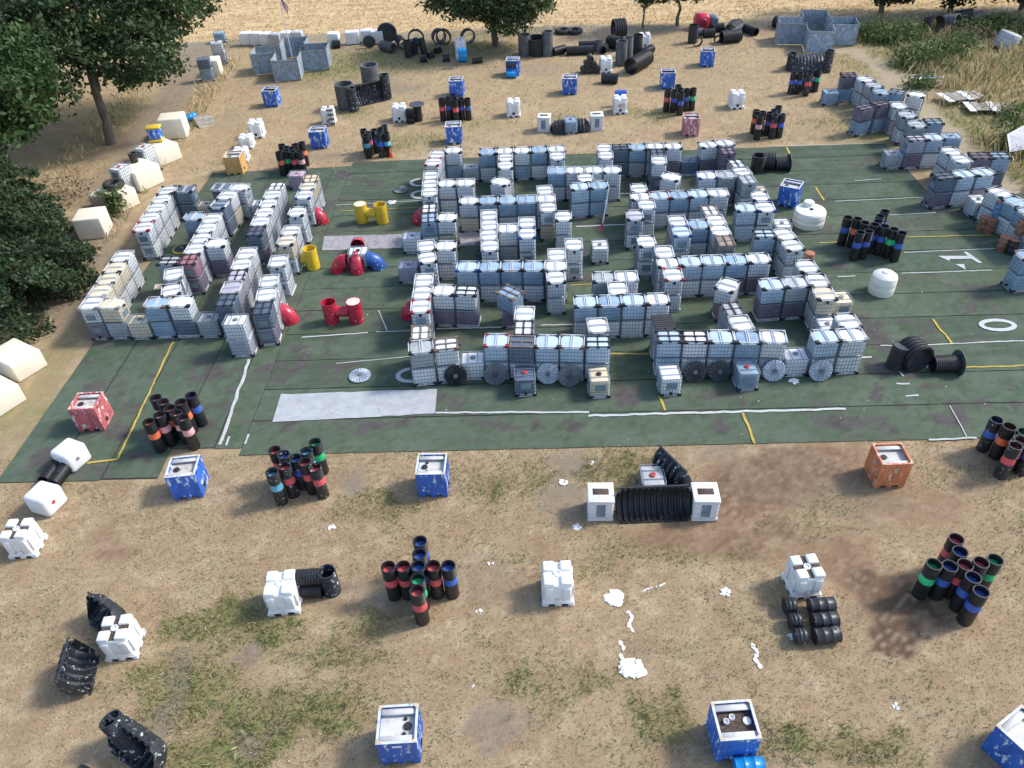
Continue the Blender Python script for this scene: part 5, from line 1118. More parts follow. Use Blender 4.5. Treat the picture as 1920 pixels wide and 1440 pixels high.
m = MB()
for i in range(420):
    u, v = rnd.uniform(-13, 26), rnd.uniform(25, 56); x, y = uv2w(u, v); s_ = rnd.uniform(.02, .06)
    m.add([(x + rnd.uniform(-s_, s_), y + rnd.uniform(-s_, s_), .066) for _ in range(3)], [(0, 1, 2)])
tag(m.build('litter', POWD), 'small pale litter crumbs scattered over the turf', kind='stuff')

# ------------------------------------------------------------------ grass blades on the ground (stuff)
def blades(n, x0, x1, y0, y1, keep, hgt, wid, lean, cols, seed, name, label, bend=.5):
    r = np.random.default_rng(seed); x = r.uniform(x0, x1, n); y = r.uniform(y0, y1, n); F = ground_fields(x, y); k = r.random(n) < keep(F, x, y); x, y = x[k], y[k]
    F = {a: b[k] for a, b in F.items()}; n = len(x); h = hgt(F, r.random(n)); a = r.uniform(0, 2 * PI, n) ; w = wid * (.6 + .8 * r.random(n)); dx, dy = np.cos(a), np.sin(a); ln = h * lean * (.4 + r.random(n)) ; b = r.uniform(0, 2 * PI, n)
    z0 = np.full(n, -.03); V = np.zeros((n, 4, 3)); V[:, 0] = np.stack([x - dx * w, y - dy * w, z0], 1); V[:, 1] = np.stack([x + dx * w, y + dy * w, z0], 1)
    mx, my = x + np.cos(b) * ln * bend, y + np.sin(b) * ln * bend; V[:, 2] = np.stack([mx + dx * w * .8, my + dy * w * .8, h * .7], 1); V[:, 3] = np.stack([x + np.cos(b) * ln, y + np.sin(b) * ln, h], 1)
    c = cols(F, r.random(n), r.random(n)); cc = np.repeat(c[:, None, :], 4, 1); ii = np.arange(n)[:, None] * 4
    T = np.concatenate([ii + np.array([[0, 1, 2]]), ii + np.array([[0, 2, 3]])], 0)
    return tag(link(name, mesh_np(name, V.reshape(-1, 3), T, cc.reshape(-1, 3), BLADE)), label, kind='stuff')
def gcol(F, a, b):
    c = np.ones((len(a), 3)) * np.array((.40, .315, .20)); c = lerp3(c, a, (.52, .43, .28)); gsel = (b < np.clip(F['green'] * 1.1, 0, .9)).astype(float)
    return lerp3(c, gsel * .9, (.20, .235, .075)) * (.75 + .5 * a[:, None])
offturf = lambda x, y: ~((w2uv(x, y)[1] > 23.2) & (w2uv(x, y)[1] < 56.3) & (w2uv(x, y)[0] > -24.4) & (w2uv(x, y)[0] < 27) & ~((w2uv(x, y)[1] < 24.7) & (w2uv(x, y)[0] > -16.9)))
blades(190000, -24, 22, 8.5, 26, lambda F, x, y: offturf(x, y) * np.clip(.35 + .9 * F['green'] - .75 * F['dirt'] - 1.1 * F['chip'], 0, 1), lambda F, a: .04 + .06 * a + .11 * F['green'] * a, .010, 1.2, gcol, 3, 'grass', 'short dry and green grass blades in the near field')
blades(90000, -40, 40, 56, 92, lambda F, x, y: np.clip(.25 + .6 * F['green'] - .8 * F['dirt'] - F['path'] - F['wheat'], 0, 1), lambda F, a: .08 + .10 * a + .16 * F['green'] * a, .022, .9, gcol, 4, 'grass', 'dry grass beyond the far edge of the turf')
def tall(F, a, b): return lerp3(np.ones((len(a), 3)) * np.array((.60, .48, .27)), (b < .28).astype(float), (.20, .24, .08)) * (.7 + .6 * a[:, None])
blades(20000, 34, 64, 46, 84, lambda F, x, y: np.clip(sstep(34.6, 37.5, x + .12 * (60 - y)) * (1 - F['path'] * 1.5) * sstep(.40, .62, fbm(x * .3, y * .3, 81) + .08), 0, 1), lambda F, a: .45 + .75 * a, .03, .5, tall, 5, 'grass', 'tall straw coloured grass growing beside the right path')
blades(9000, -36, -26, 34, 84, lambda F, x, y: np.clip(1 - sstep(.6, 2.0, np.abs(x + 25.4 + .05 * (y - 45)))  + .5 * sstep(31.6, 33.5, -x + .04 * (50 - y)), 0, 1) * .7, lambda F, a: .25 + .4 * a, .025, .6, tall, 6, 'grass', 'long dry grass edging the left track')
def straw(F, a, b): return lerp3(np.ones((len(a), 3)) * np.array((.55, .40, .21)), a, (.70, .54, .32))
blades(60000, -60, 62, 87, 118, lambda F, x, y: F['wheat'] * (.3 + .7 * sstep(.4, .6, fbm(x * .2, y * 2.2, 51, 3))), lambda F, a: .08 + .14 * a, .05, 1.4, straw, 8, 'stubble', 'cut straw lying in swaths on the stubble field')

# ------------------------------------------------------------------ trees
def leaf_mesh(name, clumps, K, sig, size, cols, seed, shape=(1, 1, .55)):
    """leaf quads gathered in clumps; clumps (n,3)"""
    r = np.random.default_rng(seed); n = len(clumps); C = np.repeat(clumps, K, 0) + r.normal(0, 1, (n * K, 3)) * np.array(sig) * np.array(shape)
    M = len(C); s = size * (.6 + .8 * r.random(M)); nrm = r.normal(0, 1, (M, 3)) + np.array((0, 0, .9)); nrm /= np.linalg.norm(nrm, axis=1)[:, None]
    t = np.cross(nrm, r.normal(0, 1, (M, 3))); t /= np.linalg.norm(t, axis=1)[:, None]; b = np.cross(nrm, t)
    V = np.stack([C - t * s[:, None], C - b * s[:, None] * .55, C + t * s[:, None], C + b * s[:, None] * .55], 1)
    ct = np.repeat(r.random(n), K); lt = r.random(M); ca, cb, cc = [np.array(c) for c in cols]
    col = ca * (1 - ct[:, None]) + cb * ct[:, None]; col = col * (.7 + .6 * lt[:, None]); sel = (r.random(M) < .06)[:, None]; col = np.where(sel, cc, col)
    return mesh_np(name, V.reshape(-1, 3), np.arange(M * 4).reshape(-1, 4), np.repeat(col[:, None], 4, 1).reshape(-1, 3), LEAF)
def blob_clumps(blobs, n, seed, inner=.55):
    r = np.random.default_rng(seed); out = []; vol = np.array([b[3] * b[4] * b[5] for b in blobs]) ** .67; cnt = (n * vol / vol.sum()).astype(int)
    for b, k in zip(blobs, cnt):
        d = r.normal(0, 1, (k, 3)); d /= np.linalg.norm(d, axis=1)[:, None]; rad = inner + (1 - inner) * r.random(k) ** .6
        w = .78 + .4 * fbm(d[:, 0] * 2.2 + b[0], d[:, 1] * 2.2 + d[:, 2] * 1.7 + b[1], seed, 3)
        out.append(np.array(b[:3]) + d * (rad * w)[:, None] * np.array(b[3:6]))
    return np.concatenate(out)
def limb(m, p, q, r0, r1, n=7, seg=4, wig=.2):
    p, q = Vector(p), Vector(q); d = (q - p); ax = d.normalized(); a = ax.orthogonal().normalized(); b = ax.cross(a); vs = []; fs = []
    for k in range(seg + 1):
        t = k / seg; c = p + d * t + (a * rnd.uniform(-1, 1) + b * rnd.uniform(-1, 1)) * wig * (0 < k < seg); r = r0 + (r1 - r0) * t
        vs += [c + (a * math.cos(2 * PI * i / n) + b * math.sin(2 * PI * i / n)) * r for i in range(n)]
        if k: fs += [((k - 1) * n + i, (k - 1) * n + (i + 1) % n, k * n + (i + 1) % n, k * n + i) for i in range(n)]
    m.add(vs, fs)
GREEN_OAK = ((.038, .070, .030), (.072, .115, .044), (.12, .15, .07)); GREEN_L = ((.060, .10, .042), (.10, .145, .06), (.16, .19, .10)); GREEN_C = ((.032, .062, .030), (.062, .098, .042), (.13, .11, .07))
def tree(name, label, base, blobs, n, K, sig, size, cols, seed, r0=.35, group=None, limbs=True):
    t = empty(name, (base[0], base[1], 0)); tag(t, label, 'tree', group)
    bl = [(b[0], b[1], b[2], b[3], b[4], b[5]) for b in blobs]
    top = max(b[2] for b in bl); m = MB(); limb(m, (0, 0, -.15), (bl[0][0] * .5, bl[0][1] * .5, top * .85), r0, r0 * .3, 9, 6, .18)
    if limbs:
        for b in bl:
            h0 = top * rnd.uniform(.25, .5); limb(m, (bl[0][0] * .25, bl[0][1] * .25, h0), (b[0], b[1], b[2]), r0 * .45, r0 * .1, 6, 4, .3)
    m.build('trunk', BARK, t, True)
    link('crown', leaf_mesh('crown', blob_clumps(bl, n, seed), K, sig, size, cols, seed + 1), t); return t
ox, oy = OAKTRUNK
tree('oak_tree', 'big dark oak with pale leaning trunk beside the left track', (ox, oy), [(1.0, 4, 10.0, 6.5, 6, 4.5), (-3.5, -2, 8.0, 6, 6, 4), (4.5, 8, 10.0, 5.5, 5.5, 4), (4.0, 1.5, 7.0, 3.6, 4, 3), (-1, 7, 13, 6, 6, 4)], 1500, 26, .42, .21, GREEN_OAK, 31, .42)
tree('broadleaf_tree', 'dark tree at the upper left corner behind the oak', (ox - 12, oy + 8), [(0, 0, 9, 7, 7, 5), (4, 5, 11, 6, 6, 5), (-4, -4, 8, 6, 6, 5)], 1000, 24, .5, .25, GREEN_OAK, 41, .4)
tree('broadleaf_tree', 'tall leafy tree filling the left edge above the fir', (ox - 4.2, oy - 13), [(0, 0, 9.0, 6.5, 6, 4.5), (1.5, 5, 8, 5, 5, 4), (-4, 2, 11, 6, 6, 5), (1, -4, 5.5, 4.5, 4, 3)], 1300, 26, .42, .21, ((.036, .074, .026), (.066, .118, .038), (.12, .15, .07)), 51, .4)
tree('field_tree', 'lone round leafy tree standing on the stubble edge', FIELDOAK, [(-.5, 0, 6.2, 6.3, 4.5, 3.6), (2.5, -.5, 5.2, 4.2, 3.6, 2.9), (-3.4, .3, 5.3, 4.0, 3.4, 2.6), (1.2, -1.5, 3.5, 2.6, 2.2, 2.0), (.5, 1, 9.0, 4.5, 4, 3)], 1150, 22, .42, .20, GREEN_L, 61, .38)
tree('young_tree', 'thin young tree with narrow crown on the field edge', SM1, [(0, 0, 4.6, 1.3, 1.3, 1.8), (.3, 0, 3.3, .9, .9, 1.0), (-.2, .2, 6.2, 1.3, 1.3, 1.6)], 150, 18, .3, .17, GREEN_OAK, 71, .12)
tree('young_tree', 'wider young tree standing right of the thin one', SM2, [(0, 0, 4.6, 2.6, 2.2, 2.0), (1.6, 0, 4.0, 2.1, 1.8, 1.5), (-1.6, .2, 4.1, 2.0, 1.8, 1.7), (0, .3, 6.3, 2.6, 2.4, 2)], 420, 18, .34, .18, GREEN_OAK, 81, .2)
GD = ((.018, .032, .018), (.034, .055, .024), (.07, .09, .05))
for i, (px, py, sc_, lb) in enumerate([(43, 92, 1.0, 'dark tree at the upper right, left end of the grove'), (50, 91, 1.1, 'dark tree in the middle of the upper right grove'), (57, 90, 1.15, 'dark tree nearest the upper right corner'), (63, 86, 1.1, 'dark tree past the upper right corner')]):
    tree('broadleaf_tree', lb, (px - 1, py - 4), [(0, 0, 6 * sc_, 4.5, 4, 4.0), (-2, 1, 8 * sc_, 4, 4, 3.5), (2.4, -.6, 5 * sc_, 3.5, 3, 3.2), (0, -1, 3.2, 3.6, 2.6, 2.2)], 430, 22, .45, .24, GD, 91 + i, .3, 'dark trees at the upper right')
# conifer with drooping whorled branches
def conifer(label, base, H, R, seed, nb=120):
    t = empty('fir_tree', (base[0], base[1], 0)); tag(t, label, 'tree'); m = MB(); limb(m, (0, 0, -.2), (0, 0, H), .38, .04, 9, 8, .04); r = np.random.default_rng(seed); cl = []
    for k in range(nb):
        z = H * (.06 + .92 * (k / nb)); L = R * (1 - (k / nb)) ** .8 * r.uniform(.7, 1.1) + .4; a = k * 2.399 + r.uniform(-.3, .3); p = Vector((0, 0, z)); pts = []
        for s_ in np.linspace(.08, 1, max(6, int(L * 4))):
            q = (math.cos(a) * L * s_, math.sin(a) * L * s_, z + .25 * s_ * L * .35 - .30 * L * s_ * s_); pts.append(q)
            side = .16 * L * (1.15 - s_) + .12
            for w in (-1, -.5, 0, .5, 1): cl.append((q[0] - math.sin(a) * side * w * 1.6 + math.cos(a) * abs(w) * side * .6, q[1] + math.cos(a) * side * w * 1.6 + math.sin(a) * abs(w) * side * .6, q[2] - abs(w) * .12))
        limb(m, p, pts[len(pts) // 2], .06, .04, 5, 2, 0); limb(m, pts[len(pts) // 2], pts[-1], .04, .012, 5, 2, 0)
    m.build('trunk', BARK, t, True); cl = np.array(cl); link('crown', leaf_mesh('crown', cl, 9, .13, .13, GREEN_C, seed, (1, 1, .6)), t)
conifer('fir with drooping boughs leaning in from the left edge', (-30.6, 39.5), 12.5, 6.4, 5, 150)
conifer('second fir at the far left edge of the picture', (-33.6, 44.5), 13.0, 6.2, 6, 120)
# shrubs at the right and by the blocks
def shrub(name, label, base, blobs, n, K, sig, size, cols, seed, group=None):
    t = empty(name, (base[0], base[1], 0)); tag(t, label, 'shrub', group); m = MB()
    for b in blobs: limb(m, (0, 0, -.05), (b[0], b[1], b[2]), .05, .015, 5, 3, .1)
    m.build('stem', BARK, t); link('foliage', leaf_mesh('foliage', blob_clumps(blobs, n, seed, .3), K, sig, size, cols, seed + 1), t)
BR = ((.085, .135, .038), (.145, .195, .065), (.24, .26, .14))
for i, (bx, by, sx, sy, sz, lb) in enumerate([(36.8, 80, 2.8, 2.2, 1.3, 'bramble mound right of the right plywood fort'), (39.8, 78.5, 2.8, 2.2, 1.4, 'bramble mound below the dark drum heap'), (39.6, 71.5, 3.2, 2.6, 1.5, 'broad bramble mound in the middle of the right scrub'), (43.3, 74.5, 2.7, 2.2, 1.2, 'bramble mound behind the broad one'), (48.5, 79.5, 3.6, 2.2, 1.3, 'bramble mound toward the upper right corner'), (53.5, 77.5, 3.0, 2.2, 1.2, 'bramble mound at the right picture edge, upper'), (41.0, 58.0, 2.0, 1.8, .9, 'low bush in front of the lying boards'), (38.0, 53.5, 1.9, 2.2, .9, 'low bush beside the right path'), (36.5, 66.0, 1.4, 1.4, .8, 'olive bush at the end of the diagonal wall'), (49.5, 69.5, 2.2, 1.8, .9, 'bush at the right edge below the silver drum')]):
    shrub('bramble_bush', lb, (bx, by), [(0, 0, sz * .35, sx, sy, sz), (sx * .5, sy * .3, sz * .4, sx * .6, sy * .6, sz * .8), (-sx * .5, -sy * .2, sz * .3, sx * .6, sy * .6, sz * .7)], int(60 * sx * sy / 3), 20, .34, .14, BR, 120 + i, 'brambles in the right scrub')
shrub('leafy_shrub', 'young green shrub growing by the stained cream block', (-26.9, 49.9), [(0, 0, .8, .8, .7, .7), (.3, .2, 1.5, .5, .5, .6), (-.5, .2, 1.3, .4, .4, .5)], 60, 14, .2, .11, BR, 141)
shrub('dead_branch_heap', 'brown heap of dead branches in the right scrub', (45.8, 77.0), [(0, 0, .5, 2.2, 1.4, .9)], 60, 12, .5, .12, ((.17, .12, .09), (.25, .19, .15), (.3, .25, .2)), 142)
shrub('dead_branch_heap', 'bare brown twigs under the left trees', (-32.0, 53.0), [(0, 0, .6, 2.2, 2.2, 1.0)], 50, 12, .5, .11, ((.20, .14, .10), (.30, .22, .16), (.3, .25, .2)), 143)

# ------------------------------------------------------------------ caged totes
HT, TL, TW = 1.05, 1.19, .99
def tank_mesh():
    m = MB(); m.box((0, 0, .53), (TL - .07, TW - .07, .94)); me = beveled(m.mesh('tank'), .075, 3); return me
def cage_mesh():
    m = MB(); hx, hy = TL / 2 - .012, TW / 2 - .012; w = .0165
    for z in (.16, .36, .58, .80, 1.035):
        c = .07; P = [(-hx + c, -hy), (hx - c, -hy), (hx, -hy + c), (hx, hy - c), (hx - c, hy), (-hx + c, hy), (-hx, hy - c), (-hx, -hy + c)]
        for a, b in zip(P, P[1:] + P[:1]): m.bar((*a, z), (*b, z), w if z < 1 else .03)
    for k in range(7):
        x = -hx + .1 + k * (2 * hx - .2) / 6
        for y in (-hy - .008, hy + .008): m.bar((x, y, .14), (x, y, 1.035), w)
    for k in range(6):
        y = -hy + .1 + k * (2 * hy - .2) / 5
        for x in (-hx - .008, hx + .008): m.bar((x, y, .14), (x, y, 1.035), w)
    for x in (-.24, .24): m.bar((x, -hy, 1.045), (x, hy, 1.045), .026)
    return m.mesh('cage')
def steel_pallet():
    m = MB(); hx, hy = TL / 2, TW / 2; w = .036
    for z in (.02, .12):
        P = [(-hx + .06, -hy), (hx - .06, -hy), (hx, -hy + .06), (hx, hy - .06), (hx - .06, hy), (-hx + .06, hy), (-hx, hy - .06), (-hx, -hy + .06)]
        for a, b in zip(P, P[1:] + P[:1]): m.bar((*a, z), (*b, z), w)
    for x in (-.05, .05): m.bar((x, -hy, .028), (x, hy, .028), .034)
    for x in (-hx + .03, 0, hx - .03):
        for y in (-hy + .02, hy - .02): m.bar((x, y, .02), (x, y, .13), .05)
    return m.mesh('pallet')
def runner_pallet():
    m = MB()
    for y in (-TW / 2 + .06, 0, TW / 2 - .06):
        m.box((0, y, .012), (TL, .075, .024))
        for x in (-TL / 2 + .08, 0, TL / 2 - .08): m.box((x, y, .065), (.15, .10, .05))
    for x in (-TL / 2 + .06, 0, TL / 2 - .06): m.box((x, 0, .05), (.07, TW, .02))
    return m.mesh('pallet')
def bare_pallet():
    m = MB()
    for k in range(7): m.box((-TL / 2 + .07 + k * .175, 0, .012), (.13, TW, .022))
    for y in (-.44, 0, .44): m.box((0, y, .07), (TL, .1, .09))
    m.box((0, 0, .125), (TL, TW, .02)); return m.mesh('pallet')
def guard_mesh(sx, sy):
    m = MB(); hx, hy = TL / 2, TW / 2; m.box((sx * (hx - .055), sy * (hy - .055), .065), (.16, .16, .135)); m.box((sx * (hx - .10), sy * (hy + .012), .095), (.25, .03, .10)); m.box((sx * (hx + .012), sy * (hy - .09), .095), (.03, .22, .10)); return m.mesh('corner_guard')
M_TANK, M_CAGE = tank_mesh(), cage_mesh()
M_PAL = {'steel': steel_pallet(), 'runner': runner_pallet(), 'bare': bare_pallet()}; M_PAL['up'] = M_PAL['steel']
M_GUARD = [guard_mesh(a, b) for a in (-1, 1) for b in (-1, 1)]
def cap_mesh():
    m = MB(); m.lathe([(.13, 1.0), (.13, 1.055), (.10, 1.07), (.10, 1.06), (.02, 1.065), (0, 1.065)], 14); return m.mesh('cap')
M_CAP = cap_mesh()
m = MB(); m.box((TL / 2 + .008, .02, .62), (.012, .50, .34)); M_PLATE = m.mesh('label_plate')
m = MB(); m.lathe([(.055, 0), (.055, .12), (.075, .12), (.075, .16)], 10, M=Matrix.Translation((TL / 2 - .07, 0, .2)) @ Matrix.Rotation(PI / 2, 4, 'Y')); M_VALVE = m.mesh('valve')
FLIP = Matrix.Translation((0, 0, HT)) @ Matrix.Rotation(PI, 4, 'X')
def tote_parts(tank, top, guard, seed, cap=None):
    """list of (name, mesh, material, matrix)"""
    r = random.Random(seed); inv = top != 'up'; M = FLIP if inv else Matrix.Identity(4); out = [('tank', M_TANK, TANK[tank], M), ('cage', M_CAGE, CAGEM, M)]
    pm = PALM.get(guard, STEEL) if top in ('runner', 'bare') else STEEL
    out.append(('pallet', M_PAL[top], pm, M))
    if inv and top == 'steel' and guard in GUARD: out += [('corner_guard', g_, GUARD[guard], M) for g_ in M_GUARD]
    if inv and top == 'runner' and r.random() < .6: out += [('corner_guard', g_, GUARD.get(guard, BLACKP), M) for g_ in M_GUARD]
    if not inv:
        if guard == 'ground': out += [('corner_guard', g_, BLACKP, M) for g_ in M_GUARD]
        if cap != 'none': out.append(('cap', M_CAP, CAPM.get(cap, GREYP), M))
    if r.random() < .62: out.append(('label_plate', M_PLATE, PLATE, M))
    if r.random() < .5: out.append(('valve', M_VALVE, BLACKP, M))
    return out
def add_tote(loc, yaw, tank, top, guard, seed, label, group=None, cap=None, cat='caged tote'):
    t = empty('caged_tote', loc, yaw); tag(t, label, cat, group)
    for nm, me, mt, M in tote_parts(tank, top, guard, seed, cap):
        o = link(nm, me, t, mt); o.matrix_local = M
    return t
WORDC = {'pale': 'pale', 'sky': 'light blue', 'blue': 'blue', 'navy': 'dark', 'grey': 'grey', 'plum': 'purple', 'lilac': 'lilac', 'pink': 'pink', 'cream': 'cream', 'red': 'red', 'rust': 'brown'}
ORD = ['first', 'second', 'third', 'fourth', 'fifth', 'sixth', 'seventh', 'eighth', 'ninth', 'tenth']
bulk = []                       # totes nobody can see much of, joined below
tid = 0
for (x, y, yaw, lv, up, lo, ph, i, n, o) in STACKS:
    for level in range(lv):
        spec = lo if level == 0 and not (lv == 1 and False) else up
        tank, top, guard = spec
        if level == 0: top = 'up'; guard = 'ground' if lv >= 1 and rnd.random() < .75 else 0
        pos = (x + rnd.uniform(-.015, .015) * level, y + rnd.uniform(-.015, .015) * level, .05 + HT * level)
        yw = yaw + rnd.uniform(-.02, .02) * (1 + level) + (PI if rnd.random() < .5 and o == 'x' else 0) + (PI if o == 'y' and math.sin(yaw) > 0 else 0)
        if tid in HIDDEN: bulk.append((pos, yw, tank, top, guard, tid))
        else:
            w = WORDC[tank] + ' caged tote'
            if lv == 1: lab = f'{w}, single height, {ph}'
            elif n == 1: lab = f'{w}, {"upper" if level else "lower"} of two, {ph}'
            else: lab = f'{w}, {"upper" if level else "lower"}, {ORD[i]} {"from left" if o == "x" else "from far end"}, {ph}'
            add_tote(pos, yw, tank, top, guard, tid, lab, 'caged totes stacked as maze walls', 'grey')
        tid += 1
for l, x, y, yaw, tank, low in ROT:
    add_tote((x + .12, y + .1, .05), 0, low, 'up', 'ground', 900 + tid, 'lower ' + WORDC[low] + ' one beneath the ' + l, 'caged totes stacked as maze walls', 'none'); add_tote((x, y, .05 + HT), yaw, tank, 'runner' if 'brown' in l else 'steel', 'brown' if 'brown' in l else 'black', 901 + tid, l, 'caged totes stacked as maze walls'); tid += 2
for l, x, y, yaw, tank, z, cap in LOOSE:
    grd = any(abs(x - q) < .01 for q in (0,)); add_tote((x, y, z + (.05 if 23 < y < 57 and -24 < x < 33 else .01)), yaw + (PI if math.sin(yaw) > .9 else 0), tank, 'up', 'ground' if z == 0 else 0, 950 + int(abs(x * 7)), l, 'loose caged totes', cap)
if bulk:
    sub = {}
    for pos, yw, tank, top, guard, sd_ in bulk:
        W = Matrix.Translation(pos) @ Matrix.Rotation(yw, 4, 'Z')
        for nm, me, mt, M in tote_parts(tank, top, guard, sd_): sub.setdefault(mt.name, []).append((me, W @ M))
    V = []; F = []; MI = []; mats = []; off = 0
    for mi, (mn, lst) in enumerate(sub.items()):
        mats.append(bpy.data.materials[mn])
        for me, W in lst:
            vv = np.empty(len(me.vertices) * 3); me.vertices.foreach_get('co', vv); vv = vv.reshape(-1, 3); Wn = np.array(W); V.append(vv @ Wn[:3, :3].T + Wn[:3, 3])
            for p in me.polygons: F.append(tuple(k + off for k in p.vertices)); MI.append(mi)
            off += len(vv)
    me = bpy.data.meshes.new('caged_totes_behind'); me.from_pydata(np.concatenate(V).tolist(), [], F); [me.materials.append(q) for q in mats]; me.polygons.foreach_set('material_index', MI); me.update()
    tag(link('caged_totes_behind', me), 'remaining caged totes mostly hidden inside the maze walls', kind='stuff')

# special plates, stickers and marks on totes
def small(name, c, d, mat, rz=0, label=None, cat=None):
    m = MB(); m.box((0, 0, 0), d); me = m.mesh(name); o = link(name, me, None, mat); o.location = c; o.rotation_euler = (0, 0, rz)
    return tag(o, label, cat) if label else o
for t in [o for o in COL.objects if o.type == 'EMPTY' and o.get('label', '').startswith('cream caged tote with coloured hazard')]:
    for k, (dx, dz, w, h, c) in enumerate([(0, .0, .64, .42, (.02, .02, .05)), (-.2, .06, .2, .2, (.30, .55, .75)), (.0, .0, .21, .38, (.20, .04, .20)), (.2, .02, .2, .26, (.02, .36, .30)), (-.16, -.15, .26, .09, (.5, .62, .8)), (.2, .16, .18, .06, (.7, .8, .85))]):
        m = MB(); m.box((-TL / 2 - .024 - .004 * (k > 0), -dx, .42 + dz), (.008, w, h)); m.build('hazard_plate', mk('hazard_%d' % k, c, .5, .08, rand=0), t)
# lone pole planted on the court tote
t = empty('marker_pole', (POLE[0], POLE[1], 1.1)); tag(t, 'thin white pole leaning up from the tote in the open court', 'pole')
m = MB(); m.lathe([(.028, 0), (.024, 2.9), (0, 2.9)], 8, M=Matrix.Rotation(.12, 4, 'Y')); m.build('shaft', POLY, t)
m = MB(); m.add([(.04, -.02, .02), (.07, -.03, .5), (-.02, -.05, .45), (-.16, -.12, .04), (-.2, -.16, -.02)], [(0, 1, 2, 3, 4)]); m.add([(.04, .02, .02), (.07, .01, .5), (-.02, -.01, .45), (-.16, -.08, .04), (-.2, -.12, -.02)], [(4, 3, 2, 1, 0)]); m.build('cloth_strip', mk('red_cloth', (.40, .03, .10), .8, .2), t)

def text_mesh(name, body, size, mat, parent):
    cu = bpy.data.curves.new(name, 'FONT'); cu.body = body; cu.size = size; cu.extrude = .003; cu.align_x = 'CENTER'; o = bpy.data.objects.new(name, cu); COL.objects.link(o)
    dg = bpy.context.evaluated_depsgraph_get(); me = bpy.data.meshes.new_from_object(o.evaluated_get(dg)); bpy.data.objects.remove(o); me.name = name
    return link(name, me, parent, mat)
# ------------------------------------------------------------------ big bulk bins
def bin_meshes():
    s = 1.24; d = 1.22; H = 1.42; D_ = {}
    m = MB()
    for sx in (-1, 1): m.box((sx * (s / 2 - .025), 0, .78), (.05, d, 1.26))
    for sy in (-1, 1): m.box((0, sy * (d / 2 - .025), .78), (s - .1, .05, 1.26))
    for sx in (-1, 0, 1): m.box((sx * (s / 2 - .12), 0, .08), (.22, d - .02, .15))
    for sy in (-1, 1):
        for k in range(5): m.box((-.46 + .23 * k, sy * (d / 2 + .006), .74), (.035, .012, 1.1))
        for k in range(5): m.box((sy * (s / 2 + .006), -.46 + .23 * k, .74), (.012, .035, 1.1))
    D_['shell'] = m.mesh('shell')
    m = MB(); o = .012
    for sx in (-1, 1): m.box((sx * (s / 2 - .03), 0, H - .003), (.066 + o, d + o, .022))
    for sy in (-1, 1): m.box((0, sy * (d / 2 - .03), H - .003), (s - .14, .066 + o, .022))
    D_['rim'] = m.mesh('rim')
    m = MB(); m.box((0, 0, 1.18), (s - .11, d - .11, .04)); D_['tray'] = m.mesh('tray')
    D_['ledge'] = []
    for sy in (-1, 1): m = MB(); m.box((0, sy * (d / 2 - .17), 1.31), (s - .13, .22, .07)); D_['ledge'].append(beveled(m.mesh('ledge'), .015, 1))
    D_['gusset'] = []
    for sx in (-1, 1):
        for sy in (-1, 1): m = MB(); x, y = sx * (s / 2 - .01), sy * (d / 2 - .01); P = [(x, y), (x - sx * .17, y), (x, y - sy * .17)]; m.add([(*p, 1.435) for p in P] + [(*p, 1.42) for p in P], [(0, 1, 2), (5, 4, 3), (0, 3, 4, 1), (1, 4, 5, 2), (2, 5, 3, 0)]); D_['gusset'].append(m.mesh('gusset'))
    m = MB(); m.lathe([(.13, .0), (.13, .05), (.11, .06), (0, .06)], 16); D_['cap'] = m.mesh('cap')
    m = MB(); m.lathe([(.09, 0), (.09, .11), (.075, .11), (.075, .02)], 14); D_['ring'] = m.mesh('pipe_ring')
    m = MB(); m.lathe([(.12, 0), (.12, .012), (0, .012)], 14, M=Matrix.Translation((s / 2 + .008, -.1, .32)) @ Matrix.Rotation(PI / 2, 4, 'Y')); D_['hole'] = m.mesh('valve_hole')
    D_['slot'] = []
    for k in range(4): m = MB(); m.box((s / 2 + .01, -.36 + .24 * k, 1.28), (.012, .12, .03)); D_['slot'].append(m.mesh('hand_slot'))
    m = MB(); m.box((.0, -d / 2 - .02, 1.22), (.3, .014, .1)); D_['plate'] = m.mesh('name_plate'); return D_
BM = bin_meshes(); RIMW = mk('bin_rim', (.58, .62, .66), .5, .1, 3, (.06, .16, .45), .5, rand=.08); TANG = mk('tan_gusset', (.60, .48, .30), .7, .1); HOLE = mk('dark_hole', (.01, .01, .012), .8, .1)
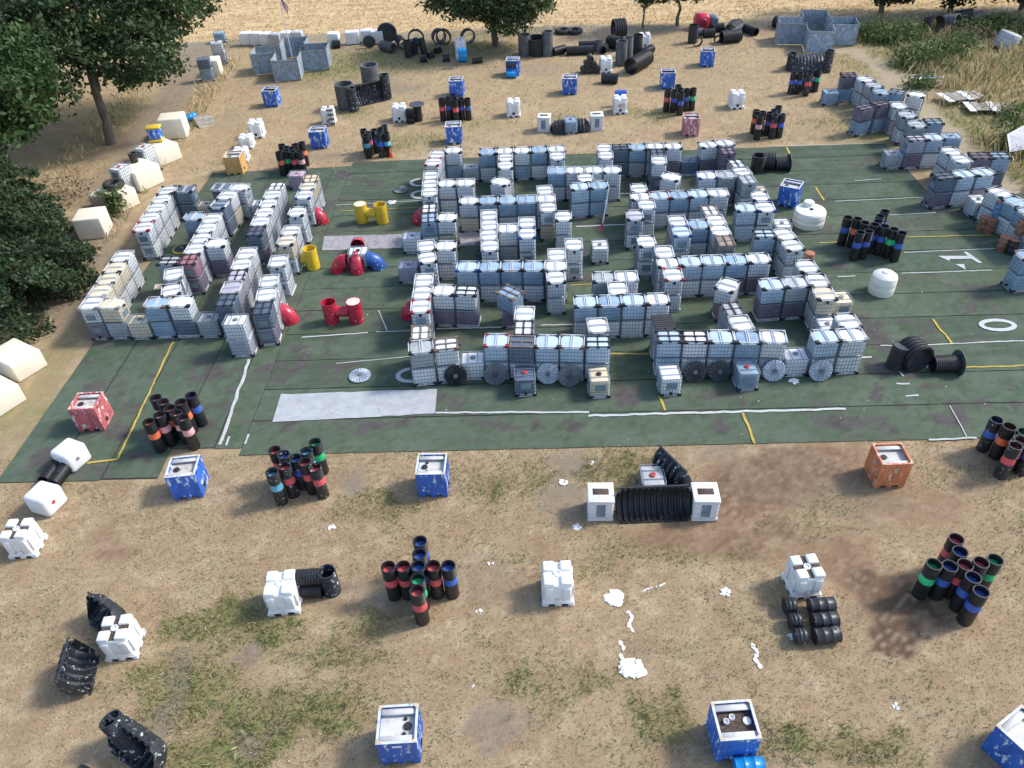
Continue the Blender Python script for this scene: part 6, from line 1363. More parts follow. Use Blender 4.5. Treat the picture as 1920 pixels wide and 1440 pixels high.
for c, l, x, y, yaw, kind in BINS:
    z = .045 if (-24 < x < 27 and 24.7 < y < 56) else .0
    t = empty('bulk_bin', (x, y, z), yaw); tag(t, (c + ' ' + l) if c not in l.split(',')[0] else l, 'bulk bin', 'coloured bulk bins')
    link('shell', BM['shell'], t, BIN[c]); link('rim', BM['rim'], t, BIN[c] if c in ('orange', 'red', 'pink') else RIMW)
    link('tray', BM['tray'], t, TRAYD if kind == 'dirt' else SOIL if kind == 'litter' else TRAY)
    for q in BM['ledge']: link('ledge', q, t, TRAY)
    for q in BM['gusset']: link('corner_gusset', q, t, TANG)
    for q in BM['slot']: link('hand_slot', q, t, HOLE)
    link('valve_hole', BM['hole'], t, HOLE); 
    if kind in ('caps', 'dirt', 'plain', 'hole'):
        for (px, py, s_) in ((.3, .0, 1), (.22, .24, .45), (.2, -.24, .45)):
            if kind == 'caps' or s_ == 1: o = link('cap', BM['cap'], t, BLACKP); o.location = (px if y < 20 else -px, py, 1.2); o.scale = (s_, s_, 1)
    if kind == 'caps' and y < 20: link('name_plate', BM['plate'], t, POLY)
    if kind == 'litter' and y < 20:
        for px, py in ((-.26, .04), (-.06, .16)): o = link('pipe_ring', BM['ring'], t, POLY); o.location = (px, py, 1.2)
        o = link('cap', BM['cap'], t, POLYD); o.location = (.38, .03, 1.2)
    if c == 'orange':
        lm = mk('pale_stencil', (.50, .66, .70), .7, .2); dk = mk('dark_stencil', (.25, .24, .25), .7, .2)
        for txt, loc, rot, sz in (('S', (.0, -.628, .92), (PI / 2, 0, 0), .34), ('H', (-.636, -.1, .92), (PI / 2, 0, -PI / 2), .3)):
            o = text_mesh('stencil', txt, sz, lm, t); o.location = loc; o.rotation_euler = rot

# ------------------------------------------------------------------ standing banded tubes
def tube_meshes():
    m = MB(); m.lathe([(.255, 0), (.262, .02), (.262, .86), (.24, .88), (.24, .89)], 20); b = m.mesh('body'); smooth_angle(b)
    m = MB(); m.lathe([(.242, .86), (.268, .88), (.232, 1.235), (.225, 1.25)], 20); k = m.mesh('band'); smooth_angle(k)
    pr = [(.21, 1.2), (.245, 1.215)]
    for j in range(6): z = 1.24 + j * .09; pr += [(.268, z), (.268, z + .055), (.255, z + .062), (.255, z + .085)]
    pr += [(.272, 1.79), (.272, 1.82), (.232, 1.82), (.225, 1.25)]
    m = MB(); m.lathe(pr, 20, close=True); c = m.mesh('collar'); smooth_angle(c)
    m = MB(); m.lathe([(.226, 1.52), (.226, 1.55), (0, 1.55)], 20); p = m.mesh('plug'); return b, k, c, p
TB = tube_meshes(); CW = dict(r='red', p='pink', o='orange', b='blue', g='green', c='cyan')
for ph, sp, lst in TUBES:
    ys = sorted(lst, key=lambda q: (-q[1], q[0])); seen = {}
    xs = [q[0] for q in lst]; yv = [q[1] for q in lst]; mx_, my_ = sum(xs) / len(xs), sum(yv) / len(yv); by = {}
    for q in lst: by.setdefault(q[2], []).append(q)
    for x, y, c in lst:
        same = by[c]; nm = f'{CW[c]} banded black tube'
        if len(same) > 1:
            s1 = sorted(same, key=lambda q: q[0]); s2 = sorted(same, key=lambda q: q[1]); 
            if (s1[-1][0] - s1[0][0]) > (s2[-1][1] - s2[0][1]) * .8: nm += f', {ORD[s1.index((x, y, c))]} {CW[c]} from left,'
            else: nm += f', {ORD[s2.index((x, y, c))]} {CW[c]} from near end,'
        z = .045 if (24.7 < y < 56 and -24 < x < 27) else .0
        t = empty('banded_tube', (x, y, z), rnd.uniform(0, 6.28)); tag(t, f'{nm} in the {ph}', 'tube', 'banded black tubes in clusters'); t.scale = (1, 1, rnd.uniform(.97, 1.03))
        sm = TUBES_ if sp and rnd.random() < .75 else TUBE
        link('body', TB[0], t, sm); link('band', TB[1], t, BAND[c]); link('collar', TB[2], t, sm); link('plug', TB[3], t, BAND[c])

# ------------------------------------------------------------------ moulded white tanks
def ptote_meshes():
    m = MB(); o = .06
    def ring(z, w, c): return [(-w + c, -w, z), (w - c, -w, z), (w, -w + c, z), (w, w - c, z), (w - c, w, z), (-w + c, w, z), (-w, w - c, z), (-w, -w + c, z)]
    R_ = [ring(.16, .55, .05), ring(.22, .54, .06), ring(.30, .50, .10), ring(.95, .515, .10), ring(1.04, .50, .12), ring(1.06, .44, .12)]; vs = [p for r in R_ for p in r]; fs = []
    for k in range(len(R_) - 1): fs += [(k * 8 + i, k * 8 + (i + 1) % 8, k * 8 + 8 + (i + 1) % 8, k * 8 + 8 + i) for i in range(8)]
    n = (len(R_) - 1) * 8; fs.append(tuple(n + i for i in range(8))); fs.append(tuple(range(7, -1, -1))); m.add(vs, fs)
    for sx in (-1, 1):
        for sy in (-1, 1): m.box((sx * .30, sy * .535, .62), (.26, .03, .62)); m.box((sx * .535, sy * .30, .62), (.03, .26, .62))
    body = beveled(m.mesh('body'), .014, 2)
    m = MB()
    m.box((0, 0, .165), (1.12, 1.12, .05))
    for sx in (-1, 0, 1):
        for sy in (-1, 0, 1): m.box((sx * .44, sy * .44, .07), (.24, .24, .14))
    skid = beveled(m.mesh('skid'), .015, 1); bl = []
    for sx in (-1, 1):
        for sy in (-1, 1):
            m = MB(); cx, cy = sx * .298, sy * .298; m.box((cx, cy, 1.07), (.40, .40, .19)); me = beveled(m.mesh('corner_block'), .05, 2); bl.append(me)
    m = MB(); m.lathe([(.13, 1.04), (.13, 1.12), (.09, 1.13), (.09, 1.09), (0, 1.09)], 16); cap = m.mesh('cap')
    m = MB(); m.box((0, 0, 1.066), (.96, .21, .012)); m.box((0, 0, 1.0665), (.21, .96, .013)); cross = m.mesh('lid_dirt')
    m = MB(); m.lathe([(.10, 0), (.10, .03), (0, .03)], 14, M=Matrix.Translation((0, -.53, .30)) @ Matrix.Rotation(PI / 2, 4, 'X')); port = m.mesh('port'); sl = []
    for sx in (-1, 1): m = MB(); m.box((sx * .25, -.562, .09), (.2, .012, .045)); sl.append(m.mesh('fork_slot'))
    return body, skid, bl, cap, cross, port, sl
PM = ptote_meshes()
for l, x, y, yaw, kind in PTOTES:
    t = empty('moulded_tank', (x, y, 0), yaw); tag(t, l, 'plastic tank', 'moulded white plastic tanks'); mt = POLYD if kind == 'dirt' else POLY
    sc_ = 1.0 if kind == 'dirt' else 1.06; t.scale = (sc_, sc_, 1.12)
    if 'low' in l or 'behind the pale' in l: t.scale = (1, 1, .8)
    link('body', PM[0], t, mt); link('skid', PM[1], t, POLYD)
    for q in PM[2]: link('corner_block', q, t, mt)
    link('cap', PM[3], t, CAPM['red'] if kind == 'red' else mt if kind != 'dirt' else POLYD)
    if kind == 'dirt': link('lid_dirt', PM[4], t, SOIL)
    link('port', PM[5], t, HOLE if y > 30 else POLYD)
    for q in PM[6]: link('fork_slot', q, t, HOLE)
    if kind == 'mark':
        o = text_mesh('stencil', 'IIRTI', .3, mk('red_stencil', (.45, .06, .08), .6, .2), t); o.location = (.05, -.56, .55); o.rotation_euler = (PI / 2, 0, 0)
# caged boxes with ribs beside the troughs
def ribbed_box():
    m = MB(); m.box((0, 0, .56), (.98, .98, .88)); b = beveled(m.mesh('body'), .06, 2); m = MB()
    for k in range(12):
        p = -.44 + .08 * k
        for s_ in (-1, 1): m.box((p, s_ * .495, .56), (.018, .02, .86)); m.box((s_ * .495, p, .56), (.02, .018, .86))
    for z in (.2, .4, .6, .8, .95):
        for s_ in (-1, 1): m.box((0, s_ * .505, z), (1.0, .012, .02)); m.box((s_ * .505, 0, z), (.012, 1.0, .02))
    c = m.mesh('cage'); m = MB(); m.box((0, 0, .07), (1.04, 1.04, .1)); s = m.mesh('pallet'); m = MB(); m.box((0, 0, 1.03), (1.06, 1.06, .09)); l = beveled(m.mesh('lid'), .025, 2); m = MB(); m.box((0, .02, 1.07), (.66, .34, .02)); h = beveled(m.mesh('hatch'), .008, 1); m = MB(); m.box((0, -.515, .56), (.36, .012, .62)); p = m.mesh('panel'); return b, c, s, l, h, p
RBX = ribbed_box(); PANELB = mk('blue_panel', (.16, .22, .30), .5, .3, 4, (.3, .4, .45), .5)
for l, x, y, yaw in HALFTOTES:
    t = empty('ribbed_box', (x, y, 0), yaw); tag(t, l, 'plastic box', 'pale ribbed boxes flanking black arches'); t.scale = (1, 1, 1.12)
    link('body', RBX[0], t, POLYD); link('cage', RBX[1], t, TANK['pale']); link('pallet', RBX[2], t, POLYD); link('lid', RBX[3], t, POLYD); link('hatch', RBX[4], t, SOIL); link('panel', RBX[5], t, PANELB)

# ------------------------------------------------------------------ pipes, arches, rings, discs
def pipe_mesh(L, r, kind, n=18):
    big = kind == 'bigrib'; pitch = .2 if big else .1 if r < .5 else .16; amp = .07 if big else .05 if r < .5 else .06
    pr = [(r * .86, 0.0)]
    k = max(2, int(L / pitch))
    for j in range(k): z = L * j / k; p = L / k; pr += [(r, z + .0 * p), (r, z + .5 * p), (r - amp * max(.6, r), z + .58 * p), (r - amp * max(.6, r), z + .94 * p)]
    pr += [(r, L - .01), (r, L), (r * .86, L)]; m = MB(); m.lathe(pr, n, close=True); me = m.mesh('pipe'); smooth_angle(me, 35); return me
def lidm(r, z0): m = MB(); m.lathe([(r * .87, z0), (r * .87, z0 + .03), (0, z0 + .03)], 18); return m.mesh('end_plate')
for l, x0, y0, z0, x1, y1, z1, r, kind in PIPES:
    p = Vector((x0, y0, z0)); q = Vector((x1, y1, z1)); d = q - p; L = max(.5, d.length); on = -24 < x0 < 27 and 24.7 < y0 < 56
    o = link('corrugated_pipe', pipe_mesh(L, r, kind, 24 if y0 < 40 else 14), None, {'grey': RIBG, 'splat': RIBS, 'blue': BIN['blue']}.get(kind, RIB)); o.location = p + Vector((0, 0, .045 if on else .0)); o.rotation_euler = d.to_track_quat('Z', 'Y').to_euler()
    tag(o, l, 'pipe', 'black corrugated pipes')
    if 'disc' in l and 'end' in l or 'ending' in l:
        m = MB(); m.lathe([(.64, L), (.66, L + .03), (.64, L + .07), (.2, L + .05), (0, L + .06)], 28); e = m.build('end_disc', RINGM, o)
    if 'barrel' in l or 'dark drain' in l: link('end_plate', lidm(r, L - .06), o, RINGM)
def arch_mesh(L, r, mode, n):
    m = MB(); seg = 14; rings = n * 4; th = .035
    a0, a1 = (-105, 62) if mode in ('front', 'back') else (0, 180); vs = []; fs = []
    for i in range(rings + 1):
        x = -L / 2 + L * i / rings; up = (i % 4) in (0, 1); taper = 1 - .34 * (abs(x) / (L / 2)) ** 8
        for lay in (0, 1):
            rr = (r - (0 if up else (.2 * r if mode == 'back' else .09)) - (th if lay else 0)) * taper
            for j in range(seg + 1):
                a = math.radians(a0 + (a1 - a0) * j / seg)
                if mode == 'up': vs.append((x, math.cos(a) * rr, math.sin(a) * rr))
                else: vs.append((x, math.cos(a) * rr * .95, r * .985 + math.sin(a) * rr))
    w = seg + 1; st = 2 * w
    if mode != 'up':
        for a in (a0, a1):
            ca, sa = math.cos(math.radians(a)), math.sin(math.radians(a)); m.bar((-L / 2 * .9, ca * r * .93, r * .985 + sa * r * .98), (L / 2 * .9, ca * r * .93, r * .985 + sa * r * .98), .07)
    for i in range(rings):
        for j in range(seg):
            b = i * st; fs.append((b + j, b + st + j, b + st + j + 1, b + j + 1)); b2 = b + w; fs.append((b2 + j + 1, b2 + st + j + 1, b2 + st + j, b2 + j))
        for j in (0, seg): b = i * st; fs.append((b + j, b + w + j, b + st + w + j, b + st + j))
    for i in (0, rings):
        b = i * st; fs += [(b + j, b + j + 1, b + w + j + 1, b + w + j) for j in range(seg)]; fs.append(tuple(b + w + j for j in range(seg + 1)))
    m.add(vs, fs); me = m.mesh('ribbed_arch'); smooth_angle(me, 50); return me
for l, x, y, L, r, yaw, mode, n, kind in ARCH:
    r_ = {'front': .82 * r if r >= 1 else r, 'back': r, 'up': r}[mode]
    o = link('ribbed_arch', arch_mesh(L, r_, mode, n), None, RIBS if kind == 'splat' else RIB); o.location = (x, y, .0); o.rotation_euler = (0, 0, yaw); tag(o, l, 'ribbed arch', 'black ribbed plastic arches')
for l, x, y, r, w, kind, yaw, lean in RINGS:
    if kind == 'tyre':
        m = MB(); m.lathe([(r * .5, .04), (r * .62, 0), (r * .95, .05), (r, .13), (r, w - .13), (r * .95, w - .05), (r * .62, w), (r * .5, w - .04)], 22, close=True); o = m.build('tractor_tyre', TYRE, None, True); o.location = (x, y, 0); tag(o, l, 'tyre', 'tractor tyres on the field edge')
    else:
        if kind == 'ring': me = pipe_mesh(w, r, 'bigrib' if r > .6 else 'rib', 22); nm = 'culvert_ring'
        else:
            m = MB(); m.lathe([(r * .93, 0), (r, .04), (r, w), (r * .8, w + .03), (r * .75, w - .03), (r * .25, w), (0, w + .02)], 26); me = m.mesh('culvert_disc'); smooth_angle(me, 40); nm = 'culvert_disc'
        o = link(nm, me, None, RIB if kind == 'ring' else RINGM); o.location = (x, y, r); o.rotation_euler = (PI / 2 + .12, 0, yaw); tag(o, l, 'culvert ring' if kind == 'ring' else 'culvert lid')
def disc_mesh(r=.56):
    m = MB(); n = 72; pr = [(r * .94, 0), (r, .02), (r, .06), (r * .93, .075), (r * .32, .10), (r * .27, .07), (r * .12, .075), (r * .08, .10), (0, .105)]; vs = []; fs = []
    for k, (rr, z) in enumerate(pr):
        for i in range(n):
            a = 2 * PI * i / n; dz = .022 * (1 if (i // 2) % 2 == 0 else -1) if k in (3, 4) else 0; vs.append((rr * math.cos(a), rr * math.sin(a), z + dz))
    for k in range(len(pr) - 1): fs += [(k * n + i, k * n + (i + 1) % n, (k + 1) * n + (i + 1) % n, (k + 1) * n + i) for i in range(n)]
    fs.append(tuple(range(n - 1, -1, -1))); m.add(vs, fs); return m.mesh('ribbed_disc')
M_DISC = disc_mesh()
m = MB(); m.lathe([(.12, .09), (.12, .125), (.06, .13), (0, .115)], 16); M_HUB = m.mesh('hub')
for l, x, y, k in DISCS:
    o = link('ribbed_disc', M_DISC, None, DISCM[k]); o.location = (x, y + .17, .05 + .54); o.rotation_euler = (PI / 2 - .28, 0, -.03); tag(o, l, 'disc', 'round ribbed discs leaning along the front walls'); link('hub', M_HUB, o, DISCM['grey' if k != 'grey' else 'dark'])
for (x, y), l, k in ((FLATDISC, 'silver ribbed disc lying flat on the open turf', 'silver'), (FLATDISC2, 'grey disc lying flat left of the middle maze', 'grey'), (FLATDISC3, 'flat dark disc with yellow rim inside left maze', 'dark')):
    o = link('ribbed_disc', M_DISC, None, DISCM[k]); o.location = (x, y, .06); tag(o, l, 'disc'); link('hub', M_HUB, o, DISCM['grey'])
    if 'yellow' in l:
        m = MB(); m.lathe([(.56, .0), (.62, .01), (.62, .06), (.56, .07)], 30, close=True); m.build('rim', YELT, o)

# ------------------------------------------------------------------ coloured tunnel pieces
def cyl_open(r, H, th=.03, n=24): m = MB(); m.lathe([(r, 0), (r, H - .03), (r + .015, H - .02), (r + .015, H), (r - th, H), (r - th, .02)], n, close=True); me = m.mesh('upright'); smooth_angle(me, 40); return me
CAPW = mk('tunnel_cap', (.74, .68, .55), .6, .1, 4, (.8, .8, .78), .6)
for l, ax, ay, bx, by, col in HT_:
    mt = YELT if col == 'yellow' else REDT; t = empty('tunnel_piece', ((ax + bx) / 2, (ay + by) / 2, .05), math.atan2(by - ay, bx - ax)); tag(t, l, 'play tunnel', 'coloured tunnel pieces'); L = math.hypot(bx - ax, by - ay)
    for s_ in (-1, 1):
        o = link('upright', cyl_open(.41, 1.3), t, mt); o.location = (s_ * L / 2, 0, 0)
        if (col == 'yellow') == (s_ == -1): m = MB(); m.lathe([(.385, 1.26), (.385, 1.29), (0, 1.29)], 24); q = m.build('end_cap', CAPW, t); q.location = o.location
    m = MB(); m.lathe([(.31, 0), (.31, L - .7)], 20, M=Matrix.Translation((-(L - .7) / 2, 0, .66)) @ Matrix.Rotation(PI / 2, 4, 'Y')); b = m.mesh('cross_tube'); smooth_angle(b); link('cross_tube', b, t, mt)
t = empty('tunnel_piece', (YT[1], YT[2], .05)); tag(t, YT[0], 'play tunnel', 'coloured tunnel pieces'); link('upright', cyl_open(.41, 1.35), t, YELT)
m = MB(); m.lathe([(.31, 0), (.31, .62)], 20, M=Matrix.Translation((-.62, 0, .66)) @ Matrix.Rotation(PI / 2, 4, 'Y')); b = m.mesh('cross_tube'); smooth_angle(b); link('cross_tube', b, t, YELT)
def elbow_mesh(R=.62, r=.43):
    m = MB(); n = 20; K = 12; vs = []; fs = []
    for lay in (0, 1):
        rr = r - .03 * lay
        for k in range(K + 1):
            a = (PI / 2) * k / K          # from horizontal mouth at the wall down to the ground mouth
            c = Vector((R * math.sin(a), 0, R * math.cos(a) + .0)); tx = Vector((math.sin(a), 0, math.cos(a)))
            for i in range(n): b = 2 * PI * i / n; q = c + tx * (rr * math.cos(b)) + Vector((0, 1, 0)) * (rr * math.sin(b)); vs.append((q.x, q.y, q.z))
    w = n; off = (K + 1) * n
    for k in range(K):
        for i in range(n):
            j = (i + 1) % n; fs.append((k * n + i, k * n + j, k * n + n + j, k * n + n + i)); fs.append((off + k * n + j, off + k * n + i, off + k * n + n + i, off + k * n + n + j))
    for k in (0, K):
        for i in range(n): j = (i + 1) % n; fs.append((k * n + i, off + k * n + i, off + k * n + j, k * n + j))
    m.add(vs, fs); me = m.mesh('elbow_tube'); smooth_angle(me, 40); return me
M_ELB = elbow_mesh()
m = MB(); m.lathe([(.43, 0), (.465, .0), (.465, .05), (.43, .05)], 24, close=True, M=Matrix.Translation((.62, 0, 0))); M_ELF = m.mesh('lip')
for l, ax, ay, bx, by, col in ELB:
    o = link('elbow_tunnel', M_ELB, None, BLUT if col == 'blue' else REDT); o.location = (ax, ay, .06); o.rotation_euler = (0, 0, math.atan2(by - ay, bx - ax)); tag(o, l, 'play tunnel', 'coloured elbow tunnels'); link('lip', M_ELF, o, BLUT if col == 'blue' else REDT)
add_tote((CENTRE[0], CENTRE[1], .05), 0.0, 'pale', 'up', 'ground', 777, 'pale caged tote ringed by red and blue elbow tunnels', None, 'dark')

# ------------------------------------------------------------------ water tanks, barrels, drums
for l, x, y, r, H, neck in WT:
    t = empty('water_tank', (x, y, .05)); tag(t, l, 'water tank'); m = MB()
    pr = [(r * .97, 0), (r, .06), (r, H * .30), (r * 1.01, H * .32), (r, H * .34), (r, H * .62), (r * 1.01, H * .64), (r, H * .66), (r, H * .84), (r * .93, H * .95)] + ([(r * .5, H * 1.0), (0, H * 1.02)] if neck else [(r * .7, H * 1.05), (r * .32, H * 1.1), (r * .26, H * 1.15), (0, H * 1.16)])
    m.lathe(pr, 32); me = m.mesh('shell'); smooth_angle(me, 30); WTM = TANK['pale'] if False else mk('water_tank_white', (.78, .78, .72), .4, .04, 1, (.6, .6, .55), .2, rand=.02); link('shell', me, t, WTM)
    if neck:
        m = MB(); m.lathe([(.33, 0), (.33, .34), (.29, .38), (0, .4)], 20); q = m.mesh('neck'); smooth_angle(q, 40); o = link('neck', q, t, WTM); o.location = (0, r * .52, H * .9)
        m = MB(); m.lathe([(.12, 0), (.12, .05), (0, .06)], 14); o = m.build('vent', HOLE, t); o.location = (0, -.1, H * 1.0)
def barrel_mesh(H=.88, r=.29): m = MB(); m.lathe([(r, 0), (r, .02), (r * .97, .03), (r * .97, .27), (r * 1.02, .29), (r * .97, .31), (r * .97, .57), (r * 1.02, .59), (r * .97, .61), (r * .97, H - .03), (r, H - .02), (r, H)], 20); me = m.mesh('body'); smooth_angle(me, 40); return me
M_BAR = barrel_mesh(); m = MB(); m.lathe([(.275, .882), (.275, .89), (.05, .895), (0, .895)], 18); M_BLID = m.mesh('lid')
for l, x, y, z in BARRELS:
    t = empty('rusty_barrel', (x, y, .05 + z), rnd.uniform(0, 6)); tag(t, l, 'barrel', 'rusty steel barrels'); link('body', M_BAR, t, BLUED if 'blue' in l else DRUMK if 'dark' in l else RUST); link('lid', M_BLID, t, RUSTL)
t = empty('rusty_barrel', (DRUMSOLO[0], DRUMSOLO[1], .05)); tag(t, 'grey drum standing inside the middle maze', 'barrel'); link('body', M_BAR, t, RIBG); link('lid', M_BLID, t, RIBG)
def lying(l, p, q, z, c, grp):
    d = Vector((q[0] - p[0], q[1] - p[1], 0)); sh = d.length < .05; c_ = Vector(((q[0] + p[0]) / 2, (q[1] + p[1]) / 2, z)) - d.normalized() * (.15 if sh else .44)
    t = empty('lying_drum', c_); t.scale = (1, 1, .42 if sh else 1); t.rotation_euler = d.to_track_quat('Z', 'Y').to_euler(); tag(t, l, 'drum', grp); mt = DRUMC if c == 'c' else DRUMK; link('body', M_BAR, t, mt); link('lid', M_BLID, t, mt)
for l, ax, ay, bx, by, z, c in LYDRUMS: lying(l, (ax, ay), (bx, by), z, c, 'lying plastic drums')
for k, (yy, nm) in enumerate(((15.72, 'far'), (15.1, 'middle'), (14.5, 'near'))): lying(f'{nm} lying black drum of the partly hidden left column', (9.52, yy), (9.53, yy), .3, 'k', 'lying plastic drums')
px, py = PYR
for k, (dx, z, nm) in enumerate(((-.62, .3, 'bottom left'), (0, .3, 'bottom middle'), (.62, .3, 'bottom right'), (-.31, .82, 'middle left'), (.31, .82, 'middle right'), (0, 1.34, 'top'))): lying(f'{nm} drum of the far drum pyramid', (px + dx, py + .4), (px + dx, py - .4), z, 'k', 'far drum pyramid')
t = empty('moulded_tank', (OAKTOTE[0], OAKTOTE[1] + .75, 0)); tag(t, 'white tank behind stacked blue drums under the far oak', 'plastic tank'); t.scale = (1, 1, 1.6); link('body', PM[0], t, POLY); link('skid', PM[1], t, POLYD); [link('corner_block', q, t, POLY) for q in PM[2]]

# ------------------------------------------------------------------ float blocks
for l, x, y, w, dp, h_, yaw, c in CUBES:
    m = MB(); m.box((0, 0, h_ / 2), (w, dp, h_)); me = beveled(m.mesh('float_block'), .10, 3)
    o = link('float_block', me, None, CUBEM); o.location = (x, y, 0); o.rotation_euler = (0, 0, yaw); tag(o, l, 'float block', 'cream float blocks along the left track')
for l, x, y, yaw in RCUBES:
    m = MB(); m.box((0, 0, .52), (1.12, 1.12, 1.04)); me = beveled(m.mesh('float_cube'), .17, 4); o = link('float_cube', me, None, RCUBEM); o.location = (x, y, 0); o.rotation_euler = (0, 0, yaw); tag(o, l, 'float cube')
    m = MB(); m.lathe([(.085, 0), (.085, .03), (0, .035)], 14, M=Matrix.Translation((.555, -.1, .6)) @ Matrix.Rotation(PI / 2, 4, 'Y')); m.build('plug', CAPM['red'] if 'nearer' in l else GREYP, o)
for l, x, y, w, c in BACKROW:
    m = MB(); m.box((0, 0, .68), (w, 1.0, 1.25)); me = beveled(m.mesh('body'), .09, 2); t = empty('white_box', (x, y, 0), rnd.uniform(-.12, .12)); tag(t, l, 'plastic box', 'white boxes along the far field edge'); link('body', me, t, POLYD if c == 'pale' else TANK['grey'])
    m = MB(); m.box((0, 0, .06), (w * .98, .98, .1)); m.build('pallet', GREYP, t); m = MB(); m.lathe([(.14, 1.3), (.14, 1.34), (0, 1.35)], 12); m.build('cap', POLYD, t)
# things on the blocks
bx, by = CUBES[1][1:3]; t = empty('tube_ring', (bx - .35, by + .75, 1.32), .1); tag(t, 'blue and yellow padded ring on a cream block', 'padded ring')
m = MB(); m.box((0, 0, .55), (1.0, .7, 1.0)); link('pad', beveled(m.mesh('pad'), .2, 3), t, BIN['blue']); 
for z, yo in ((.1, -.1), (1.05, .1)): m = MB(); m.box((0, yo, z), (1.12, .8, .16)); link('edge', beveled(m.mesh('edge'), .06, 2), t, YELT)
bx, by = CUBES[2][1:3]; t = empty('black_pot', (bx - .35, by + .6, 1.5)); tag(t, 'small black pot standing on a cream block', 'pot'); m = MB(); m.lathe([(.26, 0), (.29, .5), (.26, .62), (.31, .64), (.31, .7), (.27, .7), (.25, .1)], 18); m.build('pot_body', TUBE, t, True)
bx, by = CUBES[3][1:3]; m = MB(); m.lathe([(.36, .04), (.46, 0), (.68, .04), (.74, .12), (.74, .30), (.68, .38), (.46, .42), (.36, .38)], 22, close=True); o = m.build('old_tyre', TYRE, None, True); o.location = (bx - .1, by + .25, 1.3); tag(o, 'old black tyre lying on the stained cream block', 'tyre')
t = empty('wooden_pallet', (-25.3, 66.4, .12), .5); tag(t, 'grey wooden pallet leaning beside the blue drum', 'pallet'); t.rotation_euler = (.35, .1, .6)
for k in range(8): m = MB(); m.box((0, -.7 + .2 * k, .12), (1.5, .15, .03)); m.build('slat', WOOD, t)
for sx in (-.65, 0, .65): m = MB(); m.box((sx, 0, .05), (.1, 1.5, .1)); m.build('skid', WOOD, t)
lying('blue drum tipped by the wooden pallet, left track', (-26.9, 66.7), (-26.2, 67.3), .45, 'c', 'lying plastic drums')
# leaning frame at a white tank
t = empty('leaning_frame', (-13.95, 64.3, 0), .05); tag(t, 'grey mesh pallet standing against a far white tank', 'frame')
for k in range(4): m = MB(); m.box((0, 0, .2 + .38 * k), (.5, .12, .16)); m.build('slat', RIBG, t)
for sx in (-.22, .22): m = MB(); m.box((sx, .02, .75), (.07, .1, 1.5)); m.build('post', STEEL, t)

# ------------------------------------------------------------------ plywood forts, flag, cone
def fort(side, x, y, yaw):
    t = empty('plywood_fort', (x, y, 0), yaw); tag(t, f'paint splashed plywood bunker with cross plan, {"beside the flagpole" if side == "left" else "near the bramble scrub"}', 'bunker', 'plywood bunkers'); a = 1.22; H = 1.95
    P = [(-a, -3 * a), (a, -3 * a), (a, -a), (3 * a, -a), (3 * a, a), (a, a), (a, 3 * a), (-a, 3 * a), (-a, a), (-3 * a, a), (-3 * a, -a), (-a, -a)]
    for (x0, y0), (x1, y1) in zip(P, P[1:] + P[:1]):
        m = MB(); ln_ = math.hypot(x1 - x0, y1 - y0); m.box(((x0 + x1) / 2, (y0 + y1) / 2, .05 + H / 2), (ln_ - .1, .045, H - rnd.uniform(0, .08)), math.atan2(y1 - y0, x1 - x0)); m.build('panel', PLY, t)
        m = MB(); m.bar((x0, y0, H * .93), (x1, y1, H * .93 + .002), .07); m.build('rail', WOOD, t)
        if rnd.random() < .7: m = MB(); m.bar((x0 * .97, y0 * .97, .4), (x1 * .97, y1 * .97, H - .2), .05); m.build('brace', WOOD, t)
    for (x0, y0) in P: m = MB(); m.box((x0, y0, (H + .22) / 2), (.09, .09, H + .22 + rnd.uniform(-.1, .15))); m.build('post', WOOD, t)
fort('left', -20.05, 79.9, .03); fort('right', 31.9, 79.6, -.22)
fx, fy = FLAG; t = empty('flagpole', (fx, fy, 0)); tag(t, 'thin flagpole with a hanging stars and stripes flag', 'flagpole')
m = MB(); m.lathe([(.05, 0), (.035, 6.9), (0, 6.95)], 8); m.build('pole', STEEL, t)
RW = [mk('flag_red', (.42, .03, .06), .8, .1), mk('flag_white', (.7, .68, .66), .8, .1), mk('flag_blue', (.05, .06, .22), .8, .1)]
fl = empty('flag', (0, 0, 0), 0, t)
def fp(s, k):       # limp flag hanging down and right: s along fly 0..1, k across hoist 0..1
    return (.06 + .62 * s * (1 - .35 * k) + .03 * math.sin(s * 9 + k * 3), .16 * math.sin(s * 7 + k), 6.6 - 1.5 * s * .9 - .85 * k * (1 - .1 * s))
for j in range(13):
    m = MB(); vs = []; K = 10; s0 = 0 if j > 6 else .42
    for i in range(K + 1): s_ = s0 + (1 - s0) * i / K; vs += [fp(s_, j / 13), fp(s_, (j + 1) / 13)]
    m.add(vs, [(2 * i, 2 * i + 1, 2 * i + 3, 2 * i + 2) for i in range(K)]); m.build('stripe', RW[j % 2], fl)
m = MB(); vs = []
for i in range(7): vs += [fp(.42 * i / 6, 0), fp(.42 * i / 6, 7 / 13)]
m.add(vs, [(2 * i, 2 * i + 1, 2 * i + 3, 2 * i + 2) for i in range(6)]); m.build('canton', RW[2], fl)
m = MB()
for i in range(5):
    for j in range(4):
        p = Vector(fp(.05 + .08 * i, .06 + .13 * j)); m.add([p + Vector((dx * .022, -.012, dz * .022)) for dx, dz in ((-1, 0), (0, -1), (1, 0), (0, 1))], [(0, 1, 2, 3)])
m.build('stars', RW[1], fl)
t = empty('traffic_cone', (CONE[0], CONE[1], 0)); tag(t, 'small orange cone beside the far splattered tubes', 'cone'); CO = mk('cone_orange', (.75, .13, .04), .5, .1); m = MB(); m.lathe([(.15, .03), (.03, .7), (0, .7)], 14); m.build('cone_body', CO, t, True); m = MB(); m.box((0, 0, .015), (.36, .36, .03)); m.build('foot', CO, t)

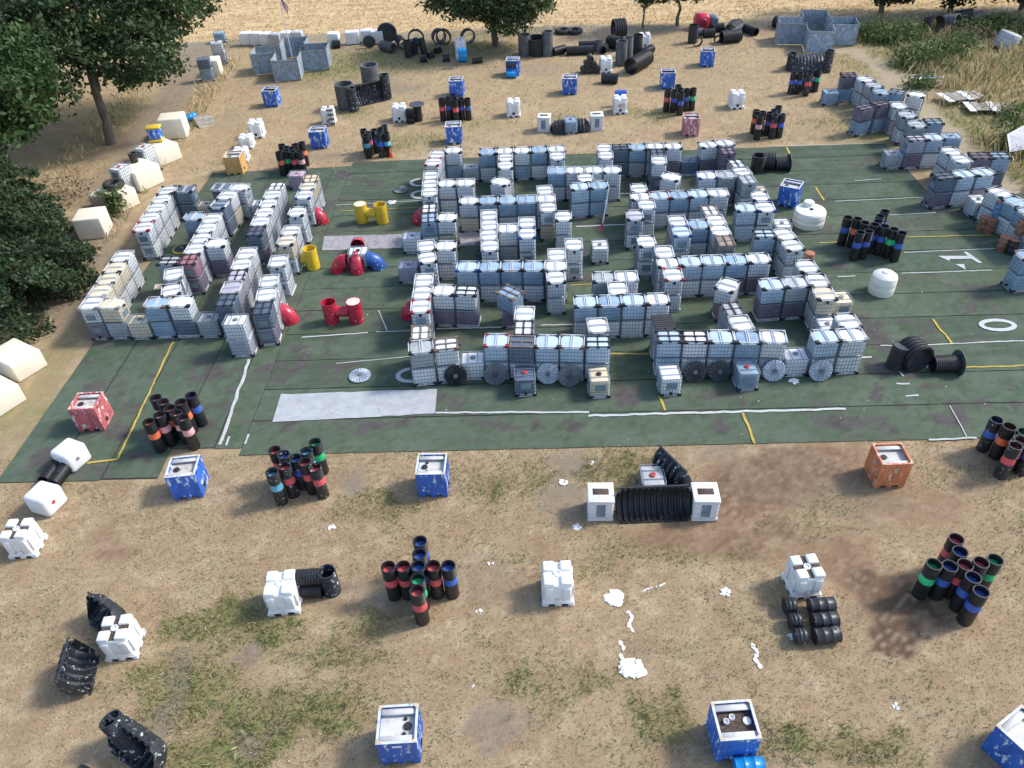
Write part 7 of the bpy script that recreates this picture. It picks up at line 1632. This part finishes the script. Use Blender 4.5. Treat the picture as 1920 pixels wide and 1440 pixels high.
# ------------------------------------------------------------------ far right odds and ends
t = empty('red_canopy', (22.5, 86.0, 0), .1); tag(t, 'red and blue shell lying in the far right scrap heap', 'plastic shell'); m = MB(); m.box((-.5, 0, .75), (1.5, 1.6, 1.5)); link('shell', beveled(m.mesh('shell'), .45, 4), t, mk('shell_red', (.55, .015, .06), .35, .2)); m = MB(); m.box((.75, .1, .6), (1.0, 1.4, 1.2)); link('back', beveled(m.mesh('back'), .3, 3), t, TANK['navy']); m = MB(); m.lathe([(.5, 0), (.5, .1), (.3, .12), (0, .1)], 20, M=Matrix.Translation((-.6, -.8, .7)) @ Matrix.Rotation(PI / 2, 4, 'X')); m.build('mouth', mk('shell_dark_red', (.2, .01, .03), .4), t, True)
for k, (l, x, y) in enumerate(PALLETS):
    t = empty('board_sheet', (x, y, .35 + .1 * k), -.15 + .25 * k); tag(t, l, 'boards')
    for j in range(6): m = MB(); m.box((-1.4 + .56 * j, 0, .03 * (j % 2)), (.5, 2.0 - .2 * (j % 3), .05)); m.build('board', WOOD if j % 3 else POLYD, t)
for k, (x, y, yw, lb) in enumerate(((36.6, 66.7, .5, 'pale broken plank pile in tall grass, left'), (37.6, 66.1, -.4, 'pale broken plank pile in tall grass, right'))):
    t = empty('plank_pile', (x, y, .5), yw); tag(t, lb, 'planks')
    for j in range(5): m = MB(); m.box((rnd.uniform(-.3, .3), rnd.uniform(-.4, .4), .06 * j), (1.5, .14, .05), rnd.uniform(-.6, .6)); m.build('plank', POLYD if j % 2 else WOOD, t)
t = empty('wire_drum', (48.3, 74.6, .7)); tag(t, 'silver round drum at the right picture edge', 'drum'); m = MB(); m.lathe([(.95, -.7), (1, -.65), (1, .65), (.95, .7), (0, .72)], 24, M=Matrix.Rotation(.3, 4, 'Y')); m.build('shell', TANK['grey'], t, True)
for k in range(4): m = MB(); m.lathe([(1.0, -.5 + .3 * k), (1.02, -.5 + .3 * k), (1.02, -.46 + .3 * k), (1.0, -.46 + .3 * k)], 24, close=True, M=Matrix.Rotation(.3, 4, 'Y')); m.build('hoop', STEEL, t)
t = empty('tarp', (37.0, 51.6, .9), .3); tag(t, 'corner of a pale grey tarp at the right edge', 'tarp'); m = MB(); m.add([(-1.2, -.4, -.2), (1.6, -1.2, .2), (1.8, 1.6, .5), (-.2, 1.1, .35)], [(0, 1, 2, 3)]); m.add([(-1.2, -.4, -.24), (1.6, -1.2, .16), (1.8, 1.6, .46), (-.2, 1.1, .31)], [(3, 2, 1, 0)]); m.build('sheet', mk('tarp_grey', (.5, .5, .52), .7, .1), t)
for j in range(3): m = MB(); m.bar((-.9 + j, -.3 - .2 * j, -.9), (-.9 + j, -.3 - .2 * j, -.1), .05); m.build('stake', WOOD, t)
for i, (x, y, s_, lb) in enumerate(((43.6, 80.5, 1.0, 'dark drum heap below the right grove, left drum'), (45.3, 81.0, .9, 'dark drum heap below the right grove, middle drum'), (46.6, 81.6, 1.0, 'dark drum heap below the right grove, right drum'), (47.5, 80.6, .9, 'grey drum in front of the dark heap'))):
    o = link('corrugated_pipe', pipe_mesh(1.6 * s_, .8 * s_, 'grey', 14), None, RIBG if i % 2 else RIB); o.location = (x, y, .8 * s_); o.rotation_euler = (PI / 2 - .3, .3 * i, .5 * i); tag(o, lb, 'drum')
# loose tan board on the left turf and a scrap by the outer wall
small('loose_board', (-20.75, 40.1, .08), (1.0, .62, .03), mk('tan_board', (.62, .52, .42), .8, .12), .15, 'tan board lying on turf beside the near left wall', 'board')
t = empty('rag_heap', (17.75, 41.75, .05)); tag(t, 'small tan rag by the right maze outer wall', 'rag'); m = MB(); m.lathe([(.22, 0), (.2, .1), (.1, .22), (0, .25)], 9); m.build('cloth', mk('tan_rag', (.40, .30, .2), .9, .3), t)
# ------------------------------------------------------------------ powder spills
for l, x, y, r in POWDER:
    R_ = random.Random(int(abs(x * 100 + y))); m = MB(); trail = 'trail' in l or 'streak' in l
    k_ = 60 if r > .3 else 24 if r > .15 else 9
    for j in range(k_):
        if trail and r < .2 or 'streak' in l: t_ = R_.uniform(-1, 1); cx, cy = x + t_ * (.05 if 'streak' not in l else .55) + .06 * math.sin(t_ * 5), y + t_ * (.42 if 'streak' not in l else .16); q = R_.uniform(.03, .09) * (1 if 'streak' not in l else .5)
        else: a_, b_ = R_.uniform(0, 6.28), r * math.sqrt(R_.random()) * .95; cx, cy = x + b_ * math.cos(a_), y + b_ * math.sin(a_) * .85; q = R_.uniform(.10, .42) * r
        n_ = 9; z_ = .028 + .0006 * j + (.03 if 24.7 < y < 56 else 0); P = [(cx + q * R_.uniform(.6, 1.25) * math.cos(2 * PI * i / n_), cy + q * R_.uniform(.6, 1.25) * math.sin(2 * PI * i / n_)) for i in range(n_)]
        m.add([(cx, cy, z_ + .006)] + [(a, b, z_ - .012) for a, b in P], [(0, 1 + i, 1 + (i + 1) % n_) for i in range(n_)])
    tag(m.build('powder_spill', POWD), l, 'powder spill', 'white powder spills')
